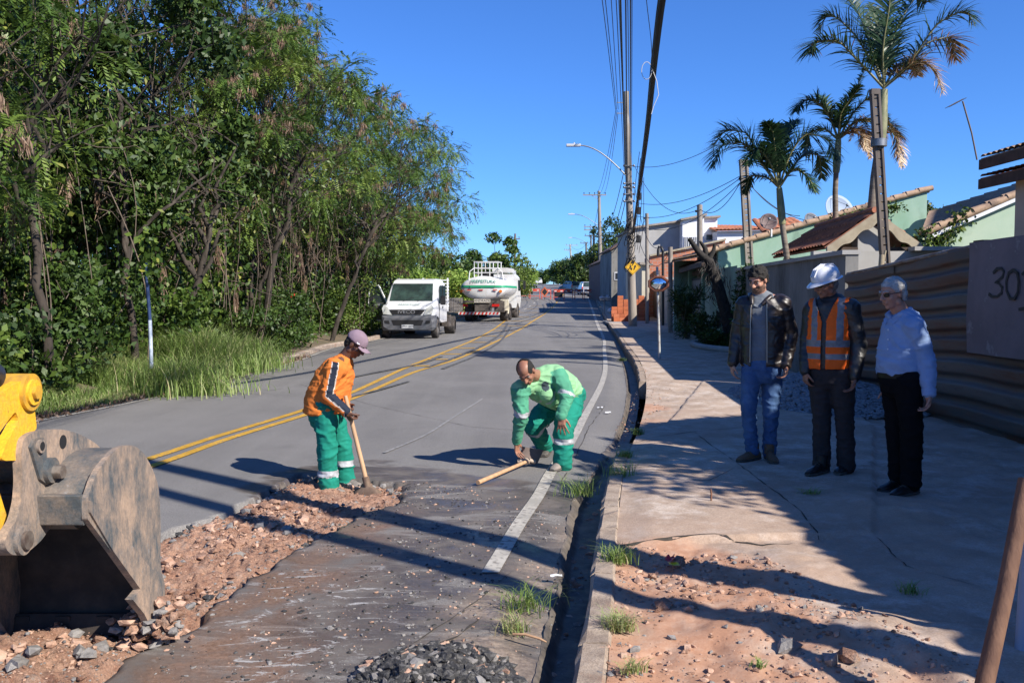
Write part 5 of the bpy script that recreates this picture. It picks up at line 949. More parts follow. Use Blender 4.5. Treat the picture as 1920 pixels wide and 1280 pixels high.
# ---- utility poles
POLE = {}
def upole(lab, base, top, r0, r1, arms=(), lamp=None, boxes=0, m=M_conc, extra=None):
    base = np.array(base, float); top = np.array(top, float); t = thing('utility_pole', lab, 'utility pole', base, 0, 'utility poles along the street'); mb = MB(); n = 8; q = np.linspace(0, 1, n)[:, None]; mb.tube(base-(0, 0, .2)+(top-base+(0, 0, .2))*q, np.linspace(r0, r1, n), 14); mb.build('pole_shaft', m, t)
    for (z, xl, xr, nin) in arms:
        c = base+(top-base)*((z-base[2])/(top[2]-base[2])); mb = MB(); mb.bar(c+(xl, -.15, 0), c+(xr, -.15, 0), .09, .11); mb.bar(c+(xl*.5, -.15, 0), c+(0, -.12, -.5), .04, .04); ar = mb.build('crossarm', m, t)
        mb = MB()
        for k in range(nin): x = xl+(xr-xl)*(k+.2)/(nin-.6) if nin > 1 else xl; p = c+(x, -.15, .05); mb.cyl(p, p+(0, 0, .12), .03, 6); mb.ell(p+(0, 0, .16), (.06, .06, .07), 0, 8, 6)
        o = mb.build('insulators', M_dark, t); o.parent = ar; o.location = (0, 0, 0)
    if lamp:
        z, L, h = lamp; c = base+(top-base)*((z-base[2])/(top[2]-base[2])); t1 = np.linspace(0, 1, 12); px_ = -L*t1; pz_ = h*np.sin(t1*PI*.5); mb = MB(); mb.tube(np.stack([c[0]+px_, np.full(12, c[1])-.05, c[2]+pz_], 1), .032, 8); o = mb.build('lamp_arm', M_steel, t); e = c+(-L, -.05, h); mb = MB(); mb.box(e+(-.62, -.13, -.05), e+(.06, .13, .06)); mb.cyl(e+(-.25, 0, .06), e+(-.25, 0, .14), .03, 8); hd = mb.build('lamp_head', mat('lamp_grey', (.5, .5, .5), rough=.4), t, bevel=.03); hd.parent = o; hd.location = (0, 0, 0)
    if boxes:
        rs = np.random.RandomState(5)
        for k in range(boxes): z = top[2]*(.38+.06*k); s_ = rs.choice((-1, 1)); mb = MB(); mb.cbox((base[0]+s_*.22, base[1]-.12, z), (.2, .16, .34)); mb.build('junction_box', M_dark, t, bevel=.02)
    return t
b1 = G(1187, 611, .12); Ym = b1[1]; T1 = P(1174, 172, Ym)
mp = upole('tall main utility pole carrying the street lamp arm and the yellow diamond sign', b1, T1, .21, .12, (), (P(1168, 335, Ym)[2], 2.35, 1.55), 4)
# brackets and clutter on the main pole
mb = MB()
for z in (193, 213): q = P(1174, z, Ym); mb.bar(q, q+(-.45, -.05, 0), .04, .04)
for z in (312, 345, 352, 365, 378): q = P(1178, z, Ym); mb.cyl(q+(-.2, -.2, 0), q+(.2, -.2, 0), .03, 6); mb.ell(q+(-.22, -.22, 0), .06, 0, 8, 6); mb.ell(q+(.24, -.22, 0), .06, 0, 8, 6)
mb.build('brackets', M_steel, mp)
mb = MB(); rs = np.random.RandomState(9)
for k in range(26):
    z = rs.uniform(400, 500); q = P(1182+rs.uniform(-7, 9), z, Ym-.25); a = rs.rand()*PI; n = 9; tt = np.linspace(0, 2*PI, n); rr = rs.uniform(.1, .35); mb.tube(np.stack([q[0]+rr*.5*np.cos(tt), q[1]+.1*np.sin(tt), q[2]+rr*np.sin(tt+a)], 1), .018, 5, 0, False)
mb.build('cable_coils', M_cable, mp)
# yellow diamond sign
sg = thing('warning_sign', 'yellow diamond two way traffic sign fixed to the main pole', 'road sign', P(1186, 530, Ym-.3)); c = P(1186.5, 501, Ym-.32); s_ = .37; M = Matrix.Translation(Vector(c)); mb = MB()
di = np.array([(0, s_), (s_, 0), (0, -s_), (-s_, 0)]); mb.prism(di[::-1], 1, -.012, .012, 0, M); mb.build('plate', mat('sign_yellow', (.75, .42, .02), (.68, .38, .02), rough=.5, scale=8), sg)
mb = MB(); o_ = np.array([(0, s_*.90), (s_*.90, 0), (0, -s_*.90), (-s_*.90, 0)]); i_ = o_*.94
for k in range(4):
    a, b = k, (k+1) % 4; mb.add([(c[0]+o_[a][0], c[1]-.016, c[2]+o_[a][1]), (c[0]+o_[b][0], c[1]-.016, c[2]+o_[b][1]), (c[0]+i_[b][0], c[1]-.016, c[2]+i_[b][1]), (c[0]+i_[a][0], c[1]-.016, c[2]+i_[a][1])], [(0, 1, 2, 3)])
def arrow(mb, p, q, w):
    p = np.array(p); q = np.array(q); d = (q-p)/np.linalg.norm(q-p); nn = np.array((-d[1], d[0])); L = np.linalg.norm(q-p); h = L*.4
    poly = [p-nn*w, q-d*h-nn*w, q-d*h-nn*w*2.6, q, q-d*h+nn*w*2.6, q-d*h+nn*w, p+nn*w]; mb.prism(np.array(poly)[::-1], 1, -.02, -.013, 0, M)
arrow(mb, (-.13, .10), (-.05, -.15), .024); arrow(mb, (.05, -.12), (.13, .12), .024); mb.prism(np.array([(-.05, .17), (-.05, .27), (.05, .27), (.05, .17)]), 1, -.02, -.013, 0, M); mb.build('arrows', M_dark, sg)
# distant poles
b = P(1127, 546, 96); upole('second utility pole up the street with a wide crossarm', (b[0], 96, float(ZP(96))+.1), P(1123, 358, 96), .24, .15, ((topz(1124, 366, 96), -1.7, .75, 5),), (topz(1120, 425, 96), 2.7, 1.3))
b = P(1115, 545, 120); upole('third utility pole with two close crossarms near the silver car', (b[0], 120, float(ZP(120))), P(1113, 424, 120), .2, .13, ((topz(1113, 425, 120), -1.3, .4, 3), (topz(1113, 431, 120), -1.3, .4, 3)))
b = P(1109, 545, 140); upole('slender pole with one crossarm left of the two-arm pole', (b[0], 140, float(ZP(140))), P(1108, 440, 140), .17, .12, ((topz(1108, 442, 140), -1.0, .5, 3),), None, 0, M_concd)
b = P(1099, 545, 165); upole('dark pole with street lamp farther up the street', (b[0], 165, float(ZP(165))), P(1099, 454, 165), .2, .14, ((topz(1099, 456, 165), -1.1, .4, 3),), (topz(1097, 455, 165), 2.6, .9), 0, M_concd)
b = P(1073, 533, 190); upole('pale transformer pole with three crossarms at the crest', (b[0], 190, float(ZP(190))), P(1069, 458, 190), .22, .16, ((topz(1069, 460, 190), -1.0, 1.6, 3), (topz(1069, 469, 190), -1.3, .2, 4), (topz(1071, 485, 190), -1.2, .2, 4)), None, 2, M_lgrey)
b = P(1059, 533, 225); upole('farthest thin pole on the crest left of the transformer pole', (b[0], 225, float(ZP(225))), P(1059, 492, 225), .14, .10, ((topz(1059, 493, 225), -1.1, .5, 2),), None, 0, M_concd)
b = P(964, 545, 112); upole('lone wooden looking pole on the left beyond the tank truck', (b[0], 112, float(ZP(112))), P(966, 438, 112), .16, .12, ((topz(966, 448, 112), -.2, .6, 2),), None, 0, M_concd)
# two poles by the photographer whose shadows cross the road
upole('roadside utility pole beside the viewpoint, outside the picture', (3.6, 3.05, .1), (3.6, 3.05, 9.8), .17, .11, (), None, 0); 
upole('second roadside pole beside the viewpoint, outside the picture', (3.75, 2.1, .1), (3.8, 2.1, 9.0), .13, .09, (), None, 0, M_wood)
# blue pole in the verge
bp_ = thing('thin_pole', 'thin blue and white pole in the verge draped with vine leaves', 'pole', (P(283, 660, 15.2)[0], 15.2, gz(P(283, 660, 15.2)[0], 15.2))); a, b, c = P(284, 690, 15.2), P(281, 600, 15.2), P(272, 480, 15.2); mb = MB(); mb.tube([a, b], .032, 10); mb.build('white_sleeve', mat('white_blue_tube', (.5, .55, .62), (.2, .25, .35), rough=.4, scale=9), bp_); mb = MB(); mb.tube([b, c], .03, 10); mb.build('blue_tube', mat('dark_blue_tube', (.03, .05, .12), rough=.3), bp_)
rs = np.random.RandomState(3); cc = np.stack([np.interp(rs.rand(130), [0, 1], [c[0], c[0]+.15])+.09*rs.normal(size=130), 15.1+.08*rs.normal(size=130), c[2]-.35+rs.rand(130)*.9], 1); v, f = leaves(cc, .12, .8, .6, rs); foliage('vine_leaves', [M_vineleaf], bp_, [(v, f, 0)])
# ---- cables
def cable(lab, pts, r, grp='overhead cables', n=30, m=None, sag=0):
    p = np.array(pts, float); s_ = np.concatenate([[0], np.cumsum(np.linalg.norm(np.diff(p, axis=0), axis=1))]); s_ /= s_[-1]; q = np.linspace(0, 1, n); c = np.stack([(pchip(s_, p[:, i])(q) if len(p) > 2 else np.interp(q, s_, p[:, i])) for i in range(3)], 1); c[:, 2] -= sag*4*q*(1-q)
    mb = MB(); mb.tube(c, r, 5, 0, False); o = mb.build('cable', m or M_cable, None); return tag(o, lab, 'cable', grp)
def behind(p, q, y): d = (q-p)/(q[1]-p[1]); return p+d*(y-p[1])
Yw = Ym
# thick bundle
for k, (dx, dz, r) in enumerate([(0, 0, .040), (.035, .03, .022), (-.03, .035, .018), (.06, -.03, .014), (-.05, -.05, .012)]):
    pts = [P(1186+k, 437, Yw-.3), P(1203, 318, 29)+(dx, 0, dz), P(1216, 215, 22)+(dx, 0, dz), P(1227, 105, 17.5)+(dx, 0, dz), P(1241, -10, 14.5)+(dx, 0, dz), (1.75+dx, 8, 7.5+dz), (1.3+dx, 0, 8.2+dz), (1.0, -12, 7.8)]
    cable(['thickest black cable of the low telephone bundle', 'second strand wound round the thick telephone bundle', 'thin strand lying on top of the telephone bundle', 'loose strand hanging right of the telephone bundle', 'thin strand under the left side of the telephone bundle'][k], pts, r, n=60)
q = P(1222, 128, 18.2); mb = MB(); tt = np.linspace(0, 2*PI, 20); mb.tube(np.stack([q[0]-.10+.10*np.cos(tt), q[1]+0*tt, q[2]-.05+.17*np.sin(tt)], 1), .007, 5, 0, False); mb.tube([q, q+(.1, 0, -.25), q+(.14, 0, -.52), q+(.04, 0, -.75), q+(.0, 0, -.9)], .008, 5); tag(mb.build('cable_loop', mat('white_cable', (.5, .5, .48), rough=.5)), 'pale looped cable end dangling from the thick bundle', 'cable')
ln = [('left high voltage wire above the lamp arm', (1129, 0), (1154, 205), 26, 203, .013), ('middle high voltage wire above the lamp arm', (1135, 0), (1156, 205), 26.5, 205, .013), ('right high voltage wire above the lamp arm', (1146, 0), (1159, 205), 27, 207, .013)]
for lab, a, b, ya, _, r in ln: A = P(*a, ya); B = P(*b, Yw); cable(lab, [behind(B, A, -12)+(0, 0, -6.0), A, B], r, n=40)
lv = [(1155, 1170, 20, .014), (1163, 1172, 19, .03), (1160, 1173, 19.5, .012), (1173, 1176, 18.5, .022), (1177, 1181, 18, .012), (1182, 1182, 18, .02), (1185, 1184, 17.5, .012)]
ll = ['leftmost of the low voltage wires running down the main pole', 'thick low voltage cable just left of the main pole', 'thin wire hugging the thick low voltage cable', 'twisted service cable in front of the main pole', 'thin wire just right of the main pole top', 'second thick low voltage wire right of the pole', 'rightmost of the low voltage wires at the main pole']
for k, (pa, pb, ya, r) in enumerate(lv): A = P(pa, -5, ya); B = P(pb, 318+9*k, Yw-.2); cable(ll[k], [behind(B, A, -12)+(0, 0, -5), A, B], r*.8, n=40)
cable('thin wire right of the telephone bundle near the top of the picture', [P(1212, 0, 17), P(1222, 100, 21), P(1218, 200, 26)], .008)
# onward towards the second pole
for k, (pa, pb, r) in enumerate([((1155,205),(1118,362),.014), ((1157,207),(1124,362),.014), ((1159,210),(1131,362),.014), ((1170,320),(1127,415),.018), ((1174,345),(1127,425),.018), ((1176,360),(1128,440),.02), ((1183,400),(1129,455),.03)]):
    cable(['upper left wire from the main pole to the second pole', 'upper middle wire from the main pole to the second pole', 'upper right wire from the main pole to the second pole', 'uppermost low voltage wire sagging to the second pole', 'middle low voltage wire sagging to the second pole', 'lowest low voltage wire sagging to the second pole', 'thick telephone cable sagging to the second pole'][k], [P(*pa, Yw), P(*pb, 96)], r, sag=(.9, 1.0, 1.1, 1.6, 1.9, 2.2, 1.5)[k])
for k, (pa, pb, Ya, Yb, s_) in enumerate([((1125,362),(1113,426),96,120,.5), ((1125,420),(1110,445),96,140,1.0), ((1112,430),(1099,458),120,165,1.0), ((1099,458),(1071,462),165,190,.8), ((1100,470),(1073,486),165,190,.8)]): cable(['far wire between the second and third utility poles', 'far low wire from the second pole to the slender pole', 'far wire from the third pole to the dark lamp pole', 'upper far wire ending at the pale transformer pole', 'lower far wire ending at the pale transformer pole'][k], [P(*pa, Ya), P(*pb, Yb)], .022, 'far wires between the distant poles', sag=s_)
# service drops to the houses
sv = [((1188,312),(1345,272),Yw,33,.3,'upper service wire from the main pole to the right, behind the short palm'), ((1190,312),(1312,392),Yw,36,.9,'drooping service wire from the main pole to the thin round post'), ((1192,380),(1388,330),Yw,30,.4,'pale thin wire towards the ladder like post'), ((1192,405),(1388,334),Yw,30,.5,'second thin wire towards the ladder like post'), ((1192,420),(1390,340),Yw,30,.8,'third thin wire towards the ladder like post'), ((1312,392),(1390,338),36,30,.5,'short wire between the round post and the ladder like post'), ((1398,335),(1500,405),30,30,.3,'wire from the ladder like post down to the green roof'), ((1400,340),(1560,410),30,31,.5,'second wire from the ladder like post to the green roof'), ((1190,420),(1257,470),Yw,36,1.2,'drooping wire from the main pole to the meter post'), ((1190,350),(1235,465),Yw,33,.8,'slack wire dropping from the main pole behind the mirror'), ((1190,430),(1213,402),Yw,46,.3,'short wire to the thin grey post')]
for a, b, Ya, Yb, s_, lab in sv: cable(lab, [P(*a, Ya), P(*b, Yb)], .012, 'service wires to the houses', sag=s_)
for k, x in enumerate((1188, 1192, 1196, 1200, 1205)): cable(['first', 'second', 'third', 'fourth', 'outermost'][k]+' slack wire from the left, looping down beside the main pole', [P(1199+2*k, 285+12*k, Yw-8+k), P(x+2, 360+10*k, Yw-4), P(1186+3*k, 450+6*k, Yw-.3)], .012, 'slack wires at the main pole')
print('built ok')
# ============================================================ PEOPLE
def fabric(name, c, c2=None, rough=.85, bump=.35, spec=.25): return mat(name, c, c2 or tuple(a*.8 for a in c), rough=rough, scale=7, bump=bump, bscale=160, bdist=.0015, spec=spec)
def skinmat(name, c, c2): 
    m = mat(name, c, c2, rough=.5, scale=9, spec=.4); b = m.node_tree.nodes['Principled BSDF']; b.inputs['Subsurface Weight'].default_value = .08; b.inputs['Subsurface Radius'].default_value = (.02, .008, .004); return m
def cap(mb, a, b, ra, rb=None, n=14):
    rb = ra if rb is None else rb; a = np.array(a, float); b = np.array(b, float); d = norm(b-a); u = norm(np.cross(d, (0, 0, 1.) if abs(d[2]) < .9 else (1., 0, 0))); w = np.cross(d, u); t = np.linspace(0, 2*PI, n, endpoint=False); rg = []
    for ph in (-1.5, -1., -.5, 0): rg.append(a+d*ra*math.sin(ph)+ra*math.cos(ph)*(np.cos(t)[:, None]*u+np.sin(t)[:, None]*w))
    for ph in (0, .5, 1., 1.5): rg.append(b+d*rb*math.sin(ph)+rb*math.cos(ph)*(np.cos(t)[:, None]*u+np.sin(t)[:, None]*w))
    mb.ring_loft(rg)
def chain(mb, pts, rad):
    for i in range(len(pts)-1): cap(mb, pts[i], pts[i+1], rad[i], rad[i+1])
def remesh(mb, vox, smooth=4, fac=.5):
    ob = mb.build('tmp', [M_dark]); md = ob.modifiers.new('r', 'REMESH'); md.mode = 'VOXEL'; md.voxel_size = vox; md.use_smooth_shade = True
    if smooth: s = ob.modifiers.new('s', 'SMOOTH'); s.iterations = smooth; s.factor = fac
    bpy.context.view_layer.update(); me = bpy.data.meshes.new_from_object(ob.evaluated_get(bpy.context.evaluated_depsgraph_get()))
    n = len(me.vertices); v = np.empty(n*3, np.float32); me.vertices.foreach_get('co', v); nl = len(me.loops); l = np.empty(nl, np.int32); me.loops.foreach_get('vertex_index', l); nn = np.empty(n*3, np.float32); me.vertices.foreach_get('normal', nn)
    old = ob.data; bpy.data.objects.remove(ob); bpy.data.meshes.remove(old); bpy.data.meshes.remove(me); return v.reshape(-1, 3).astype(float), l.reshape(-1, 4), nn.reshape(-1, 3).astype(float)
def cloth(name, mb, vox, mats, parent, wr=.006, wsc=(9, 9, 16), seed=0, paint=None, cut=None, smooth=4, shell=0, post=None):
    v, f, nn = remesh(mb, vox, smooth)
    if wr:
        q = v*np.array(wsc); q2 = q+.8*np.stack([vn(q*.5, seed+9), vn(q*.5, seed+8), vn(q*.5, seed+7)], 1); q3 = np.stack([q2[:, 0]+.5*q2[:, 2], q2[:, 1]-.4*q2[:, 2], q2[:, 2]], 1); rd = lambda a, k: np.clip(1-np.abs(a)*k, 0, 1)**1.4; r = 1.1*rd(vn(q3*.75, seed), 3.2)+.6*rd(vn(q2*1.5+3, seed+1), 3.5)-.5*rd(vn(q3*1.1+9, seed+4), 4)-.25; v = v+nn*(r*wr)[:, None]
    if post is not None: v = post(v, nn)
    c = v[f].mean(1)
    if cut is not None: k = ~cut(c); f = f[k]; c = c[k]
    mi = np.zeros(len(f), int) if paint is None else paint(c)
    u, inv = np.unique(f, return_inverse=True); v = v[u]; f = inv.reshape(f.shape)
    o = mesh_np(name, v-np.array(parent.location), f, mats, mi, np.ones(len(f), bool), parent)
    if shell: md = o.modifiers.new('shell', 'SOLIDIFY'); md.thickness = shell; md.offset = -1
    return o
def hand(mb, w, d, n, side, curl=.5, spread=.0, size=1.0, fr=.0092):
    d = norm(d); n = np.array(n, float); n = norm(n-d*np.dot(n, d)); s = np.cross(d, n)*side; k = size
    chain(mb, [w, w+d*.03*k], [.027*k, .030*k])
    for a in (-.022, -.007, .008, .022): cap(mb, w+d*.028*k+s*a*k*.8, w+d*.085*k+s*a*k*1.1, .0155*k, .0135*k, 10)
    L = [(.038, .027, .02), (.044, .03, .022), (.041, .028, .02), (.032, .021, .017)]
    for i in range(4):
        o = (.028-.0187*i)*k; p = w+d*.090*k+s*o; a = .12+curl*(.8+.12*i); dd = norm(d+s*(spread*(1.5-i)))
        for j in range(3):
            q = p+(dd*math.cos(a)+n*math.sin(a))*L[i][j]*k; cap(mb, p, q, fr*(1-.1*j)*k, fr*(.93-.1*j)*k, 8); p = q; a += curl*(.9 if j == 0 else .7)
    p = w+d*.03*k+s*.026*k; td = norm(s*.65+d*.7+n*.25)
    for j, ll in enumerate((.036, .03, .024)):
        q = p+td*ll*k; cap(mb, p, q, (.0125-.0015*j)*k, (.0115-.0015*j)*k, 8); p = q; td = norm(td+d*.25+n*.3*curl*1.5-s*.1)
def head_solids(mb, c, f, u, s=1.0, nose=1.0):
    """c = middle of the head; f forward, u up"""
    f = norm(f); u = norm(u-f*np.dot(u, f)); r = np.cross(f, u); A = Matrix(((r[0], f[0], u[0], 0), (r[1], f[1], u[1], 0), (r[2], f[2], u[2], 0), (0, 0, 0, 1))); g = lambda x, y, z: np.array(c)+(r*x+f*y+u*z)*s
    mb.ell(g(0, -.012, .030), (.073*s, .092*s, .083*s), 0, 20, 14, A); mb.ell(g(0, .022, -.02), (.060*s, .066*s, .075*s), 0, 18, 12, A); mb.ell(g(0, .034, -.072), (.040*s, .044*s, .034*s), 0, 14, 10, A); mb.ell(g(0, .062, -.088), (.020*s, .018*s, .018*s), 0, 10, 8, A)
    for x in (-1, 1):
        mb.ell(g(.034*x, .055, -.022), (.024*s, .026*s, .024*s), 0, 10, 8, A); cap(mb, g(.012*x, .082, .022), g(.042*x, .068, .024), .011*s, .009*s, 8); mb.ell(g(.074*x, -.002, -.004), (.009*s, .019*s, .031*s), 0, 10, 8, A); mb.ell(g(.052*x, .0, -.062), (.014*s, .026*s, .024*s), 0, 10, 8, A)
    cap(mb, g(0, .088, .015), g(0, .108*(.9+.1*nose), -.022), .009*s, .0135*s*nose, 8)
    for x in (-1, 1): mb.ell(g(.012*x, .096, -.027), (.009*s, .011*s, .008*s), 0, 8, 6, A)
    cap(mb, g(-.018, .082, -.050), g(.018, .082, -.050), .0075*s, .0075*s, 8); cap(mb, g(-.015, .081, -.061), g(.015, .081, -.061), .0085*s, .0085*s, 8)
    return g, A, (r, f, u)
def face_parts(t, g, A, s, brow, eyes=True, beard=None):
    for x in (-1, 1):
        if eyes: mb = MB(); mb.ell(g(.031*x, .070, .004), (.0135*s, .009*s, .0085*s), 0, 10, 8, A); mb.ell(g(.031*x, .0765, .003), (.006*s, .004*s, .006*s), 1, 8, 6, A); mb.build('eye', [M_eye, M_dark], t)
        mb = MB(); mb.tube([g(.013*x, .094, .026), g(.03*x, .090, .033), g(.047*x, .074, .026)], [.0045*s, .0055*s, .003*s], 6); mb.build('eyebrow', brow, t)
    mb = MB(); mb.tube([g(-.021, .083, -.055), g(0, .0905, -.0555), g(.021, .083, -.055)], .0028*s, 6); mb.build('mouth_line', mat('lip_shadow', (.12, .045, .035)), t)
M_eye = mat('eye_white', (.24, .22, .20), rough=.3)
def shoe(t, ankle, toe, m, msole, L=.27, z0=None, h=.10):
    a = np.array(ankle, float); q = np.array(toe, float); z0 = min(a[2], q[2])-.0 if z0 is None else z0; d = np.array((q[0]-a[0], q[1]-a[1], 0)); d = norm(d); s = np.cross((0, 0, 1.), d); heel = np.array((a[0], a[1], z0))-d*.075; S = []; B = []
    prof = [(-.0, .032, .075), (.05, .038, .105), (.10, .037, h+.005), (.15, .041, .082), (.20, .047, .066), (.25, .042, .052), (.285, .022, .034)]
    for x, w, hh in prof:
        c = heel+d*x*L/.285; th = np.linspace(0, 2*PI, 16, endpoint=False); S.append(c+s*(w*np.cos(th))[:, None]+np.array((0, 0, 1.))*(.028+(hh-.028)*np.clip(np.sin(th), 0, 1)**.75+np.minimum(np.sin(th), 0)*.010)[:, None]); B.append(c+s*((w+.005)*np.cos(th))[:, None]+np.array((0, 0, 1.))*(.014+.014*np.sin(th))[:, None])
    mb = MB(); mb.ring_loft(S); mb.tube([np.array((a[0], a[1], z0+.06)), np.array((a[0], a[1], z0+.155))], [.046, .05], 14); o = mb.build('shoe', m, t); mb = MB(); mb.ring_loft(B); o2 = mb.build('sole', msole, t); o2.parent = o; o2.location = (0, 0, 0)
    mb = MB()
    for k in range(4): x = .115+.022*k; c = heel+d*x*L/.285; z = z0+.098-.011*k; mb.tube([c-s*.026+(0, 0, z-c[2]-.004), c+(0, 0, z-c[2]+.006), c+s*.026+(0, 0, z-c[2]-.004)], .0035, 5)
    o3 = mb.build('laces', msole, t); o3.parent = o; o3.location = (0, 0, 0); return o
def torso(mb, secs, lat, grow=0., n=28, sq=.85):
    """secs: (centre, half depth, half width); lat: lateral axis"""
    C = np.array([s_[0] for s_ in secs]); T = np.gradient(C, axis=0); rg = []; a = np.linspace(0, 2*PI, n, endpoint=False); ca = np.sign(np.cos(a))*np.abs(np.cos(a))**sq; sa = np.sign(np.sin(a))*np.abs(np.sin(a))**sq
    for i, (c, hd, hw) in enumerate(secs): l = norm(np.array(lat if np.ndim(lat[0]) == 0 else lat[i], float)); f = norm(np.cross(l, norm(T[i]))); l = norm(np.cross(norm(T[i]), f)); rg.append(np.array(c)+(ca*(hw+grow))[:, None]*l+(sa*(hd+grow))[:, None]*f)
    mb.ring_loft(rg)
def Pl(l, Y): return [P(q[0], q[1], Y+(q[2] if len(q) > 2 else 0)) for q in l]
def groundp(o): return o
M_sole = mat('rubber_sole', (.05, .045, .04), (.09, .08, .07), rough=.9)
M_refl = mat('reflective_tape', (.42, .43, .45), (.34, .35, .37), rough=.35, scale=30, spec=.8)
M_skinD = skinmat('dark_brown_skin', (.13, .062, .038), (.10, .047, .03)); M_skinM = skinmat('tanned_skin', (.31, .15, .095), (.26, .115, .075)); M_skinL = skinmat('light_skin', (.47, .245, .17), (.41, .20, .14))
M_hairB = mat('black_hair', (.007, .006, .005), (.016, .013, .011), rough=.8, scale=40, bump=.8, bscale=120); M_hairG = mat('grey_hair', (.22, .21, .2), (.12, .11, .10), rough=.7, scale=40, bump=.8, bscale=120); M_hairW = mat('white_hair', (.48, .47, .45), (.30, .295, .29), rough=.7, scale=40, bump=.8, bscale=120)
M_pantG = fabric('green_work_trousers', (.010, .215, .155), (.008, .17, .12))
def hairshell(t, g, A, s, m, zcut=.0, thick=.010, seed=0, bald=None, name='hair', curl=.006):
    mb = MB(); mb.ell(g(0, -.014, .034), ((.073+thick)*s, (.092+thick)*s, (.083+thick)*s), 0, 24, 18, A); mb.ell(g(0, -.05, -.01), ((.066+thick)*s, (.05+thick)*s, (.07+thick)*s), 0, 20, 14, A); R_ = np.array(A.to_3x3())
    c0 = g(0, 0, 0)
    def cut(c):
        q = (c-c0) @ R_/s; x, y, z = q[:, 0], q[:, 1], q[:, 2]; lim = zcut+.052*sstep(.02, .075, y)-.075*sstep(.02, -.05, y); r = (z < lim) | ((y > .055) & (z < .062))
        r |= (np.abs(x) > .05) & (y > .0) & (z < -.02)
        if bald is not None: r |= bald(x, y, z)
        return r
    return cloth(name, mb, .0085, m, t, curl, (48, 48, 48), seed, None, cut, 2)
def gz_walk(p): return float(walk_h(np.array([p[0]]), np.array([p[1]]))[0])
# ------------------------------------------------ worker in orange
Y = 8.07; t = thing('person', 'worker in an orange long sleeved shirt, green trousers and mauve cap bending over a hoe', 'person', (P(640, 925, Y)[0], Y, -.1)); f = norm((.93, -.36, 0)); lat = norm(np.cross(f, (0, 0, 1.)))
near, far_ = -.15, .15
mb = MB(); hc = P(667, 646, Y-.03); g, A, ax = head_solids(mb, hc, norm(f*.8+np.array((0, 0, -.62))), np.array((.35, 0, 1.)), 1.0)
ne = P(646, 672, Y); chain(mb, [ne, hc+(-.03, 0, -.02)], [.062, .055])
shN, shF = P(627, 688, Y-.17), P(640, 684, Y+.16); elN, elF = P(614, 743, Y-.22), P(636, 745, Y+.12); wrN, wrF = P(648, 771, Y-.24), P(649, 757, Y-.02)
chain(mb, [P(612, 755, Y), P(622, 715, Y), ne], [.12, .13, .07]); chain(mb, [ne, shN, elN, wrN], [.05, .052, .040, .027]); chain(mb, [ne, shF, elF, wrF], [.05, .052, .040, .027])
ht, hb = P(650, 752, Y-.13), P(688, 906, Y-.2); hd = norm(hb-ht)
hand(mb, wrN, norm((.55, .1, -.8)), (.6, .75, .2), 1, 1.15, 0, 1.0); hand(mb, wrF, norm((.5, -.45, -.6)), (-.1, -.95, .1), -1, 1.2, 0, 1.0)
hipN, hipF = P(610, 757, Y-.1), P(616, 757, Y+.1); knN, knF = P(613, 838, Y-.11), P(642, 836, Y+.1); anN, anF = P(617, 914, Y-.1), P(648, 904, Y+.12)
chain(mb, [hipN, knN, anN], [.075, .05, .04]); chain(mb, [hipF, knF, anF], [.075, .05, .04]); cloth('body', mb, .0062, [M_skinD], t, 0)
face_parts(t, g, A, 1.0, M_hairB)
M_or = fabric('orange_shirt', (.66, .19, .035), (.60, .165, .03)); M_nv = fabric('navy_panel', (.02, .027, .045)); M_pip = fabric('pale_piping', (.6, .55, .48))
mb = MB(); torso(mb, [(P(650, 668, Y), .055, .075), (P(644, 678, Y), .085, .12), (P(637, 690, Y), .115, .19), (P(629, 706, Y), .145, .215), (P(621, 724, Y), .165, .215), (P(615, 742, Y), .175, .21), (P(611, 758, Y), .178, .205), (P(611, 773, Y), .18, .205)], lat)
chain(mb, [P(634, 692, Y-.13), shN, (shN+elN)/2, elN, (elN+wrN)/2, wrN], [.085, .085, .072, .064, .056, .048]); chain(mb, [P(642, 690, Y+.1), shF, (shF+elF)/2, elF, (elF+wrF)/2, wrF], [.08, .08, .07, .062, .054, .044])
def arm_param(c, a, b, cc):
    d1 = b-a; d2 = cc-b; t1 = ((c-a)@d1)/(d1@d1); t2 = ((c-b)@d2)/(d2@d2); r1 = np.linalg.norm(c-a-np.clip(t1, 0, 1)[:, None]*d1, axis=1); r2 = np.linalg.norm(c-b-np.clip(t2, 0, 1)[:, None]*d2, axis=1); return t1, t2, r1, r2
def paintO(c):
    t1, t2, r1, r2 = arm_param(c, shN, elN, wrN); on = (np.minimum(r1, r2) < .10) & (c[:, 1] < Y-.19) & (t1 > -.15); d = np.where(r1 < r2, (c[:, 0]-(shN[0]+np.clip(t1, 0, 1)*(elN-shN)[0])), (c[:, 0]-(elN[0]+np.clip(t2, 0, 1)*(wrN-elN)[0]))-(.0)*(c[:, 2]-(elN[2]+np.clip(t2, 0, 1)*(wrN-elN)[2])))
    w = np.where(r1 < r2, .024, .022); off = np.where(r1 < r2, .022, .022); k = np.abs(d-off); return np.where(on & (k < w), 1, np.where(on & (k < w+.007), 2, 0))
cloth('shirt', mb, .0095, [M_or, M_nv, M_pip], t, .010, (8, 8, 15), 3, paintO)
mb = MB(); chain(mb, [hipN, (hipN+knN)/2, knN, (knN+anN)/2, anN], [.118, .100, .088, .088, .090]); chain(mb, [hipF, (hipF+knF)/2, knF, (knF+anF)/2, anF], [.115, .098, .086, .088, .088]); torso(mb, [(P(611, 756, Y), .12, .15), (P(611, 768, Y), .14, .165), (P(611, 785, Y), .145, .165), (P(613, 798, Y), .10, .12)], lat)
zb = [P(0, 876, Y)[2], P(0, 888, Y)[2]]; xN = lambda c: c[:, 1] < Y
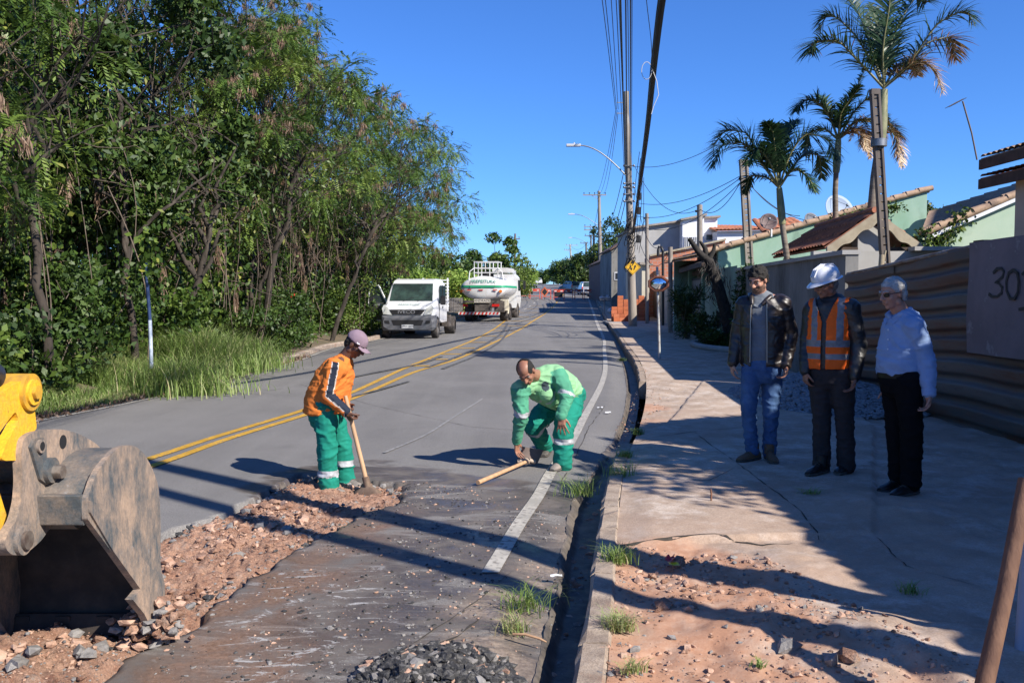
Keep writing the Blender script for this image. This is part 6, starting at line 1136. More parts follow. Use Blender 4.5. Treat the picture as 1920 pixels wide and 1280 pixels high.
def paintP(c): zz = c[:, 2]-.055*(~xN(c)); return ((zz > zb[1]) & (zz < zb[0])).astype(int)
cloth('trousers', mb, .0105, [M_pantG, M_refl], t, .012, (7, 7, 13), 5, paintP)
M_boot = mat('dusty_grey_boot', (.17, .155, .14), (.26, .22, .19), rough=.95, scale=10, bump=.4)
shoe(t, P(621, 920, Y-.1), P(656, 930, Y-.2), M_boot, M_sole, .29, z0=-.115); shoe(t, P(650, 912, Y+.12), P(677, 915, Y+.0), M_boot, M_sole, .28, z0=-.08)
M_cap = fabric('mauve_cap', (.25, .18, .22), (.21, .15, .185)); mb = MB(); mb.ell(g(0, -.012, .040), (.086, .104, .092), 0, 24, 16, A); R_ = np.array(A.to_3x3()); c0 = g(0, 0, 0)
co = cloth('cap', mb, .009, M_cap, t, .0015, (20, 20, 20), 1, None, lambda c: ((c-c0)@R_)[:, 2] < .028, 3, .004); mb = MB(); rg = []
for k in range(8): y = .065+.085*k/7; w = .075*math.cos((k/7)**2*.95)+.004; x = np.linspace(-w, w, 11); rg.append(np.concatenate([[g(a, y, .034-.10*(y-.06)-a*a*2.2) for a in x], [g(a, y, .030-.10*(y-.06)-a*a*2.2) for a in x[::-1]]]))
mb.ring_loft(rg); o = mb.build('brim', M_cap, t); o.parent = co; o.location = (0, 0, 0); mb = MB(); mb.tube([g(.082*ax[0][1]*0+.087, .035, .045), g(.088, .05, .043), g(.084, .062, .05)], .006, 6); o = mb.build('cap_emblem', M_white, t); o.parent = co; o.location = (0, 0, 0)
hairshell(t, g, A, .98, M_hairB, -.02, .004, 4)
# his hoe
hs = thing('hoe', 'long handled hoe standing upright in the hands of the worker in orange', 'hoe', hb, 0); mb = MB(); q = np.linspace(0, 1, 10)[:, None]; M_hw = mat('worn_handle_wood', (.50, .31, .17), (.38, .23, .13), rough=.65, scale=5, stretch=(4, 4, .6)); mb.tube(ht-hd*.05+(hb-ht+hd*.05)*q, np.linspace(.018, .021, 10), 12); mb.build('handle', M_hw, hs)
M_iron = mat('rusty_hoe_iron', (.13, .085, .06), (.20, .14, .10), rough=.75, scale=9, bump=.4, metal=.3); b0 = hb+hd*.0; Yb = Y-.22
rg = []
for px_, w in ((0, .05), (.2, .06), (.45, .13), (.75, .165), (1, .14)):
    c = b0*(1-px_)+P(684, 933, Yb-.05)*px_; ax_ = norm((1, -.25, .10)); rg.append(np.array([c-ax_*w+(0, 0, -.02*px_), c-ax_*w*.5+(0, 0, .0), c+(0, -.015, .006), c+ax_*w*.5, c+ax_*w+(0, 0, -.02*px_), c+ax_*w*.5+(0, .01, -.004), c+(0, .006, -.004), c-ax_*w*.5+(0, .01, -.004)]))
mb = MB(); mb.ring_loft(rg); mb.cyl(hb-hd*.06, hb+hd*.03, .032, 12); mb.build('blade', M_iron, hs)
# ------------------------------------------------ worker in green
t = thing('person', 'crouching worker in a light green long sleeved shirt touching a hoe blade with one hand', 'person', G(1040, 880)); f = norm((-.78, -.62, 0)); lat = norm(np.cross(f, (0, 0, 1.)))
mb = MB(); hc = P(986.5, 697, 8.42); g, A, ax = head_solids(mb, hc, norm(np.array((-.10, -.62, -.62))), np.array((-.32, -.3, .9)), 1.04, 1.1); ne = P(1004, 705, 8.62); chain(mb, [ne, hc+(.03, .03, -.02)], [.068, .06])
shR, shL = P(975, 729, 8.52), P(1046, 702, 8.66); elR, wrR = P(978, 775, 8.50), P(969, 826, 8.62); elL, wrL = P(1064, 742, 8.52), P(1053, 778, 8.42); pel = P(1062, 742, 9.05)
chain(mb, [pel, P(1035, 715, 8.85), ne], [.13, .14, .07]); chain(mb, [ne, shR, elR, wrR], [.05, .055, .043, .029]); chain(mb, [ne, shL, elL, wrL], [.05, .055, .043, .029])
hand(mb, wrR, norm((.02, .1, -1)), (.8, -.5, 0), -1, .35, .25, 1.05); hand(mb, wrL, norm((.0, -.2, -1)), (.3, .9, 0), 1, .2, .3, 1.05)
hL, hR = P(1071, 752, 8.98), P(1040, 757, 9.12); kL, kR = P(1057, 806, 8.62), P(1000, 797, 8.98); aL, aR = P(1055, 868, 8.62), P(1022, 836, 9.38)
chain(mb, [hL, kL, aL], [.08, .055, .04]); chain(mb, [hR, kR, aR], [.08, .055, .04]); cloth('body', mb, .0062, [M_skinM], t, 0)
face_parts(t, g, A, 1.04, M_hairB); hairshell(t, g, A, 1.04, M_hairB, -.005, .004, 8, lambda x, y, z: (z > .058) & (y > -.045) & (np.abs(x) < .055), curl=.002)
M_lg = fabric('lime_green_shirt', (.26, .50, .26), (.22, .44, .23)); M_mg = fabric('sea_green_sleeve', (.08, .31, .19), (.07, .26, .16)); M_bdg = mat('dark_badge', (.03, .05, .06))
mb = MB(); lt = norm(shR-shL); torso(mb, [(P(1003, 703, 8.60), .06, .08), (P(1009, 710, 8.64), .10, .17), (P(1018, 716, 8.70), .14, .205), (P(1032, 722, 8.80), .16, .21), (P(1045, 729, 8.90), .17, .205), (P(1055, 735, 8.99), .17, .195), (P(1063, 740, 9.05), .165, .185)], lt)
cap(mb, P(1024, 738, 8.62), P(1032, 752, 8.70), .085, .06)
chain(mb, [P(990, 722, 8.58), shR, (shR+elR)/2, elR, (elR+wrR)/2, wrR], [.09, .088, .08, .072, .062, .052]); chain(mb, [P(1035, 708, 8.7), shL, (shL+elL)/2, elL, (elL+wrL)/2, wrL], [.09, .09, .08, .072, .06, .05])
bc = P(1023, 724, 8.55)
def paintG(c):
    r = np.zeros(len(c), int)
    for a, b, w in ((shR, elR, wrR), (shL, elL, wrL)):
        t1, t2, r1, r2 = arm_param(c, a, b, w); on = ((r1 < .105) & (t1 > -.05)) | (r2 < .095); on &= ~((r1 > .105) & (t2 < .05)); r[on] = 1
        r[(r2 < .1) & (t2 > -.12) & (t2 < .0+.04)] = 2
    r[((c-bc)**2).sum(1) < .045**2] = 3; k = ((c-P(1030, 745, 8.62))@norm(P(1060, 740, 9.05)-P(1005, 705, 8.6))); r[(r == 0) & (np.abs(k-.02) < .018) & (c[:, 2] < P(0, 728, 8.8)[2])] = 2; return r
cloth('shirt', mb, .0095, [M_lg, M_mg, M_refl, M_bdg], t, .011, (8, 8, 14), 13, paintG)
mb = MB(); chain(mb, [hL, (hL+kL)/2, kL, (kL+aL)/2, aL], [.13, .115, .098, .095, .095]); chain(mb, [hR, (hR+kR)/2, kR, (kR+aR)/2, aR], [.13, .115, .098, .092, .09]); torso(mb, [(P(1060, 738, 9.0), .15, .17), (P(1066, 744, 9.08), .16, .18), (P(1068, 752, 9.10), .14, .17)], lt)
zL = (P(0, 820, 8.62)[2], P(0, 831, 8.62)[2]); dR = norm(aR-kR)
def paintGP(c): s_ = (c-kR)@dR; return (((c[:, 0] > P(1030, 800, 8.62)[0]) & (c[:, 2] > zL[1]) & (c[:, 2] < zL[0])) | ((c[:, 0] < P(1030, 800, 8.62)[0]) & (s_ > .03) & (s_ < .09) & (c[:, 2] < P(0, 790, 9)[2]))).astype(int)
cloth('trousers', mb, .0105, [M_pantG, M_refl], t, .013, (7, 7, 13), 15, paintGP)
M_bb = mat('black_boot', (.06, .055, .05), (.11, .10, .09), rough=.8, scale=8, bump=.3); shoe(t, P(1053, 878, 8.64), P(1035, 888, 8.45), M_boot, M_sole, .29, z0=0.0); shoe(t, P(1026, 845, 9.42), P(1018, 856, 9.2), M_bb, M_sole, .29, z0=0.0)
# his hoe
e0, e1 = P(896, 915, 7.85), P(988, 869, 8.72); e0[2] = .03; e1[2] = .055; hs = thing('hoe', 'hoe lying on the wet road with its blade held up by the worker in green', 'hoe', e0); mb = MB(); mb.tube(e0+(e1-e0)*np.linspace(0, 1, 8)[:, None], np.linspace(.021, .017, 8), 12); mb.build('handle', M_hw, hs)
a, b, c, d = e1+(-.11, .0, -.02), e1+(.10, .03, -.03), P(1019, 843, 8.80), P(980, 837, 8.80); rg = []
def bil(u, v): return a*(1-u)*(1-v)+b*u*(1-v)+c*u*v+d*(1-u)*v
mb = MB(); us = np.linspace(0, 1, 9); 
for v in np.linspace(0, 1, 6): fr_ = [bil(u, v)+np.array((0, -.02*math.sin(u*PI), 0)) for u in us]; rg.append(np.array(fr_+[q+np.array((.002, .005, 0)) for q in fr_[::-1]]))
mb.ring_loft(rg, 0, True, False); M_ib = mat('brown_hoe_blade', (.17, .125, .105), (.12, .09, .075), rough=.7, scale=7, metal=.2); mb.build('blade', M_ib, hs); mb = MB(); mb.cyl(e1-norm(e1-e0)*.03, e1+norm(e1-e0)*.05, .03, 12); mb.tube([a+(.02, -.01, .02), e1+(0, -.01, .02), b+(-.02, -.01, .02)], .02, 8); mb.build('ferrule', mat('pale_ferrule', (.42, .33, .25), (.34, .26, .2), rough=.7), hs)
# ------------------------------------------------ helper for the standing men
def standing(label, Y, cfg):
    S = lambda l: [P(q[0], q[1], Y+(q[2] if len(q) > 2 else 0)) for q in l]; gx, gy = cfg['base']; b0 = P(gx, gy, Y); t = thing('person', label, 'person', (b0[0], Y, gz_walk(b0))); lat = norm(np.append(cfg['lat'], 0)); mb = MB()
    hc = P(*cfg['head'][:2], Y+cfg['head'][2]); s = cfg.get('hs', 1.); g, A, ax = head_solids(mb, hc, np.array(cfg['hf'], float), np.array(cfg['hu'], float), s, cfg.get('nose', 1.)); ne = P(*cfg['neck'][:2], Y+cfg['neck'][2]); chain(mb, [ne, hc+(0, 0, -.03)], [.066, .058]); T = cfg['torso']
    secs = [(P(a, b, Y+o), hd, hw) for a, b, o, hd, hw in T]; torso(mb, [(c-(0, 0, .02), hd*.7, hw*.68) for c, hd, hw in secs], lat)
    arms = [S(a) for a in cfg['arms']]; legs = [S(l) for l in cfg['legs']]
    for a in arms: chain(mb, [ne, a[0], a[1], a[2]], [.05, .05, .04, .028])
    for l in legs: chain(mb, l[:3], [.08, .055, .04])
    for a, h in zip(arms, cfg['hands']): hand(mb, a[2], h[0], h[1], h[2], h[3], h[4] if len(h) > 4 else .05, 1.0)
    return t, lat, mb, g, A, s, ne, secs, arms, legs
def sleeves(mb, arms, secs, rr):
    for a in arms: sh, el, wr = a[:3]; chain(mb, [sh+(secs[2][0]-sh)*.35, sh, (sh+el)/2, el, (el+wr)/2, wr], rr)
def trousers(t, legs, secs_p, lat, m, rr, seed, paint=None, wr=.008, mats=None):
    mb = MB()
    for l in legs: h, k, a = l[:3]; chain(mb, [h, (h+k)/2, k, (k+a)/2, a], rr)
    torso(mb, secs_p, lat); return cloth('trousers', mb, .0105, mats or [m], t, wr, (9, 9, 16), seed, paint)
# ---- man 1: dark leather jacket, jeans
Y = 8.33; lat = (.95, -.3)
t, lat, mb, g, A, s, ne, secs, arms, legs = standing('bearded dark haired man in a brown leather jacket, grey shirt and blue jeans', Y, dict(base=(1430, 868), head=(1421, 524, -.05), hf=(-.60, -.62, -.45), hu=(-.15, -.25, 1), neck=(1425, 553, .02), lat=lat, hs=1.02,
 torso=[(1424, 548, 0, .06, .075), (1427, 560, 0, .09, .14), (1429, 574, 0, .115, .185), (1430, 600, 0, .13, .195), (1430, 630, 0, .125, .185), (1430, 660, 0, .125, .18), (1430, 686, 0, .125, .185)],
 arms=[[(1396, 570, .06), (1382, 628, .10), (1374, 680, .04)], [(1467, 568, -.06), (1484, 626, -.05), (1474, 683, -.12)]], hands=[((-.05, -.1, -1), (1, 0, 0), 1, .5), ((-.1, -.2, -1), (-1, 0, 0), -1, .65)],
 legs=[[(1410, 690, 0), (1403, 768, -.03), (1411, 846, .03)], [(1446, 690, .05), (1446, 768, 0), (1442, 850, .05)]]))
hm = np.array(A.to_3x3()); h0 = g(0, 0, 0)
def stub(c): q = (c-h0)@hm; return ((q[:, 2] < -.035) & (q[:, 1] > .0) & (q[:, 2] > -.11) & ~((np.abs(q[:, 0]) < .02) & (np.abs(q[:, 2]+.056) < .01)) | ((np.abs(q[:, 2]+.04) < .008) & (q[:, 1] > .07) & (np.abs(q[:, 0]) < .03))).astype(int)
cloth('body', mb, .0062, [M_skinL, mat('stubble_skin', (.13, .075, .055), (.20, .11, .08), rough=.7, scale=60)], t, 0, paint=stub); face_parts(t, g, A, s, M_hairB); hairshell(t, g, A, s, M_hairB, .008, .009, 21, curl=.012)
M_gs = fabric('grey_polo', (.17, .19, .215)); mb = MB(); torso(mb, [(c, hd-.008, hw-.012) for c, hd, hw in secs], lat); cloth('polo_shirt', mb, .01, M_gs, t, .006, (9, 9, 14), 22)
M_lt = mat('brown_leather', (.020, .014, .013), (.032, .023, .020), rough=.42, scale=9, bump=.3, bscale=50, spec=.6, bdist=.003); mb = MB(); torso(mb, [(c, hd+.012, hw+.014) for c, hd, hw in secs[1:]], lat); sleeves(mb, arms, secs, [.085, .082, .072, .066, .058, .052]); fv = norm(np.cross(lat, (0, 0, 1.))); fv = fv if fv[1] < 0 else -fv; c1 = secs[3][0]
def openf(c):
    x = (c-c1)@lat; d = (c-c1)@fv; z = c[:, 2]; zt_ = secs[1][0][2]; w = np.interp(z, [secs[6][0][2]-.1, secs[4][0][2], zt_], [.068, .070, .06]); x = x+.03; arm = np.minimum(*[arm_param(c, *a[:3])[2] for a in arms]); return ((np.abs(x) < w) & (d > .03)) | (z > zt_+.045)
cloth('leather_jacket', mb, .0095, M_lt, t, .007, (9, 9, 13), 23, None, openf, 4, .012)
mb = MB(); zt = secs[1][0]
for sx in (-1, 1): mb.tube([zt+fv*.10+lat*(sx*.045-.03)+(0, 0, -.05), zt+fv*.085+lat*sx*.08+(0, 0, .01), zt+lat*sx*.095+(0, .02, .035), zt-fv*.06+lat*sx*.03+(0, 0, .045)], [.016, .024, .022, .02], 8)
mb.build('collar', M_lt, t); mb = MB(); mb.tube([c1+fv*(.155)+lat*.04+(0, 0, .15), c1+fv*.16+lat*.045+(0, 0, -.05), c1+fv*.155+lat*.05+(0, 0, -.38)], .006, 6); mb.tube([c1+fv*(.155)-lat*.10+(0, 0, .12), c1+fv*.155-lat*.10+(0, 0, -.38)], .006, 6); mb.build('zip', mat('zip_metal', (.35, .34, .33), rough=.4, metal=.8), t)
mb = MB(); mb.tube([zt+fv*.10+lat*-.06+(0, 0, -.06), zt+fv*.09+(0, 0, -.09), zt+fv*.10+lat*.01+(0, 0, -.05)], .012, 6); mb.build('shirt_collar', M_gs, t)
M_jean = mat('blue_denim', (.035, .085, .20), (.075, .15, .29), rough=.85, scale=5, bump=.5, bscale=200, bdist=.0012, lo=.45, hi=.7); secp = [(P(1430, 672, Y), .125, .165), (P(1430, 690, Y), .13, .175), (P(1429, 706, Y), .12, .17), (P(1428, 718, Y), .08, .10)]
trousers(t, legs, secp, lat, M_jean, [.098, .086, .070, .064, .060], 24, wr=.010)
M_bs = mat('brown_suede', (.15, .085, .045), (.10, .06, .035), rough=.8, scale=10, bump=.3); zg = gz_walk(P(1430, 868, Y)); shoe(t, P(1413, 856, Y+.03), P(1381, 866, Y-.12), M_bs, M_sole, .30, zg); shoe(t, P(1442, 860, Y+.02), P(1456, 884, Y-.25), M_bs, M_sole, .30, zg)
# ---- man 2: white hard hat, orange vest, black leather jacket
Y = 7.73; lat = (.85, -.52)
t, lat, mb, g, A, s, ne, secs, arms, legs = standing('man in a white hard hat and orange reflective vest over a black leather jacket', Y, dict(base=(1556, 893), head=(1548, 532, -.02), hf=(-.90, -.32, -.28), hu=(-.2, -.1, 1), neck=(1562, 562, .04), lat=lat, hs=1.04,
 torso=[(1561, 552, .03, .065, .08), (1560, 563, .02, .095, .135), (1558, 578, .0, .115, .17), (1556, 605, 0, .125, .178), (1554, 635, 0, .13, .176), (1553, 665, 0, .13, .174), (1553, 690, 0, .13, .176)],
 arms=[[(1524, 580, .08), (1514, 640, .10), (1510, 694, .02)], [(1594, 578, -.10), (1611, 645, -.12), (1603, 706, -.20)]], hands=[((0, -.1, -1), (1, .2, 0), 1, .6), ((-.25, -.2, -1), (-1, 0, 0), -1, .5, .12)],
 legs=[[(1537, 700, .06), (1541, 784, .03), (1540, 872, .06)], [(1578, 700, -.06), (1584, 784, -.06), (1587, 874, .0)]]))
cloth('body', mb, .0062, [M_skinM], t, 0); face_parts(t, g, A, s, M_hairG, eyes=False); hairshell(t, g, A, s, M_hairG, -.012, .004, 31, curl=.003)
def sunglasses(t, g, s):
    mb = MB()
    for x in (-1, 1):
        n = 14; a = np.linspace(0, 2*PI, n, endpoint=False); mb.ring_loft([np.array([g(.032*x+.023*math.cos(q), .088-abs(.032*x+.023*math.cos(q))*.18+o, .003+.016*math.sin(q)) for q in a]) for o in (0, .004)])
        mb.tube([g(.056*x, .078, .010), g(.078*x, .05, .012), g(.082*x, -.005, .008)], .0032*s, 6)
    mb.tube([g(-.012, .092, .012), g(.012, .092, .012)], .003, 6); return mb.build('sunglasses', mat('black_lens', (.01, .01, .012), rough=.12), t)
sunglasses(t, g, s)
M_bl = mat('black_leather', (.012, .012, .013), (.022, .021, .021), rough=.45, scale=9, bump=.3, bscale=50, spec=.6, bdist=.003); mb = MB(); torso(mb, [(c, hd-.004, hw-.002) for c, hd, hw in secs], lat); sleeves(mb, arms, secs, [.088, .086, .074, .068, .060, .052]); cloth('leather_jacket', mb, .0095, M_bl, t, .006, (9, 9, 13), 32)
M_ov = fabric('orange_vest', (.85, .13, .012), (.78, .115, .01), rough=.7); M_gb = mat('grey_reflective_band', (.20, .20, .21), (.15, .15, .16), rough=.4, scale=30); fv = norm(np.cross(lat, (0, 0, 1.))); fv = fv if fv[1] < 0 else -fv; c1 = secs[3][0]; mb = MB(); torso(mb, [(c, hd+.016, hw+.012) for c, hd, hw in secs[1:]], lat, sq=.9); zt = secs[1][0][2]
for a in arms: cap(mb, a[0]+(secs[2][0]-a[0])*.45, a[0]+(secs[2][0]-a[0])*.12+(0, 0, .012), .088, .088)
def vcut(c):
    x = (c-c1)@lat; d = (c-c1)@fv; z = c[:, 2]; v = (d > .0) & (np.abs(x+.02) < .02+.40*np.clip(z-(secs[3][0][2]+.02), 0, 1)); hole = (np.abs(x) > .166) & (z > secs[4][0][2]+.02); return v | hole | (z > zt+.05) | (z < secs[6][0][2]-.0+.0)
zr = [P(0, y, Y)[2] for y in (637, 648, 661, 672)]
def paintV(c):
    x = (c-c1)@lat; z = c[:, 2]; b = ((z < zr[0]) & (z > zr[1])) | ((z < zr[2]) & (z > zr[3])); vb = (np.abs(np.abs(x-.005)-.105+.0*z) < .026) & (z > zr[0]); return (b | vb).astype(int)
cloth('safety_vest', mb, .0095, [M_ov, M_gb], t, .006, (8, 8, 13), 33, paintV, vcut, 3, .006)
mb = MB(); q = ne+(0, 0, .0); a = np.linspace(0, 2*PI, 16, endpoint=False); mb.ring_loft([np.stack([q[0]+(.078+e)*np.cos(a), q[1]+(.078+e)*np.sin(a), q[2]+z+.012*np.sin(a)], 1) for e, z in ((.012, -.03), (.004, .0), (-.004, .03), (-.012, .03), (-.006, -.02))], 0, False); mb.build('shirt_collar', fabric('blue_grey_collar', (.22, .26, .36)), t)
M_dp = fabric('charcoal_trousers', (.035, .03, .032), rough=.8); secp = [(P(1554, 684, Y), .12, .155), (P(1554, 700, Y), .125, .165), (P(1556, 716, Y), .12, .16), (P(1558, 728, Y), .08, .10)]; trousers(t, legs, secp, lat, M_dp, [.108, .095, .078, .075, .074], 34, wr=.008)
zg = gz_walk(P(1556, 893, Y)); M_bs2 = mat('black_shoe', (.012, .011, .011), (.02, .019, .018), rough=.35, scale=8); shoe(t, P(1541, 880, Y), P(1512, 900, Y-.15), M_bs2, M_sole, .30, zg); shoe(t, P(1588, 882, Y+.06), P(1568, 900, Y-.12), M_bs2, M_sole, .30, zg)
M_hat = mat('white_helmet', (.66, .68, .72), rough=.32, coat=.4); A3 = A.to_3x3(); R_ = np.array(A3); c0 = g(0, 0, 0); mb = MB(); mb.ell(g(0, -.012, .052), (.107, .130, .108), 0, 28, 20, A); ho = cloth('hard_hat', mb, .008, M_hat, t, 0, cut=lambda c: ((c-c0)@R_)[:, 2] < .030, smooth=3, shell=.005)
rg = []; a = np.linspace(0, 2*PI, 40, endpoint=False)
for e, dz in ((0, .004), (.014, -.003), (.016, -.008), (.0, -.006)): rg.append(np.array([g((.104+e)*math.cos(q), -.012+(.127+e+(.045*max(0, math.sin(q))**3 if e else 0))*math.sin(q), .034+dz-(.018*max(0, math.sin(q))**2 if e else 0)) for q in a]))
rg.append(rg[0]); mb = MB(); mb.ring_loft(rg, 0, False)
for x in (-.022, 0, .022): mb.tube([g(x, -.13, .09), g(x, -.09, .143), g(x, -.01, .161), g(x, .07, .138), g(x, .112, .085)], .006, 6)
o = mb.build('brim', M_hat, t); o.parent = ho; o.location = (0, 0, 0)
# ---- man 3: blue shirt, white hair
Y = 7.03; lat = (.45, -.89)
t, lat, mb, g, A, s, ne, secs, arms, legs = standing('white haired older man in sunglasses, light blue shirt and black trousers', Y, dict(base=(1690, 928), head=(1674, 550, -.02), hf=(-.92, -.32, -.20), hu=(0, 0, 1), neck=(1690, 588, .03), lat=lat, hs=1.06,
 torso=[(1691, 580, .03, .06, .07), (1694, 592, .02, .09, .125), (1695, 606, .0, .112, .165), (1692, 632, 0, .125, .175), (1688, 660, 0, .140, .178), (1686, 684, 0, .145, .175), (1687, 701, 0, .135, .17)],
 arms=[[(1714, 612, -.14), (1738, 675, -.16), (1742, 737, -.22)], [(1676, 612, .16), (1672, 672, .2), (1668, 725, .15)]], hands=[((-.05, -.1, -1), (-1, .2, 0), -1, .6), ((-.1, 0, -1), (-.5, -1, 0), 1, .5)],
 legs=[[(1702, 708, -.09), (1709, 800, -.10), (1708, 905, -.05)], [(1678, 706, .10), (1681, 795, .08), (1686, 895, .12)]]))
cloth('body', mb, .0062, [M_skinL], t, 0); face_parts(t, g, A, s, M_hairW, eyes=False); hairshell(t, g, A, s, M_hairW, .014, .005, 41, curl=.006); sunglasses(t, g, s)
M_bs3 = fabric('light_blue_shirt', (.25, .35, .55), (.22, .31, .50), rough=.8); mb = MB(); torso(mb, secs, lat, 0.0); sleeves(mb, arms, secs, [.085, .084, .072, .066, .058, .048]); cloth('shirt', mb, .0095, M_bs3, t, .009, (8, 8, 14), 42)
mb = MB(); q = ne; f3 = norm((-.9, -.4, 0)); l3 = norm(np.cross(f3, (0, 0, 1.)))
for sx in (-1, 1): rgp = [q+f3*.095+l3*sx*.01+(0, 0, -.035), q+f3*.08+l3*sx*.055+(0, 0, -.012), q+l3*sx*.078+(0, 0, .018), q-f3*.06+l3*sx*.03+(0, 0, .035)]; mb.tube(rgp, [.012, .026, .026, .022], 8)
mb.build('collar', M_bs3, t)
for sx in (-1, 1):
    mb = MB(); a_ = q+f3*.085+l3*sx*.008+(0, 0, -.012); b_ = q+f3*.045+l3*sx*.07+(0, 0, .012); c_ = q+f3*.10+l3*sx*.075+(0, 0, -.045); d_ = q+f3*.125+l3*sx*.035+(0, 0, -.085); v = np.array([a_, b_, c_, d_]); mb.add(np.concatenate([v, v+f3*.008]), [(0,1,2,3),(7,6,5,4),(0,4,5,1),(1,5,6,2),(2,6,7,3),(3,7,4,0)]); mb.build('collar_flap', M_bs3, t)
for k in range(5): c_ = secs[3][0]+f3*(.150-.001*k)+(0, 0, .06-.075*k); mb = MB(); mb.ell(c_, (.007, .007, .007), 0, 8, 6); mb.build('button', M_white, t)
for ar in arms: dd = norm(ar[2]-ar[1]); mb = MB(); mb.tube([ar[2]-dd*.035, ar[2]+dd*.02], [.054, .050], 14); mb.build('cuff', M_bs3, t); mb = MB(); torso(mb, [(P(1687, 698, Y), .138, .173), (P(1687, 707, Y), .138, .173)], lat); mb.build('belt', M_bs2, t); M_bp = fabric('black_trousers', (.012, .012, .015)); secp = [(P(1687, 699, Y), .132, .167), (P(1689, 715, Y), .135, .165), (P(1691, 730, Y), .13, .16), (P(1693, 742, Y), .09, .10)]; trousers(t, legs, secp, lat, M_bp, [.108, .098, .084, .08, .078], 44, wr=.008)
zg = gz_walk(P(1690, 928, Y)); shoe(t, P(1707, 915, Y-.05), P(1678, 932, Y-.15), M_bs2, M_sole, .30, zg); shoe(t, P(1687, 905, Y+.12), P(1660, 915, Y+.05), M_bs2, M_sole, .30, zg)
print('people ok')
# ============================================================ EXCAVATOR BUCKET
def onX(px, py, X):
    d = ray(px, py); t = X/d[0]; return np.array((X, d[1]*t, CH+d[2]*t))
def prof(pl_, X): return [tuple(onX(a, b, X)[1:]) for a, b in pl_]
def painted(name, base, dust, bare, s=3.2, lo=.46, hi=.60, rough=.6, stretch=None):
    return mat(name, base, dust, rough=rough, scale=s, bump=.35, bscale=40, lo=lo, hi=hi, c3=bare, s3=9, lo3=.60, hi3=.66, detail=14, nrough=.78, speck=.18, sps=70, stretch=stretch)
M_buck = painted('scuffed_bucket_steel', (.065, .08, .09), (.24, .185, .14), (.22, .23, .24), 4.5, .42, .66)
M_buckd = painted('dusty_bucket_side', (.075, .09, .10), (.38, .275, .20), (.24, .24, .24), 4, .38, .60, .75, (1, 1.6, .8))
M_yel2 = painted('digger_yellow', (.75, .42, .02), (.55, .36, .10), (.30, .17, .06), 4, .48, .72, .65); M_ybolt = mat('yellow_pin_cap', (.62, .35, .03), (.4, .22, .04), rough=.5, scale=14)
M_pin = mat('worn_pin_steel', (.30, .26, .22), (.16, .12, .10), rough=.5, scale=16, metal=.6)
XR, XLft, XA, XB = -1.73, -2.42, -1.935, -2.20
side_px = [(159,933),(175,885),(211,841),(230,834),(248,835),(266,850),(281,877),(294,914),(297,985),(296,1055),(302,1095),(303,1150),(296,1196),(283,1190),(262,1150),(239,1123),(255,1104),(205,1035),(159,973)]
def rounded(pts, keep):
    pts = [np.array(q, float) for q in pts]; n = len(pts); out = []
    for i in range(n):
        if i in keep: out.append(pts[i]); continue
        a, b, c = pts[i-1], pts[i], pts[(i+1) % n]; out += [b+(a-b)*.28, b+(a-b)*.08+(c-b)*.08, b+(c-b)*.28]
    return [tuple(q) for q in out]
sp = rounded(prof(side_px, XR), (0, 11, 12, 13, 14, 15, 16, 17, 18)); c0 = np.mean(sp, 0)
ex = thing('digger_bucket_arm', 'dusty steel digger bucket on a yellow arm at the left edge, resting on rubble', 'excavator', (-2.07, 4.3, 0))
mb = MB(); mb.prism(sp, 0, XR-.012, XR+.012); bk = mb.build('bucket_side', M_buckd, ex, bevel=.005)
mb = MB(); mb.prism(sp, 0, XLft-.012, XLft+.012); mb.build('bucket_side', M_buckd, ex, bevel=.005)
shell_px = [(160,950),(163,920),(180,885),(211,848),(230,840),(247,841),(264,855),(279,880),(291,916),(293,985),(292,1055),(296,1100),(293,1165)]
pr = np.array(prof(shell_px, XR-.012)); q = np.linspace(0, 1, 40); s_ = np.linspace(0, 1, len(pr)); pr = np.stack([pchip(s_, pr[:, 0])(q), pchip(s_, pr[:, 1])(q)], 1); tg = np.gradient(pr, axis=0); tg /= np.linalg.norm(tg, axis=1)[:, None]; nr = np.stack([-tg[:, 1], tg[:, 0]], 1); inn = pr-nr*.014 if ((pr[20]-nr[20]*.1-c0)**2).sum() < ((pr[20]-c0)**2).sum() else pr+nr*.014
mb = MB(); loop = np.concatenate([pr, inn[::-1]]); mb.ring_loft([np.stack([np.full(len(loop), x), loop[:, 0], loop[:, 1]], 1) for x in (XLft+.012, XR-.012)], 0, False); mb.build('bucket_shell', M_buck, ex)
M_inn = mat('shade_darkened_dirty_steel', (.022, .017, .014), (.05, .036, .028), rough=.8, scale=6, bump=.5); mb = MB(); il = inn-nr*0; off = (inn-pr)*.35; il = inn+off; mb.ring_loft([np.stack([np.full(len(il), x), il[:, 0], il[:, 1]], 1) for x in (XLft+.014, XR-.014)], 0, False, True, False); mb.build('bucket_inner_shade', M_inn, ex)  # near-black sheet paints the bucket's interior shade over dirty steel
mb = MB(); wp_ = [(160,960),(159,938),(172,942),(276,1066),(296,1075),(301,1095),(302,1150),(296,1195),(283,1190),(262,1150),(240,1123),(255,1104),(205,1035)]; mb.prism(prof(wp_, XR), 0, XR+.0125, XR+.021); mb.build('wear_plate', M_buckd, ex, bevel=.003)
mb = MB(); bar_ = prof([(150,928),(163,925),(172,975),(156,985)], XR-.012); mb.prism(bar_, 0, XLft+.012, XR-.012); mb.prism(prof([(108,948),(128,925),(162,926),(160,960),(128,992),(105,975)], XA), 0, XB+.03, XA+.045); mb.build('torque_tube', M_buck, ex, bevel=.006)
mb = MB(); cut = prof([(291,1150),(299,1150),(297,1190),(287,1190)], XR); mb.prism(cut, 0, XLft+.012, XR-.012); mb.build('cutting_edge', M_inn, ex)  # edge takes the same painted shade colour as the interior
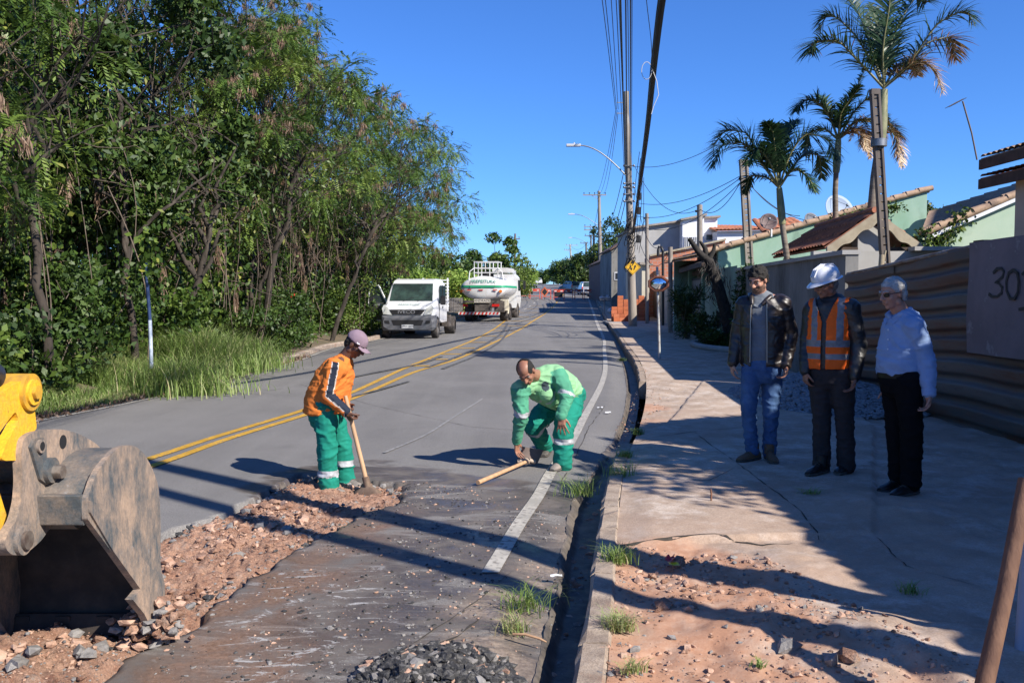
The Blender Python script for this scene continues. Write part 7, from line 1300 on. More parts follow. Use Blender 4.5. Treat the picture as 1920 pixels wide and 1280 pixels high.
for k in range(4):
    x = XR-.05-.197*k; a = onX(294, 1150, XR); b = onX(289, 1200, XR); mb = MB(); mb.bar((x, a[1]-.01, a[2]), (x, b[1]+.03, b[2]+.01), .075, .05); mb.bar((x, b[1]+.03, b[2]+.02), (x, b[1]+.01, b[2]-.06), .055, .025); mb.build('tooth', M_buckd if k == 0 else M_inn, ex, bevel=.008)  # inner teeth share the interior's painted shade colour
lug_px = [(35,822),(52,810),(80,805),(108,804),(140,812),(172,830),(186,845),(160,900),(128,925),(112,950),(104,972),(84,992),(70,1012),(50,1030),(32,1040),(14,1040),(3,1030),(0,1014),(8,995),(22,975),(31,940),(34,900),(31,850)]
for X in (XA, XB): mb = MB(); mb.prism(rounded(rounded(prof(lug_px, XA), ()), ()), 0, X-.018, X+.018); mb.build('lug_plate', M_buckd if X == XA else M_buck, ex, bevel=.005)
def boss(px, py, r, x0, x1, m, name, n=24, X=None):
    c = onX(px, py, X or XA); mb = MB(); mb.cyl((x0, c[1], c[2]), (x1, c[1], c[2]), r, n); return mb.build(name, m, ex, bevel=.004)
mb = MB(); mb.prism(prof([(44,838),(52,822),(68,820),(74,832),(74,860),(92,882),(90,900),(76,908),(62,898)], XA), 0, XA+.018, XA+.03); mb.build('reinforcing_plate', M_buck, ex, bevel=.004)
boss(60,836,.028,XA+.01,XA+.042,M_buckd,'pin_boss'); o = boss(60,836,.018,XA+.02,XA+.0435,M_dark,'pin_hole'); boss(78,881,.052,XB-.04,XA+.05,M_buck,'pin_boss'); boss(80,884,.030,XA+.05,XA+.085,M_pin,'pin_head', 6); boss(31,1012,.058,XB-.03,XA+.035,M_buckd,'pin_boss'); boss(31,1012,.036,XA+.03,XA+.05,M_pin,'pin_head')
boss(110,828,.030,XA+.012,XA+.0195,M_dark,'pin_hole')
link_px = [(-120,800),(-20,745),(10,725),(30,714),(46,711),(58,720),(61,735),(57,750),(56,770),(61,806),(40,812),(33,822),(32,862),(-10,864),(2,830),(16,806),(26,788),(20,770),(4,790),(-60,880),(-140,900)]
lx = -1.96
for X in (lx, -2.17): mb = MB(); mb.prism(rounded(prof(link_px, lx), ()), 0, X-.02, X+.02); mb.build('link_plate', M_yel2, ex, bevel=.005)
mb = MB(); mb.prism(prof([(-10,800),(30,830),(30,862),(0,864),(-60,880)], lx), 0, -2.15, -1.99); mb.build('link_web', M_yel2, ex, bevel=.01)
boss(45,735,.075,-2.24,lx+.035,M_ybolt,'link_pin_boss',28,lx); boss(45,735,.052,lx+.03,lx+.045,M_yel2,'link_pin_ring',28,lx); boss(45,735,.030,lx+.04,lx+.06,M_ybolt,'link_pin_bolt',6,lx)
mb = MB(); mb.prism(prof([(28,985),(40,1015),(20,1034),(-10,1020),(-260,900),(-900,700),(-820,420),(-160,640),(2,900)], lx), 0, -2.14, -1.98); mb.build('stick', M_yel2, ex, bevel=.012)
a, b = onX(36,735,-2.06), onX(-760,330,-2.06); mb = MB(); mb.cyl(a, a+(b-a)*.3, .035, 16); mb.build('piston_rod', mat('chrome_rod', (.5, .5, .5), rough=.2, metal=1), ex); mb = MB(); mb.cyl(a+(b-a)*.12, b, .062, 18); mb.build('hydraulic_cylinder', mat('black_cylinder', (.02, .02, .022), rough=.4), ex)
# lumps of wet earth hanging from the tooth corner
rs = np.random.RandomState(6); e = onX(285, 1165, XR); n = 240; c = e+rs.normal(size=(n, 3))*np.array((.07, .05, .045)); c[:, 2] = np.abs(c[:, 2]-0)*1.0; tag(rocks('clinging_earth', c, .012+.02*rs.rand(n), [M_soil2, M_grey, M_soil], rs.randint(0, 3, n), 7), 'crumbled earth stuck round the bucket tooth', 'earth', kind='stuff')
# ============================================================ SMALL THINGS ON THE GROUND
n = 2600; cpos = G(790, 1270); rs = np.random.RandomState(12); a = rs.rand(n)*2*PI; rr = rs.rand(n)**.6; x = cpos[0]+.06+rr*np.cos(a)*.36; y = cpos[1]-.02+rr*np.sin(a)*.34; z = .10*np.clip(1-rr**2, 0, 1)*(1+.5*fbm(v2(x, y, 9), 3, 2))
tag(rocks('asphalt_heap', np.stack([x, y, z], 1), .007+.03*rs.rand(n)**4, [M_tar, M_grey, M_soil2], rs.choice(3, n, p=[.8, .15, .05]), 13), 'low heap of broken black asphalt crumbs at the bottom of the picture', 'asphalt crumbs', kind='stuff')
def onestone(lab, px, py, r, m, dz=.12, seed=1, name='stone', cat='stone'):
    g = G(px, py, dz); hz = gz_walk(g) if dz else float(road_h(np.array([g[0]]), np.array([g[1]]))[0]); t = np.array((g[0], g[1], hz+r*.35)); o = rocks(name, np.zeros((1, 3)), np.array([r*1.1]), [m], np.zeros(1, int), seed*13+5, .72); o.location = t; return tag(o, lab.replace('pair member: ', ''), cat, 'loose stones on the sidewalk soil')
st_ = [('large dark brown clod beside the yellow packet', 1275, 1050, .055, M_soil), ('small reddish stone just behind the clod', 1300, 1046, .03, M_soil), ('flat pink stone left of the packet', 1200, 1076, .038, M_soil2), ('brown stone touching the flat pink stone', 1222, 1070, .034, M_soil), ('little pink stone right below the packet', 1240, 1092, .02, M_soil2), ('pair member: squat stone on the left, below the clod', 1287, 1090, .025, M_soil2), ('pair member: longer stone on the right, below the clod', 1304, 1096, .028, M_soil), ('reddish lump in the second pole shadow', 1244, 1134, .042, M_soil), ('grey stone right of the reddish lump', 1271, 1136, .026, M_grey), ('pale pink stone right of the grey stone', 1289, 1146, .028, M_soil2), ('white grey stone behind the bottom curb stone', 1192, 1206, .024, M_grey), ('grey lump in the white dust near the bottom', 1472, 1214, .05, M_grey), ('round grey stone at the shade edge near the bottom', 1560, 1243, .05, M_grey), ('dark stone at the shade edge right of the round one', 1592, 1240, .05, M_soil)]
for i, (lab, px, py, r, m) in enumerate(st_): onestone(lab, px, py, r*.9, m, .12, i+1)
for i, (lab, px, py, r, m) in enumerate([('single pinkish stone set in the asphalt heap', 706, 1250, .03, M_soil2), ('grey stone lying in the slurry left of the asphalt heap', 618, 1178, .016, M_grey), ('pale pebble on the wet road under the green clad worker', 800, 953, .012, M_grey), ('angular pink block against the hoe blade', 700, 925, .03, M_soil2)]): onestone(lab, px, py, r, m, 0, i+30)
g = G(1262, 1060, .12); pk = thing('snack_packet', 'crumpled red and yellow packet on the red soil', 'packet', (g[0], g[1], gz_walk(g)+.012)); pk.scale = (1.6, 1.6, 1.9)
mb = MB(); X, Yy = np.meshgrid(np.linspace(-.018, .022, 9), np.linspace(-.02, .02, 9)); mb.sheet(X, Yy, .012+.012*np.abs(vn(np.stack([X.ravel()*60, Yy.ravel()*60, 0*X.ravel()], 1), 3)).reshape(X.shape)+.0*X); mb.build('yellow_half', mat('yellow_wrapper', (.8, .55, .02), rough=.3), pk, world=False); mb = MB(); mb.sheet(X-.006, Yy*1.1+.04, .018+.014*np.abs(vn(np.stack([X.ravel()*60+9, Yy.ravel()*60, 0*X.ravel()], 1), 3)).reshape(X.shape)); mb.build('red_half', mat('red_wrapper', (.55, .01, .015), rough=.3), pk, world=False)
g = G(1333, 942, .12); rbz = gz_walk(g); mb = MB(); mb.tube([(0, 0, -.05), (.002, 0, .05), (-.002, 0, .085)], .007, 7); o = mb.build('iron_stub', mat('rusty_iron', (.22, .10, .06), (.12, .06, .04), rough=.9, scale=30), None); o.location = (g[0], g[1], rbz); tag(o, 'short rusty iron rod sticking up from the concrete slab', 'iron rod')
for lab, px, py, w in (('white plastic scrap at the gutter edge', 1043, 1084, .035), ('white paper scrap on the dirt behind the green clad worker', 1126, 766, .05), ('pale plastic scrap between road and broken curb', 1140, 775, .04)):
    g = G(px, py); mb = MB(); X, Yy = np.meshgrid(np.linspace(-w, w, 8), np.linspace(-w*.5, w*.5, 6)); mb.sheet(X, Yy, .02+w*.3*vn(np.stack([X.ravel()*40+px, Yy.ravel()*40, 0*X.ravel()], 1), 2).reshape(X.shape)); o = mb.build('litter', mat('white_scrap', (.65, .66, .66), rough=.6), None); o.location = (g[0], g[1], float(ZP(g[1]))); tag(o, lab, 'litter', 'scraps of litter along the gutter')
g = G(985, 1200); mb = MB(); mb.tube([(-.06, .03, .02), (0, 0, .03), (.07, -.03, .02), (.10, -.045, .01)], [.006, .007, .006, .004], 6); o = mb.build('dry_branch', M_hw, None); o.location = tuple(g); tag(o, 'short dry branch on the tan earth beside the gutter', 'branch')
# ============================================================ VEHICLES
def text_part(name, s, size, M, m, parent, ext=.002, sx=1., world=True):
    cu = bpy.data.curves.new('t', 'FONT'); cu.body = s; cu.size = size; cu.align_x = 'CENTER'; cu.align_y = 'CENTER'; cu.extrude = ext; ob = bpy.data.objects.new('t', cu); COL.objects.link(ob); bpy.context.view_layer.update(); me = bpy.data.meshes.new_from_object(ob.evaluated_get(bpy.context.evaluated_depsgraph_get())); bpy.data.objects.remove(ob)
    me.transform(Matrix(M) @ Matrix.Diagonal((sx, 1, 1, 1))); me.materials.clear(); me.materials.append(m); o = bpy.data.objects.new(name, me); COL.objects.link(o); o.parent = parent; return o
FRONT = Matrix(((1, 0, 0, 0), (0, 0, -1, 0), (0, 1, 0, 0), (0, 0, 0, 1)))      # text standing upright facing -y
def secbody(mb, secs, m=0):
    """secs: (y, [(half width, z) from bottom to top])"""
    rg = []
    for y, pr in secs: rg.append([(-w, y, z) for w, z in pr]+[(w, y, z) for w, z in pr[::-1]])
    mb.ring_loft(rg, m, True, False)
def wheel(t, x, y, r, w, mt, mr, side=1, name='wheel'):
    a = (x-w/2, y, r); b = (x+w/2, y, r); mb = MB(); n = 28; th = np.linspace(0, 2*PI, n, endpoint=False); ring = lambda xx, rr: np.stack([np.full(n, xx), y+rr*np.cos(th), r+rr*np.sin(th)], 1); mb.ring_loft([ring(x-w/2, r*.6), ring(x-w/2, r*.93), ring(x-w/2+.03, r), ring(x+w/2-.03, r), ring(x+w/2, r*.93), ring(x+w/2, r*.6)], 0, False); wh = mb.build(name, mt, t, world=False)
    mb = MB(); xo = x+side*w*.42; mb.ring_loft([ring(xo-side*.05, r*.62), ring(xo, r*.6), ring(xo-side*.04, r*.42), ring(xo-side*.02, r*.2), ring(xo, r*.16), ring(xo, .01)], 0, False); mb.ring_loft([ring(x-side*w*.4, r*.62), ring(x-side*w*.4, .01)], 0, False)
    o = mb.build('rim', mr, t, world=False); o.parent = wh; return wh
M_tyre = mat('tyre_rubber', (.03, .028, .027), (.09, .075, .065), rough=.95, scale=5); M_rim = mat('wheel_rim', (.4, .4, .4), (.25, .22, .2), rough=.5, scale=9, metal=.4)
M_cabw = mat('white_car_paint', (.72, .73, .74), (.62, .61, .59), rough=.35, scale=2, coat=.5, lo=.5, hi=.8); M_wind = mat('windscreen_glass', (.02, .03, .03), (.04, .07, .06), rough=.06, scale=2.5); M_bump = mat('dark_plastic_bumper', (.07, .078, .09), (.11, .11, .12), rough=.7, scale=4); M_blk = mat('black_plastic', (.012, .012, .013), rough=.6); M_lensw = mat('headlight_glass', (.6, .62, .6), (.45, .46, .42), rough=.15, scale=8); M_redl = mat('red_lens', (.5, .02, .015), rough=.25); M_org = mat('orange_lens', (.7, .18, .02), rough=.25); M_plate = mat('number_plate', (.55, .56, .57), rough=.5); M_bed = mat('weathered_truck_boards', (.09, .08, .075), (.15, .135, .12), rough=.9, scale=4, stretch=(1, .3, 3)); M_chas = mat('grimy_chassis', (.05, .042, .036), (.12, .10, .085), rough=.95, scale=5)
# ---- cab truck
b0 = P(765, 632, 33.6); tr = thing('cab_truck', 'white crew cab flatbed truck with an open door, parked facing the camera', 'truck', (b0[0], 33.6, 0.0), -math.atan(.085))
mb = MB(); W0 = 1.0
secbody(mb, [(0.02, [(.80, .95), (.86, 1.0), (.84, 1.08), (.80, 1.12)]), (.10, [(.97, .62), (.99, .95), (.95, 1.14), (.85, 1.19)]), (.45, [(1.0, .62), (1.0, 1.0), (.97, 1.24), (.86, 1.30)]), (.62, [(1.0, .62), (1.0, 1.05), (.97, 1.30), (.86, 1.36)]), (1.08, [(1.0, .62), (1.0, 1.1), (.93, 1.75), (.82, 1.98)]), (1.30, [(1.0, .62), (1.0, 1.1), (.92, 1.95), (.78, 2.17)]), (1.7, [(1.0, .55), (1.0, 1.1), (.92, 2.02), (.78, 2.24)]), (2.9, [(1.0, .55), (1.0, 1.1), (.92, 2.02), (.78, 2.24)]), (3.0, [(.98, .55), (.98, 1.1), (.9, 2.0), (.76, 2.20)])])
body = mb.build('cab_body', M_cabw, tr, world=False, bevel=.03)
mb = MB(); n1 = np.array((0, -.035, .028)); a = [(-.82, .66, 1.375), (.82, .66, 1.375), (.76, 1.12, 2.03), (-.76, 1.12, 2.03)]; v = np.array(a)+n1; mb.add(np.concatenate([v, np.array(a)-n1]), [(0,1,2,3),(7,6,5,4),(0,4,5,1),(1,5,6,2),(2,6,7,3),(3,7,4,0)]); ws = mb.build('windscreen', M_wind, tr, world=False); mb = MB(); mb.tube([(-.3, .60, 1.39), (.05, .70, 1.52), (.28, .72, 1.54)], .009, 5); mb.tube([(.25, .60, 1.39), (.5, .68, 1.48), (.72, .70, 1.5)], .009, 5); o = mb.build('wipers', M_blk, tr, world=False); o.parent = ws
mb = MB(); secbody(mb, [(-.09, [(.70, .34), (.90, .45), (.92, .62), (.86, .78)]), (.0, [(.93, .30), (1.01, .42), (1.02, .66), (.99, .86)]), (.4, [(.98, .32), (1.02, .42), (1.03, .70), (1.0, .92)])]); bp = mb.build('bumper', M_bump, tr, world=False, bevel=.03); mb = MB(); mb.prism([(-.52, .50), (.52, .50), (.60, .70), (-.60, .70)][::-1], 1, -.10, -.085); mb.build('lower_grille', M_blk, tr, world=False)
mb = MB(); mb.prism([(-.58, .90), (.50, .90), (.66, 1.08), (-.70, 1.08)][::-1], 1, -.03, .05); gr = mb.build('grille', M_blk, tr, world=False, bevel=.01); o = text_part('grille_lettering', 'IVECO', .17, Matrix.Translation((-.05, -.034, .99)) @ FRONT, mat('chrome_letter', (.5, .5, .52), rough=.3, metal=.6), tr, .003, 1.35); o.parent = gr
for s_ in (-1, 1): mb = MB(); mb.prism([(s_*.60, .88), (s_*.92, .92), (s_*.97, 1.12), (s_*.90, 1.26), (s_*.72, 1.14)][::-s_], 1, -.02, .12); mb.build('headlight', M_lensw, tr, world=False, bevel=.02); mb = MB(); mb.prism([(s_*.66, .56), (s_*.84, .58), (s_*.86, .68), (s_*.70, .68)][::-s_], 1, -.105, -.08); mb.build('fog_lamp_recess', M_blk, tr, world=False)
mb = MB(); mb.box((-.22, -.115, .40), (.22, -.10, .53)); plt = mb.build('number_plate', M_plate, tr, world=False); o = text_part('plate_letters', 'CMW 8076', .10, Matrix.Translation((0, -.117, .465)) @ FRONT, M_blk, tr, .001); o.parent = plt
text_part('bonnet_lettering', 'PREFEITURA', .125, Matrix.Translation((0, .22, 1.265)) @ Matrix.Rotation(R(-65), 4, 'X') @ FRONT, mat('grey_green_letter', (.25, .36, .33)), tr, .004, 1.2)
# right side (image right = vehicle left)
def sidepanel(poly, x, m, name, par=None, th=.012):
    mb = MB(); mb.prism(poly, 0, x-th, x+th); o = mb.build(name, m, tr, world=False)
    if par: o.parent = par
    return o
sidepanel([(1.12, 1.30), (1.9, 1.30), (1.9, 1.98), (1.45, 1.98)], .972, M_wind, 'side_window'); sidepanel([(2.0, 1.30), (2.75, 1.30), (2.75, 1.98), (2.0, 1.98)], .972, M_wind, 'side_window'); sidepanel([(1.02, .60), (1.05, .60), (1.05, 1.28), (1.02, 1.28)], 1.003, M_blk, 'door_gap'); sidepanel([(1.93, .60), (1.955, .60), (1.955, 2.0), (1.93, 2.0)], .99, M_blk, 'door_gap'); sidepanel([(1.75, 1.12), (1.9, 1.12), (1.9, 1.17), (1.75, 1.17)], 1.012, M_blk, 'door_handle')
mb = MB(); mb.cbox((1.16, .98, 1.42), (.20, .10, .34)); mb.bar((1.0, 1.05, 1.30), (1.12, 1.0, 1.35), .04, .04); mb.build('wing_mirror', M_blk, tr, world=False, bevel=.03); mb = MB(); mb.cbox((-1.5, .6, 1.36), (.20, .12, .36)); mb.bar((-1.05, 1.0, 1.30), (-1.42, .65, 1.33), .04, .04); mb.build('wing_mirror', M_blk, tr, world=False, bevel=.03)
# arches
for x in (-1, 1): mb = MB(); th = np.linspace(0, PI, 14); o_ = [(.62+.46*math.cos(q), .36+.46*math.sin(q)) for q in th]; mb.prism([(a, b) for a, b in o_], 0, x*1.0-.02, x*1.0+.015); mb.build('wheel_arch', M_blk, tr, world=False)
for s_ in (-1, 1): wheel(tr, s_*.92, .62, .36, .24, M_tyre, M_rim, s_)
# open door (vehicle right side, image left)
dm = Matrix.Translation((-1.0, 1.05, 0)) @ Matrix.Rotation(R(64), 4, 'Z'); mb = MB(); fr_ = [(0, .62), (.92, .62), (.92, 1.28), (.86, 1.98), (.42, 1.98), (0, 1.30)]; mb.prism(fr_[:3]+[(0, 1.28)], 0, -.04, .04, 0, dm)
for a, b in (((0, 1.28), (.42, 1.98)), ((.42, 1.98), (.86, 1.98)), ((.86, 1.98), (.92, 1.28))): p, q = xf(dm, np.array([(0, a[0], a[1])]))[0], xf(dm, np.array([(0, b[0], b[1])]))[0]; mb.bar(p, q, .05, .06)
dr = mb.build('open_door', M_cabw, tr, world=False, bevel=.01); mb = MB(); mb.prism([(.06, .68), (.86, .68), (.86, 1.22), (.06, 1.22)], 0, -.07, -.045, 0, dm); mb.prism([(.06, .68), (.86, .68), (.86, 1.22), (.06, 1.22)], 0, .042, .06, 0, dm); o = mb.build('door_lining', M_bed, tr, world=False); o.parent = dr; mb = MB(); mb.prism([(.06, 1.3), (.44, 1.94), (.84, 1.94), (.88, 1.3)][::-1], 0, -.008, .008, 0, dm); o = mb.build('door_glass', mat('pale_door_glass', (.10, .13, .13), rough=.1), tr, world=False); o.parent = dr
# flatbed
mb = MB()
for s_ in (-1, 1):
    for k in range(4): mb.box((s_*1.08-.025, 3.25, .98+.13*k), (s_*1.08+.025, 6.6, 1.09+.13*k))
    for k in range(6): y = 3.3+k*.64; mb.box((s_*1.12-.02, y, .9), (s_*1.12+.02, y+.07, 1.5))
for z in range(4): mb.box((-1.1, 6.6, .98+.13*z), (1.1, 6.65, 1.09+.13*z))
mb.box((-1.1, 3.2, .90), (1.1, 6.62, .97)); mb.build('flatbed', M_bed, tr, world=False)
mb = MB()
for k in range(9): mb.box((-1.0, 3.13, 1.15+.13*k), (1.05, 3.18, 1.19+.13*k))
for x in (-1.0, 0, 1.0): mb.box((x-.03, 3.12, .95), (x+.03, 3.2, 2.3))
mb.build('headboard_rack', M_cabw, tr, world=False); mb = MB(); mb.box((-.45, .3, .45), (-.33, 6.4, .62)); mb.box((.33, .3, .45), (.45, 6.4, .62)); mb.box((-.9, 4.55, .3), (.9, 4.75, .5)); mb.box((.75, 3.2, .35), (1.02, 3.95, .8)); mb.build('chassis', M_chas, tr, world=False)
for s_ in (-1, 1): wheel(tr, s_*.86, 4.65, .37, .42, M_tyre, M_chas, s_)
mb = MB()
for k in range(26): mb.ell((random.uniform(-.8, .8), random.uniform(3.5, 6.3), 1.05+random.random()*.35), (.25, .3, .16), 0, 8, 6)
mb.build('load_of_branches', M_bed, tr, world=False)
# ---- tank truck
b0 = P(905, 600, 50); tk = thing('tank_truck', 'white tank truck with a green stripe and railed platform, seen from behind', 'truck', (b0[0], 50, float(ZP(50))), -math.atan(.13))
M_tw = mat('tank_white', (.70, .71, .70), (.58, .56, .52), rough=.4, scale=2, coat=.2, c3=(.45, .38, .3), s3=3, lo3=.6, hi3=.75); M_gst = mat('green_stripe', (.02, .30, .14), rough=.4)
mb = MB(); n = 36; th = np.linspace(0, 2*PI, n, endpoint=False); rg = []
for y, k in ((-.02, .05), (.0, .5), (.06, .82), (.18, .97), (.32, 1.0), (5.2, 1.0), (5.35, .95), (5.45, .6), (5.47, .05)): rg.append(np.stack([1.26*k*np.cos(th), np.full(n, y), 1.86+.68*k*np.sin(th)], 1))
mb.ring_loft(rg); tank = mb.build('tank', M_tw, tk, world=False)
mb = MB(); rg = []
for y, k in ((-.035, .05), (-.015, .5), (.045, .82), (.165, .97), (.31, 1.0), (5.2, 1.0)):
    kk = k*1.006; rr = []
    for zz in (1.90, 2.02):
        sn = np.clip((zz-1.86)/(.68*kk), -.99, .99); rr.append((1.265*kk*math.sqrt(1-sn*sn), zz if k > .3 else 1.86+(zz-1.86)*k))
    rg.append(rr)
L_ = [np.array([(-r[0][0], y, r[0][1]), (-r[1][0], y, r[1][1])]) for r, y in zip(rg, (-.035, -.03, .03, .155, .30, 5.2))]; R2 = [q*np.array((-1, 1, 1)) for q in L_]
for A_ in (L_, R2): mb.ring_loft([np.array(q) for q in A_], 0, False, True, False)
mb.add([(-.7, -.05, 1.90), (.7, -.05, 1.90), (.7, -.05, 2.02), (-.7, -.05, 2.02)], [(0, 1, 2, 3)]); o = mb.build('stripe', M_gst, tk, world=False); o.parent = tank
o = text_part('tank_lettering', 'PREFEITURA', .24, Matrix.Translation((.05, -.01, 2.24)) @ Matrix.Rotation(R(-14), 4, 'X') @ FRONT, mat('green_letter', (.05, .28, .18)), tk, .003, 1.1); o.parent = tank
for x, m_ in ((-1.2, M_org), (1.0, M_org)): mb = MB(); mb.cyl((x, -.05, 1.70), (x, .1, 1.70), .085, 12); mb.build('side_lamp', m_, tk, world=False)
for x in (-.75, -.1, .7): mb = MB(); mb.box((x-.12, -.06, 1.74), (x+.12, -.03, 1.79)); mb.build('reflector_strip', M_redl, tk, world=False)
mb = MB()
for x in (-.52, -.1, .35, .8):
    for y in (.3, 1.6): mb.tube([(x, y, 2.45), (x, y, 3.34)], .03, 6)
for z in (2.72, 2.98, 3.32):
    for y in (.3, 1.6): mb.tube([(-.55, y, z), (.85, y, z)], .028, 6)
    for x in (-.52, .8): mb.tube([(x, .3, z), (x, 1.6, z)], .028, 6)
mb.tube([(-.52, .3, 2.98), (-.75, .2, 2.8), (-.8, .15, 2.3)], .028, 6); mb.tube([(.8, .3, 2.98), (1.05, .2, 2.75), (1.15, .15, 2.2)], .028, 6); mb.build('platform_railing', M_tw, tk, world=False)
mb = MB(); mb.cyl((.1, .95, 2.45), (.1, .95, 2.78), .36, 18); mb.build('manhole', M_blk, tk, world=False); mb = MB(); mb.box((.45, .6, 2.78), (1.3, 3.6, 3.0)); mb.build('walkway', M_tw, tk, world=False)
mb = MB(); mb.box((-1.3, -.35, .42), (1.0, -.25, .56)); bm = mb.build('rear_bumper', mat('white_bumper', (.55, .5, .47), rough=.6), tk, world=False); mb = MB()
for k in range(11): x = -1.25+k*.205; mb.add([(x, -.356, .425), (x+.1, -.356, .425), (x+.16, -.356, .555), (x+.06, -.356, .555)], [(0, 1, 2, 3)])
o = mb.build('red_stripes', M_redl, tk, world=False); o.parent = bm
mb = MB(); mb.box((-.45, -.2, 1.08), (.45, -.15, 1.27)); o = mb.build('name_board', mat('cream_board', (.55, .5, .42)), tk, world=False); q = text_part('board_letters', 'ANDRADE', .19, Matrix.Translation((0, -.203, 1.175)) @ FRONT, M_blk, tk, .001); q.parent = o
for x in (-1.0, .75): mb = MB(); mb.box((x-.2, -.25, .86), (x+.2, -.15, 1.0)); mb.build('tail_lamp', M_redl, tk, world=False)
mb = MB(); mb.box((-.42, -.12, .60), (.42, .5, .98)); mb.box((-.5, 0, .85), (-.38, 7.2, 1.1)); mb.box((.38, 0, .85), (.5, 7.2, 1.1)); mb.box((-1.1, 0, 1.05), (1.1, .12, 1.2)); mb.box((.6, .3, .55), (1.15, 1.0, 1.15)); mb.build('chassis', M_chas, tk, world=False); mb = MB(); mb.box((.9, .55, .62), (1.28, 1.1, 1.25)); mb.tube([(1.3, .7, 1.25), (1.32, .9, .7), (1.3, .8, .45)], .05, 8); mb.build('pump_box', M_cream, tk, world=False, bevel=.02)
for y in (1.5, 2.8, 6.2):
    for s_ in (-1, 1): wheel(tk, s_*1.0, y, .50, .42, M_tyre, M_rim if y > 5 else M_chas, s_)
mb = MB(); secbody(mb, [(5.6, [(1.15, .7), (1.2, 1.2), (1.18, 2.5), (1.0, 2.75)]), (7.3, [(1.15, .7), (1.2, 1.2), (1.16, 2.55), (.98, 2.75)]), (7.7, [(1.15, .7), (1.2, 1.2), (1.05, 2.4), (.9, 2.6)])]); cb = mb.build('cab', M_tw, tk, world=False, bevel=.04); mb = MB(); mb.prism([(6.3, 1.75), (7.3, 1.75), (7.2, 2.4), (6.3, 2.4)], 0, 1.19, 1.205); mb.build('cab_window', M_wind, tk, world=False); mb = MB(); mb.tube([(1.2, 7.4, 2.4), (1.42, 7.5, 2.35)], .02, 5); mb.cbox((1.45, 7.5, 2.1), (.16, .08, .5)); mb.build('wing_mirror', M_blk, tk, world=False)
# ---- cars
def car(lab, px, Y, m, L=4.3, H=1.62, Wd=.9, rear=True, rz=0., grp='cars far up the street', suv=True):
    b = P(px, 640, Y); z = float(ZP(Y)); t = thing('car', lab, 'car', (b[0], Y, z), rz+(0 if rear else PI), grp); mb = MB(); h = H
    S = [(0, [(Wd*.86, .35), (Wd*.95, .6), (Wd*.93, .95), (Wd*.80, 1.02)]), (.12, [(Wd*.95, .28), (Wd, .6), (Wd*.97, 1.0), (Wd*.84, 1.08)]), (.35 if suv else .9, [(Wd*.96, .26), (Wd, .6), (Wd*.9, 1.05), (Wd*.74, h-.06 if suv else 1.1)]), (.9 if suv else 1.5, [(Wd*.96, .26), (Wd, .6), (Wd*.9, 1.05), (Wd*.72, h)]), (2.4, [(Wd*.96, .26), (Wd, .6), (Wd*.9, 1.05), (Wd*.70, h)]), (3.2, [(Wd*.96, .26), (Wd, .6), (Wd*.93, 1.0), (Wd*.80, 1.06)]), (L-.25, [(Wd*.95, .28), (Wd*.98, .6), (Wd*.9, .85), (Wd*.78, .92)]), (L, [(Wd*.8, .32), (Wd*.88, .55), (Wd*.82, .75), (Wd*.7, .8)])]
    secbody(mb, S); mb.build('body', m, t, world=False, bevel=.04); y1 = .10 if suv else .85
    mb = MB(); a = [(-Wd*.74, .13 if suv else .93, 1.08), (Wd*.74, .13 if suv else .93, 1.08), (Wd*.66, .34 if suv else 1.45, h-.10), (-Wd*.66, .34 if suv else 1.45, h-.10)]; v = np.array(a)+(0, -.05, .01); mb.add(np.concatenate([v, np.array(a)+(0, .05, 0)]), [(0,1,2,3),(7,6,5,4),(0,4,5,1),(1,5,6,2),(2,6,7,3),(3,7,4,0)]); mb.build('rear_window', M_wind, t, world=False)
    mb = MB(); a = [(-Wd*.78, 3.18, 1.08), (Wd*.78, 3.18, 1.08), (Wd*.66, 2.5, h-.08), (-Wd*.66, 2.5, h-.08)]; v = np.array(a)+(0, .06, .03); mb.add(np.concatenate([v, np.array(a)-(0, .05, 0)]), [(3,2,1,0),(4,5,6,7),(1,5,4,0),(2,6,5,1),(3,7,6,2),(0,4,7,3)]); mb.build('windscreen', M_wind, t, world=False)
    for s_ in (-1, 1):
        mb = MB(); mb.prism([(.55 if suv else 1.3, 1.08), (2.95, 1.08), (2.4, h-.12), (.75 if suv else 1.55, h-.12)], 0, s_*Wd*.81-.02, s_*Wd*.81+.02); mb.build('side_windows', M_wind, t, world=False)
        mb = MB(); mb.cbox((s_*Wd*.86, .02, .93), (.13, .12, .26)); mb.build('tail_lamp', M_redl, t, world=False); mb = MB(); mb.cbox((s_*Wd*.72, L-.06, .68), (.26, .14, .14)); mb.build('headlight', M_lensw, t, world=False)
        for y in (.8, 3.35): wheel(t, s_*Wd*.88, y, .32, .2, M_tyre, M_rim, s_)
    mb = MB(); mb.box((-.25, -.03, .66), (.25, -.0, .78)); mb.build('number_plate', M_plate, t, world=False); return t
M_silv = mat('silver_paint', (.55, .56, .60), rough=.3, metal=.5); M_darkc = mat('dark_blue_paint', (.025, .035, .06), rough=.25, coat=.6); M_graypc = mat('grey_paint', (.15, .16, .17), rough=.35)
car('silver sport utility car parked on the right beyond the barriers', 1104, 112, M_silv, 4.2, 1.68, .95, True, R(4)); car('dark blue car just ahead of the silver one beyond the barriers', 1082, 124, M_darkc, 4.5, 1.62, .92, True, R(22)); car('small white car on the crest of the road', 1009, 226, M_cabw, 4.2, 1.5, .9, False, 0); car('grey car half hidden behind the left end of the barrier row', 980, 118, M_graypc, 4.3, 1.5, .9, False, R(6), suv=False)
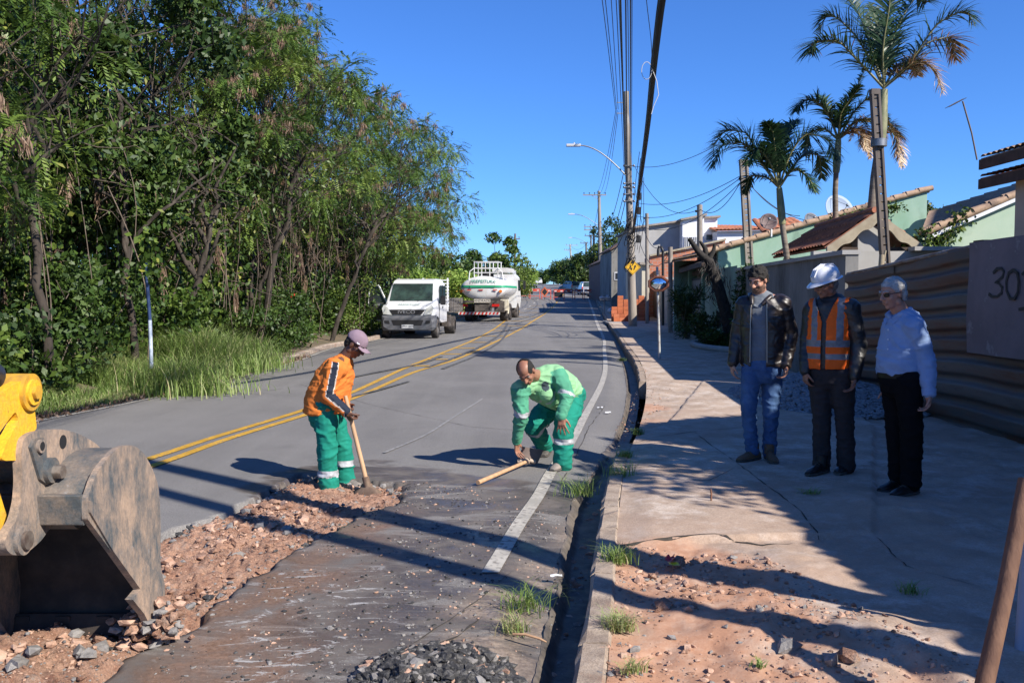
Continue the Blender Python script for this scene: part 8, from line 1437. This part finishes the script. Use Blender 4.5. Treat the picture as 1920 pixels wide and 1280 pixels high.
# ---- barriers
M_bar = mat('red_orange_barrier', (.62, .075, .03), (.5, .06, .03), rough=.5, scale=5); M_barw = mat('white_barrier_band', (.6, .58, .56), rough=.5)
bl = [(983, 98, 1.05, 'leftmost'), (1003, 97, 1.0, 'second from the left'), (1024, 95, .95, 'third from the left, beside the diamond warning board'), (1047, 93, .95, 'middle one with a dark panel'), (1065.5, 94, .85, 'fourth from the right end'), (1085, 95, .85, 'in front of the dark car'), (1104, 95, .95, 'last on the right in front of the silver car')]
for i, (px, Y, w, lb) in enumerate(bl):
    b = P(px, 640, Y); z = float(ZP(Y)); t = thing('road_barrier', 'red folding road barrier, '+lb, 'barrier', (b[0], Y, z), R((i*37) % 11-5), 'red barriers closing the road'); mb = MB()
    for s_ in (-1, 1): mb.bar((s_*w/2, -.18, 0), (s_*w/2, 0, 1.05), .05, .05); mb.bar((s_*w/2, .18, 0), (s_*w/2, 0, 1.05), .05, .05)
    mb.bar((-w/2, -.03, 1.03), (w/2, -.03, 1.03), .05, .05); mb.bar((-w/2, -.15, .28), (w/2, -.15, .28), .05, .05); mb.build('frame', M_bar, t, world=False); mb = MB(); mb.box((-w/2, -.10, .78), (w/2, -.05, 1.0)); mb.build('board', M_bar, t, world=False)
    mb = MB(); mb.box((-w*.45, -.115, .84), (-w*.2, -.103, .94)); mb.box((w*.2, -.115, .84), (w*.45, -.103, .94)); mb.build('white_bands', M_barw, t, world=False)
    if i == 3: mb = MB(); mb.box((-w*.44, -.12, .30), (w*.44, -.09, .80)); mb.build('dark_panel', M_blk, t, world=False)
b = P(1021, 640, 94); t = thing('warning_board', 'black and orange diamond warning board leaning at the third barrier', 'warning board', (b[0], 94, float(ZP(94)))); mb = MB(); mb.prism([(0, .25), (.42, .8), (0, 1.35), (-.42, .8)], 1, -.30, -.27); mb.build('diamond_board', mat('board_orange', (.5, .12, .05)), t, world=False); mb = MB(); mb.prism([(0, .45), (.27, .8), (0, 1.15), (-.27, .8)], 1, -.32, -.305); mb.build('black_field', M_blk, t, world=False); mb = MB(); mb.bar((0, -.25, 0), (0, -.26, 1.1), .05, .05); mb.build('prop', M_blk, t, world=False)
# ---- signs in the distance
def psign(name, lab, px, py, Y, w, h, m, base_py=560, txt=None):
    c = P(px, py, Y); t = thing(name, lab, 'road sign', (c[0], Y, float(ZP(Y)))); mb = MB(); mb.box((c[0]-w/2, Y-.05, c[2]-h/2), (c[0]+w/2, Y-.02, c[2]+h/2)); mb.build('plate', m, t); mb = MB(); mb.cyl((c[0], Y, float(ZP(Y))), (c[0], Y, c[2]), .04, 8); mb.build('post', M_steel, t); return t, c
psign('road_sign', 'small white sign on a post right of the tank truck cab', 964.5, 512, 90, .32, .5, M_plate); t, c = psign('road_sign', 'wide dark road sign board high over the left roadside', 986.5, 507.5, 118, .85, .32, mat('maroon_board', (.09, .03, .035), rough=.5)); text_part('sign_lettering', 'RUA', .2, Matrix.Translation(Vector(c)-Vector(t.location)+Vector((0, -.056, 0))) @ FRONT, M_plate, t, .001)
c = P(1113, 508, 97); t = thing('road_sign', 'round dark sign with a pale ring on the pole at the right kerb', 'road sign', (c[0], 97, float(ZP(97)))); mb = MB(); mb.cyl(c+(0, -.03, 0), c+(0, .0, 0), .30, 20); mb.build('disc', M_plate, t); mb = MB(); mb.cyl(c+(0, -.045, 0), c+(0, -.031, 0), .23, 20); mb.build('inner_disc', M_darkc, t); mb = MB(); mb.cyl((c[0], 97.05, float(ZP(97))), c+(0, .05, .2), .04, 8); mb.build('post', M_steel, t)
# ---- brick pile
M_blockm = [mat('clay_block_%d' % i, c, tuple(a*.8 for a in c), rough=.9, scale=9, bump=.3) for i, c in enumerate([(.55, .17, .07), (.48, .14, .06), (.62, .21, .10)])]
def block_mesh(m):
    mb = MB(); L, H_, D = .30, .19, .19
    xs_ = [-L/2, L/2]; mb.box((-L/2, -D/2+.006, 0), (L/2, D/2-.006, H_))
    # ribs on the faces and hollow cells on the ends
    for k in range(5): z = .015+k*.037; mb.box((-L/2+.004, -D/2, z), (L/2-.004, -D/2+.006, z+.022)); mb.box((-L/2+.004, D/2-.006, z), (L/2-.004, D/2, z+.022))
    for s_ in (-1, 1):
        for i in range(2):
            for j in range(3): mb.box((s_*(L/2+.001)-.002, -.07+i*.075, .02+j*.058), (s_*(L/2+.001)+.002, -.005+i*.075, .062+j*.058), 1)
    return mb
protos = [block_mesh(0).build('clay_block', [m, M_dark], None) for m in M_blockm]; bx0 = P(1161, 600, 48.5); zb = .12+float(ZP(48.5)); rs = np.random.RandomState(3); cnt = 0
cols = [(0, 4), (1, 7), (2, 6)]; pos = []
for (cx_, nh) in cols:
    for j in range(nh): pos.append((bx0[0]-.28+cx_*.315, 48.4, zb+j*.195, 'left stack beside the main pole', cx_, j))
for cx_ in range(3):
    for j in range(6+(cx_ == 1)): pos.append((bx0[0]+.95+cx_*.315, 49.2, zb+j*.195, 'stack behind the main pole', cx_, j))
for cx_ in range(2):
    for j in range(2): pos.append((bx0[0]-.2+cx_*.315, 48.1, zb+j*.195, 'low front stack near the main pole', cx_, j))
on = ['bottom', 'second', 'third', 'fourth', 'fifth', 'sixth', 'seventh']
for (x, y, z, st_n, cx_, j) in pos:
    o = protos[cnt] if cnt < 3 else protos[rs.randint(3)].copy()
    if cnt >= 3: COL.objects.link(o)
    cnt += 1; o.location = (x+rs.uniform(-.012, .012), y+rs.uniform(-.015, .015), z); o.rotation_euler = (0, 0, rs.uniform(-.05, .05)); tag(o, 'hollow clay block, %s layer, %s column, %s' % (on[j], ['left', 'middle', 'right'][cx_], st_n), 'clay block', 'clay blocks stacked by the main pole')
pad = thing('concrete_pad', 'pale concrete pad under the clay blocks', 'concrete pad', (bx0[0], 48.2, zb-.03)); mb = MB(); mb.box((bx0[0]-.75, 46.6, zb-.1), (bx0[0]+2.3, 50, zb-.012)); mb.build('slab', M_lgrey, pad)
# ---- rubbish basket and bags far along the kerb
c = P(1133, 556, 60); z = float(ZP(60))+.12; t = thing('rubbish_stand', 'raised rubbish basket with white bags beside the far kerb', 'rubbish stand', (c[0], 60, z)); mb = MB(); mb.cyl((c[0], 60, z), (c[0], 60, z+.8), .035, 8); mb.build('post', M_steel, t); mb = MB()
for zz in (.8, .95, 1.1):
    for a, b in (((-.4, -.25), (.4, -.25)), ((.4, -.25), (.4, .25)), ((.4, .25), (-.4, .25)), ((-.4, .25), (-.4, -.25))): mb.bar((c[0]+a[0], 60+a[1], z+zz), (c[0]+b[0], 60+b[1], z+zz), .03, .03)
mb.build('basket', M_chas, t)
M_bag = mat('white_bag', (.6, .6, .62), rough=.5, bump=.5, c2=(.5, .5, .5), scale=6)
for i, (dx, dy, dz, lab) in enumerate([(-.15, 0, .98, 'white rubbish bag lying in the raised basket'), (.2, .0, 1.0, 'second white rubbish bag in the raised basket, on the right'), (.35, -.6, .15, 'white rubbish bag on the ground left of the basket'), (.7, -1.0, .13, 'white rubbish bag on the ground in front of the basket')]):
    mb = MB(); mb.ell((0, 0, 0), (.2, .18, .17), 0, 14, 10); v = mb.arrays(); v = v*(1+.25*fbm(v*6+i*5, 3, i))[:, None]; o = mesh_np('rubbish_bag', v, [f for f, _, _ in mb.f], [M_bag], None, np.ones(sum(len(f) for f, _, _ in mb.f), bool)); o.location = (c[0]+dx, 60+dy, z+dz); tag(o, lab, 'rubbish bag', 'rubbish bags by the far kerb')
# ============================================================ NEIGHBOURING HOUSE AND TREE BESIDE THE VIEWPOINT (cast the shade on the sidewalk)
nh = thing('neighbour_house', 'neighbouring house beside the viewpoint, outside the picture', 'house', (7, 1, .1)); mb = MB(); mb.box((6.0, -9, -.2), (12, 8.0, 3.55)); mb.build('wall', M_cream, nh); mb = MB(); tile_roof(mb, (5.6, -9.4, 3.66), (5.6, 8.0, 3.66), (9, 8.0, 4.6), (9, -9.4, 4.6), 0, .21, .4); mb.build('roof', M_tile, nh)
make_tree('street_tree', 'small garden tree beside the viewpoint, outside the picture', 'tree', (6.7, 6.9, .1), 4.9, 1.15, 301, None, 'glossy', 26, 1100, .1, (0, 0), .5, .2, 0, 1, cl_r=.55); make_tree('street_tree', 'second garden tree beside the viewpoint, outside the picture', 'tree', (7.1, 1.3, .1), 4.3, .8, 302, None, 'glossy', 22, 1000, .1, (0, 0), .5, .2, 0, 1, cl_r=.5)
make_tree('street_tree', 'wide flat garden tree beside the viewpoint, outside the picture', 'tree', (7.0, 4.6, .1), 5.0, 1.45, 303, None, 'glossy', 24, 210, .1, (-.3, .1), .74, .14, 0, 1, cl_r=.5)
print('objects ok')
print('scene built; objects', len(bpy.data.objects), 'polys', sum(len(m.polygons) for m in bpy.data.meshes))
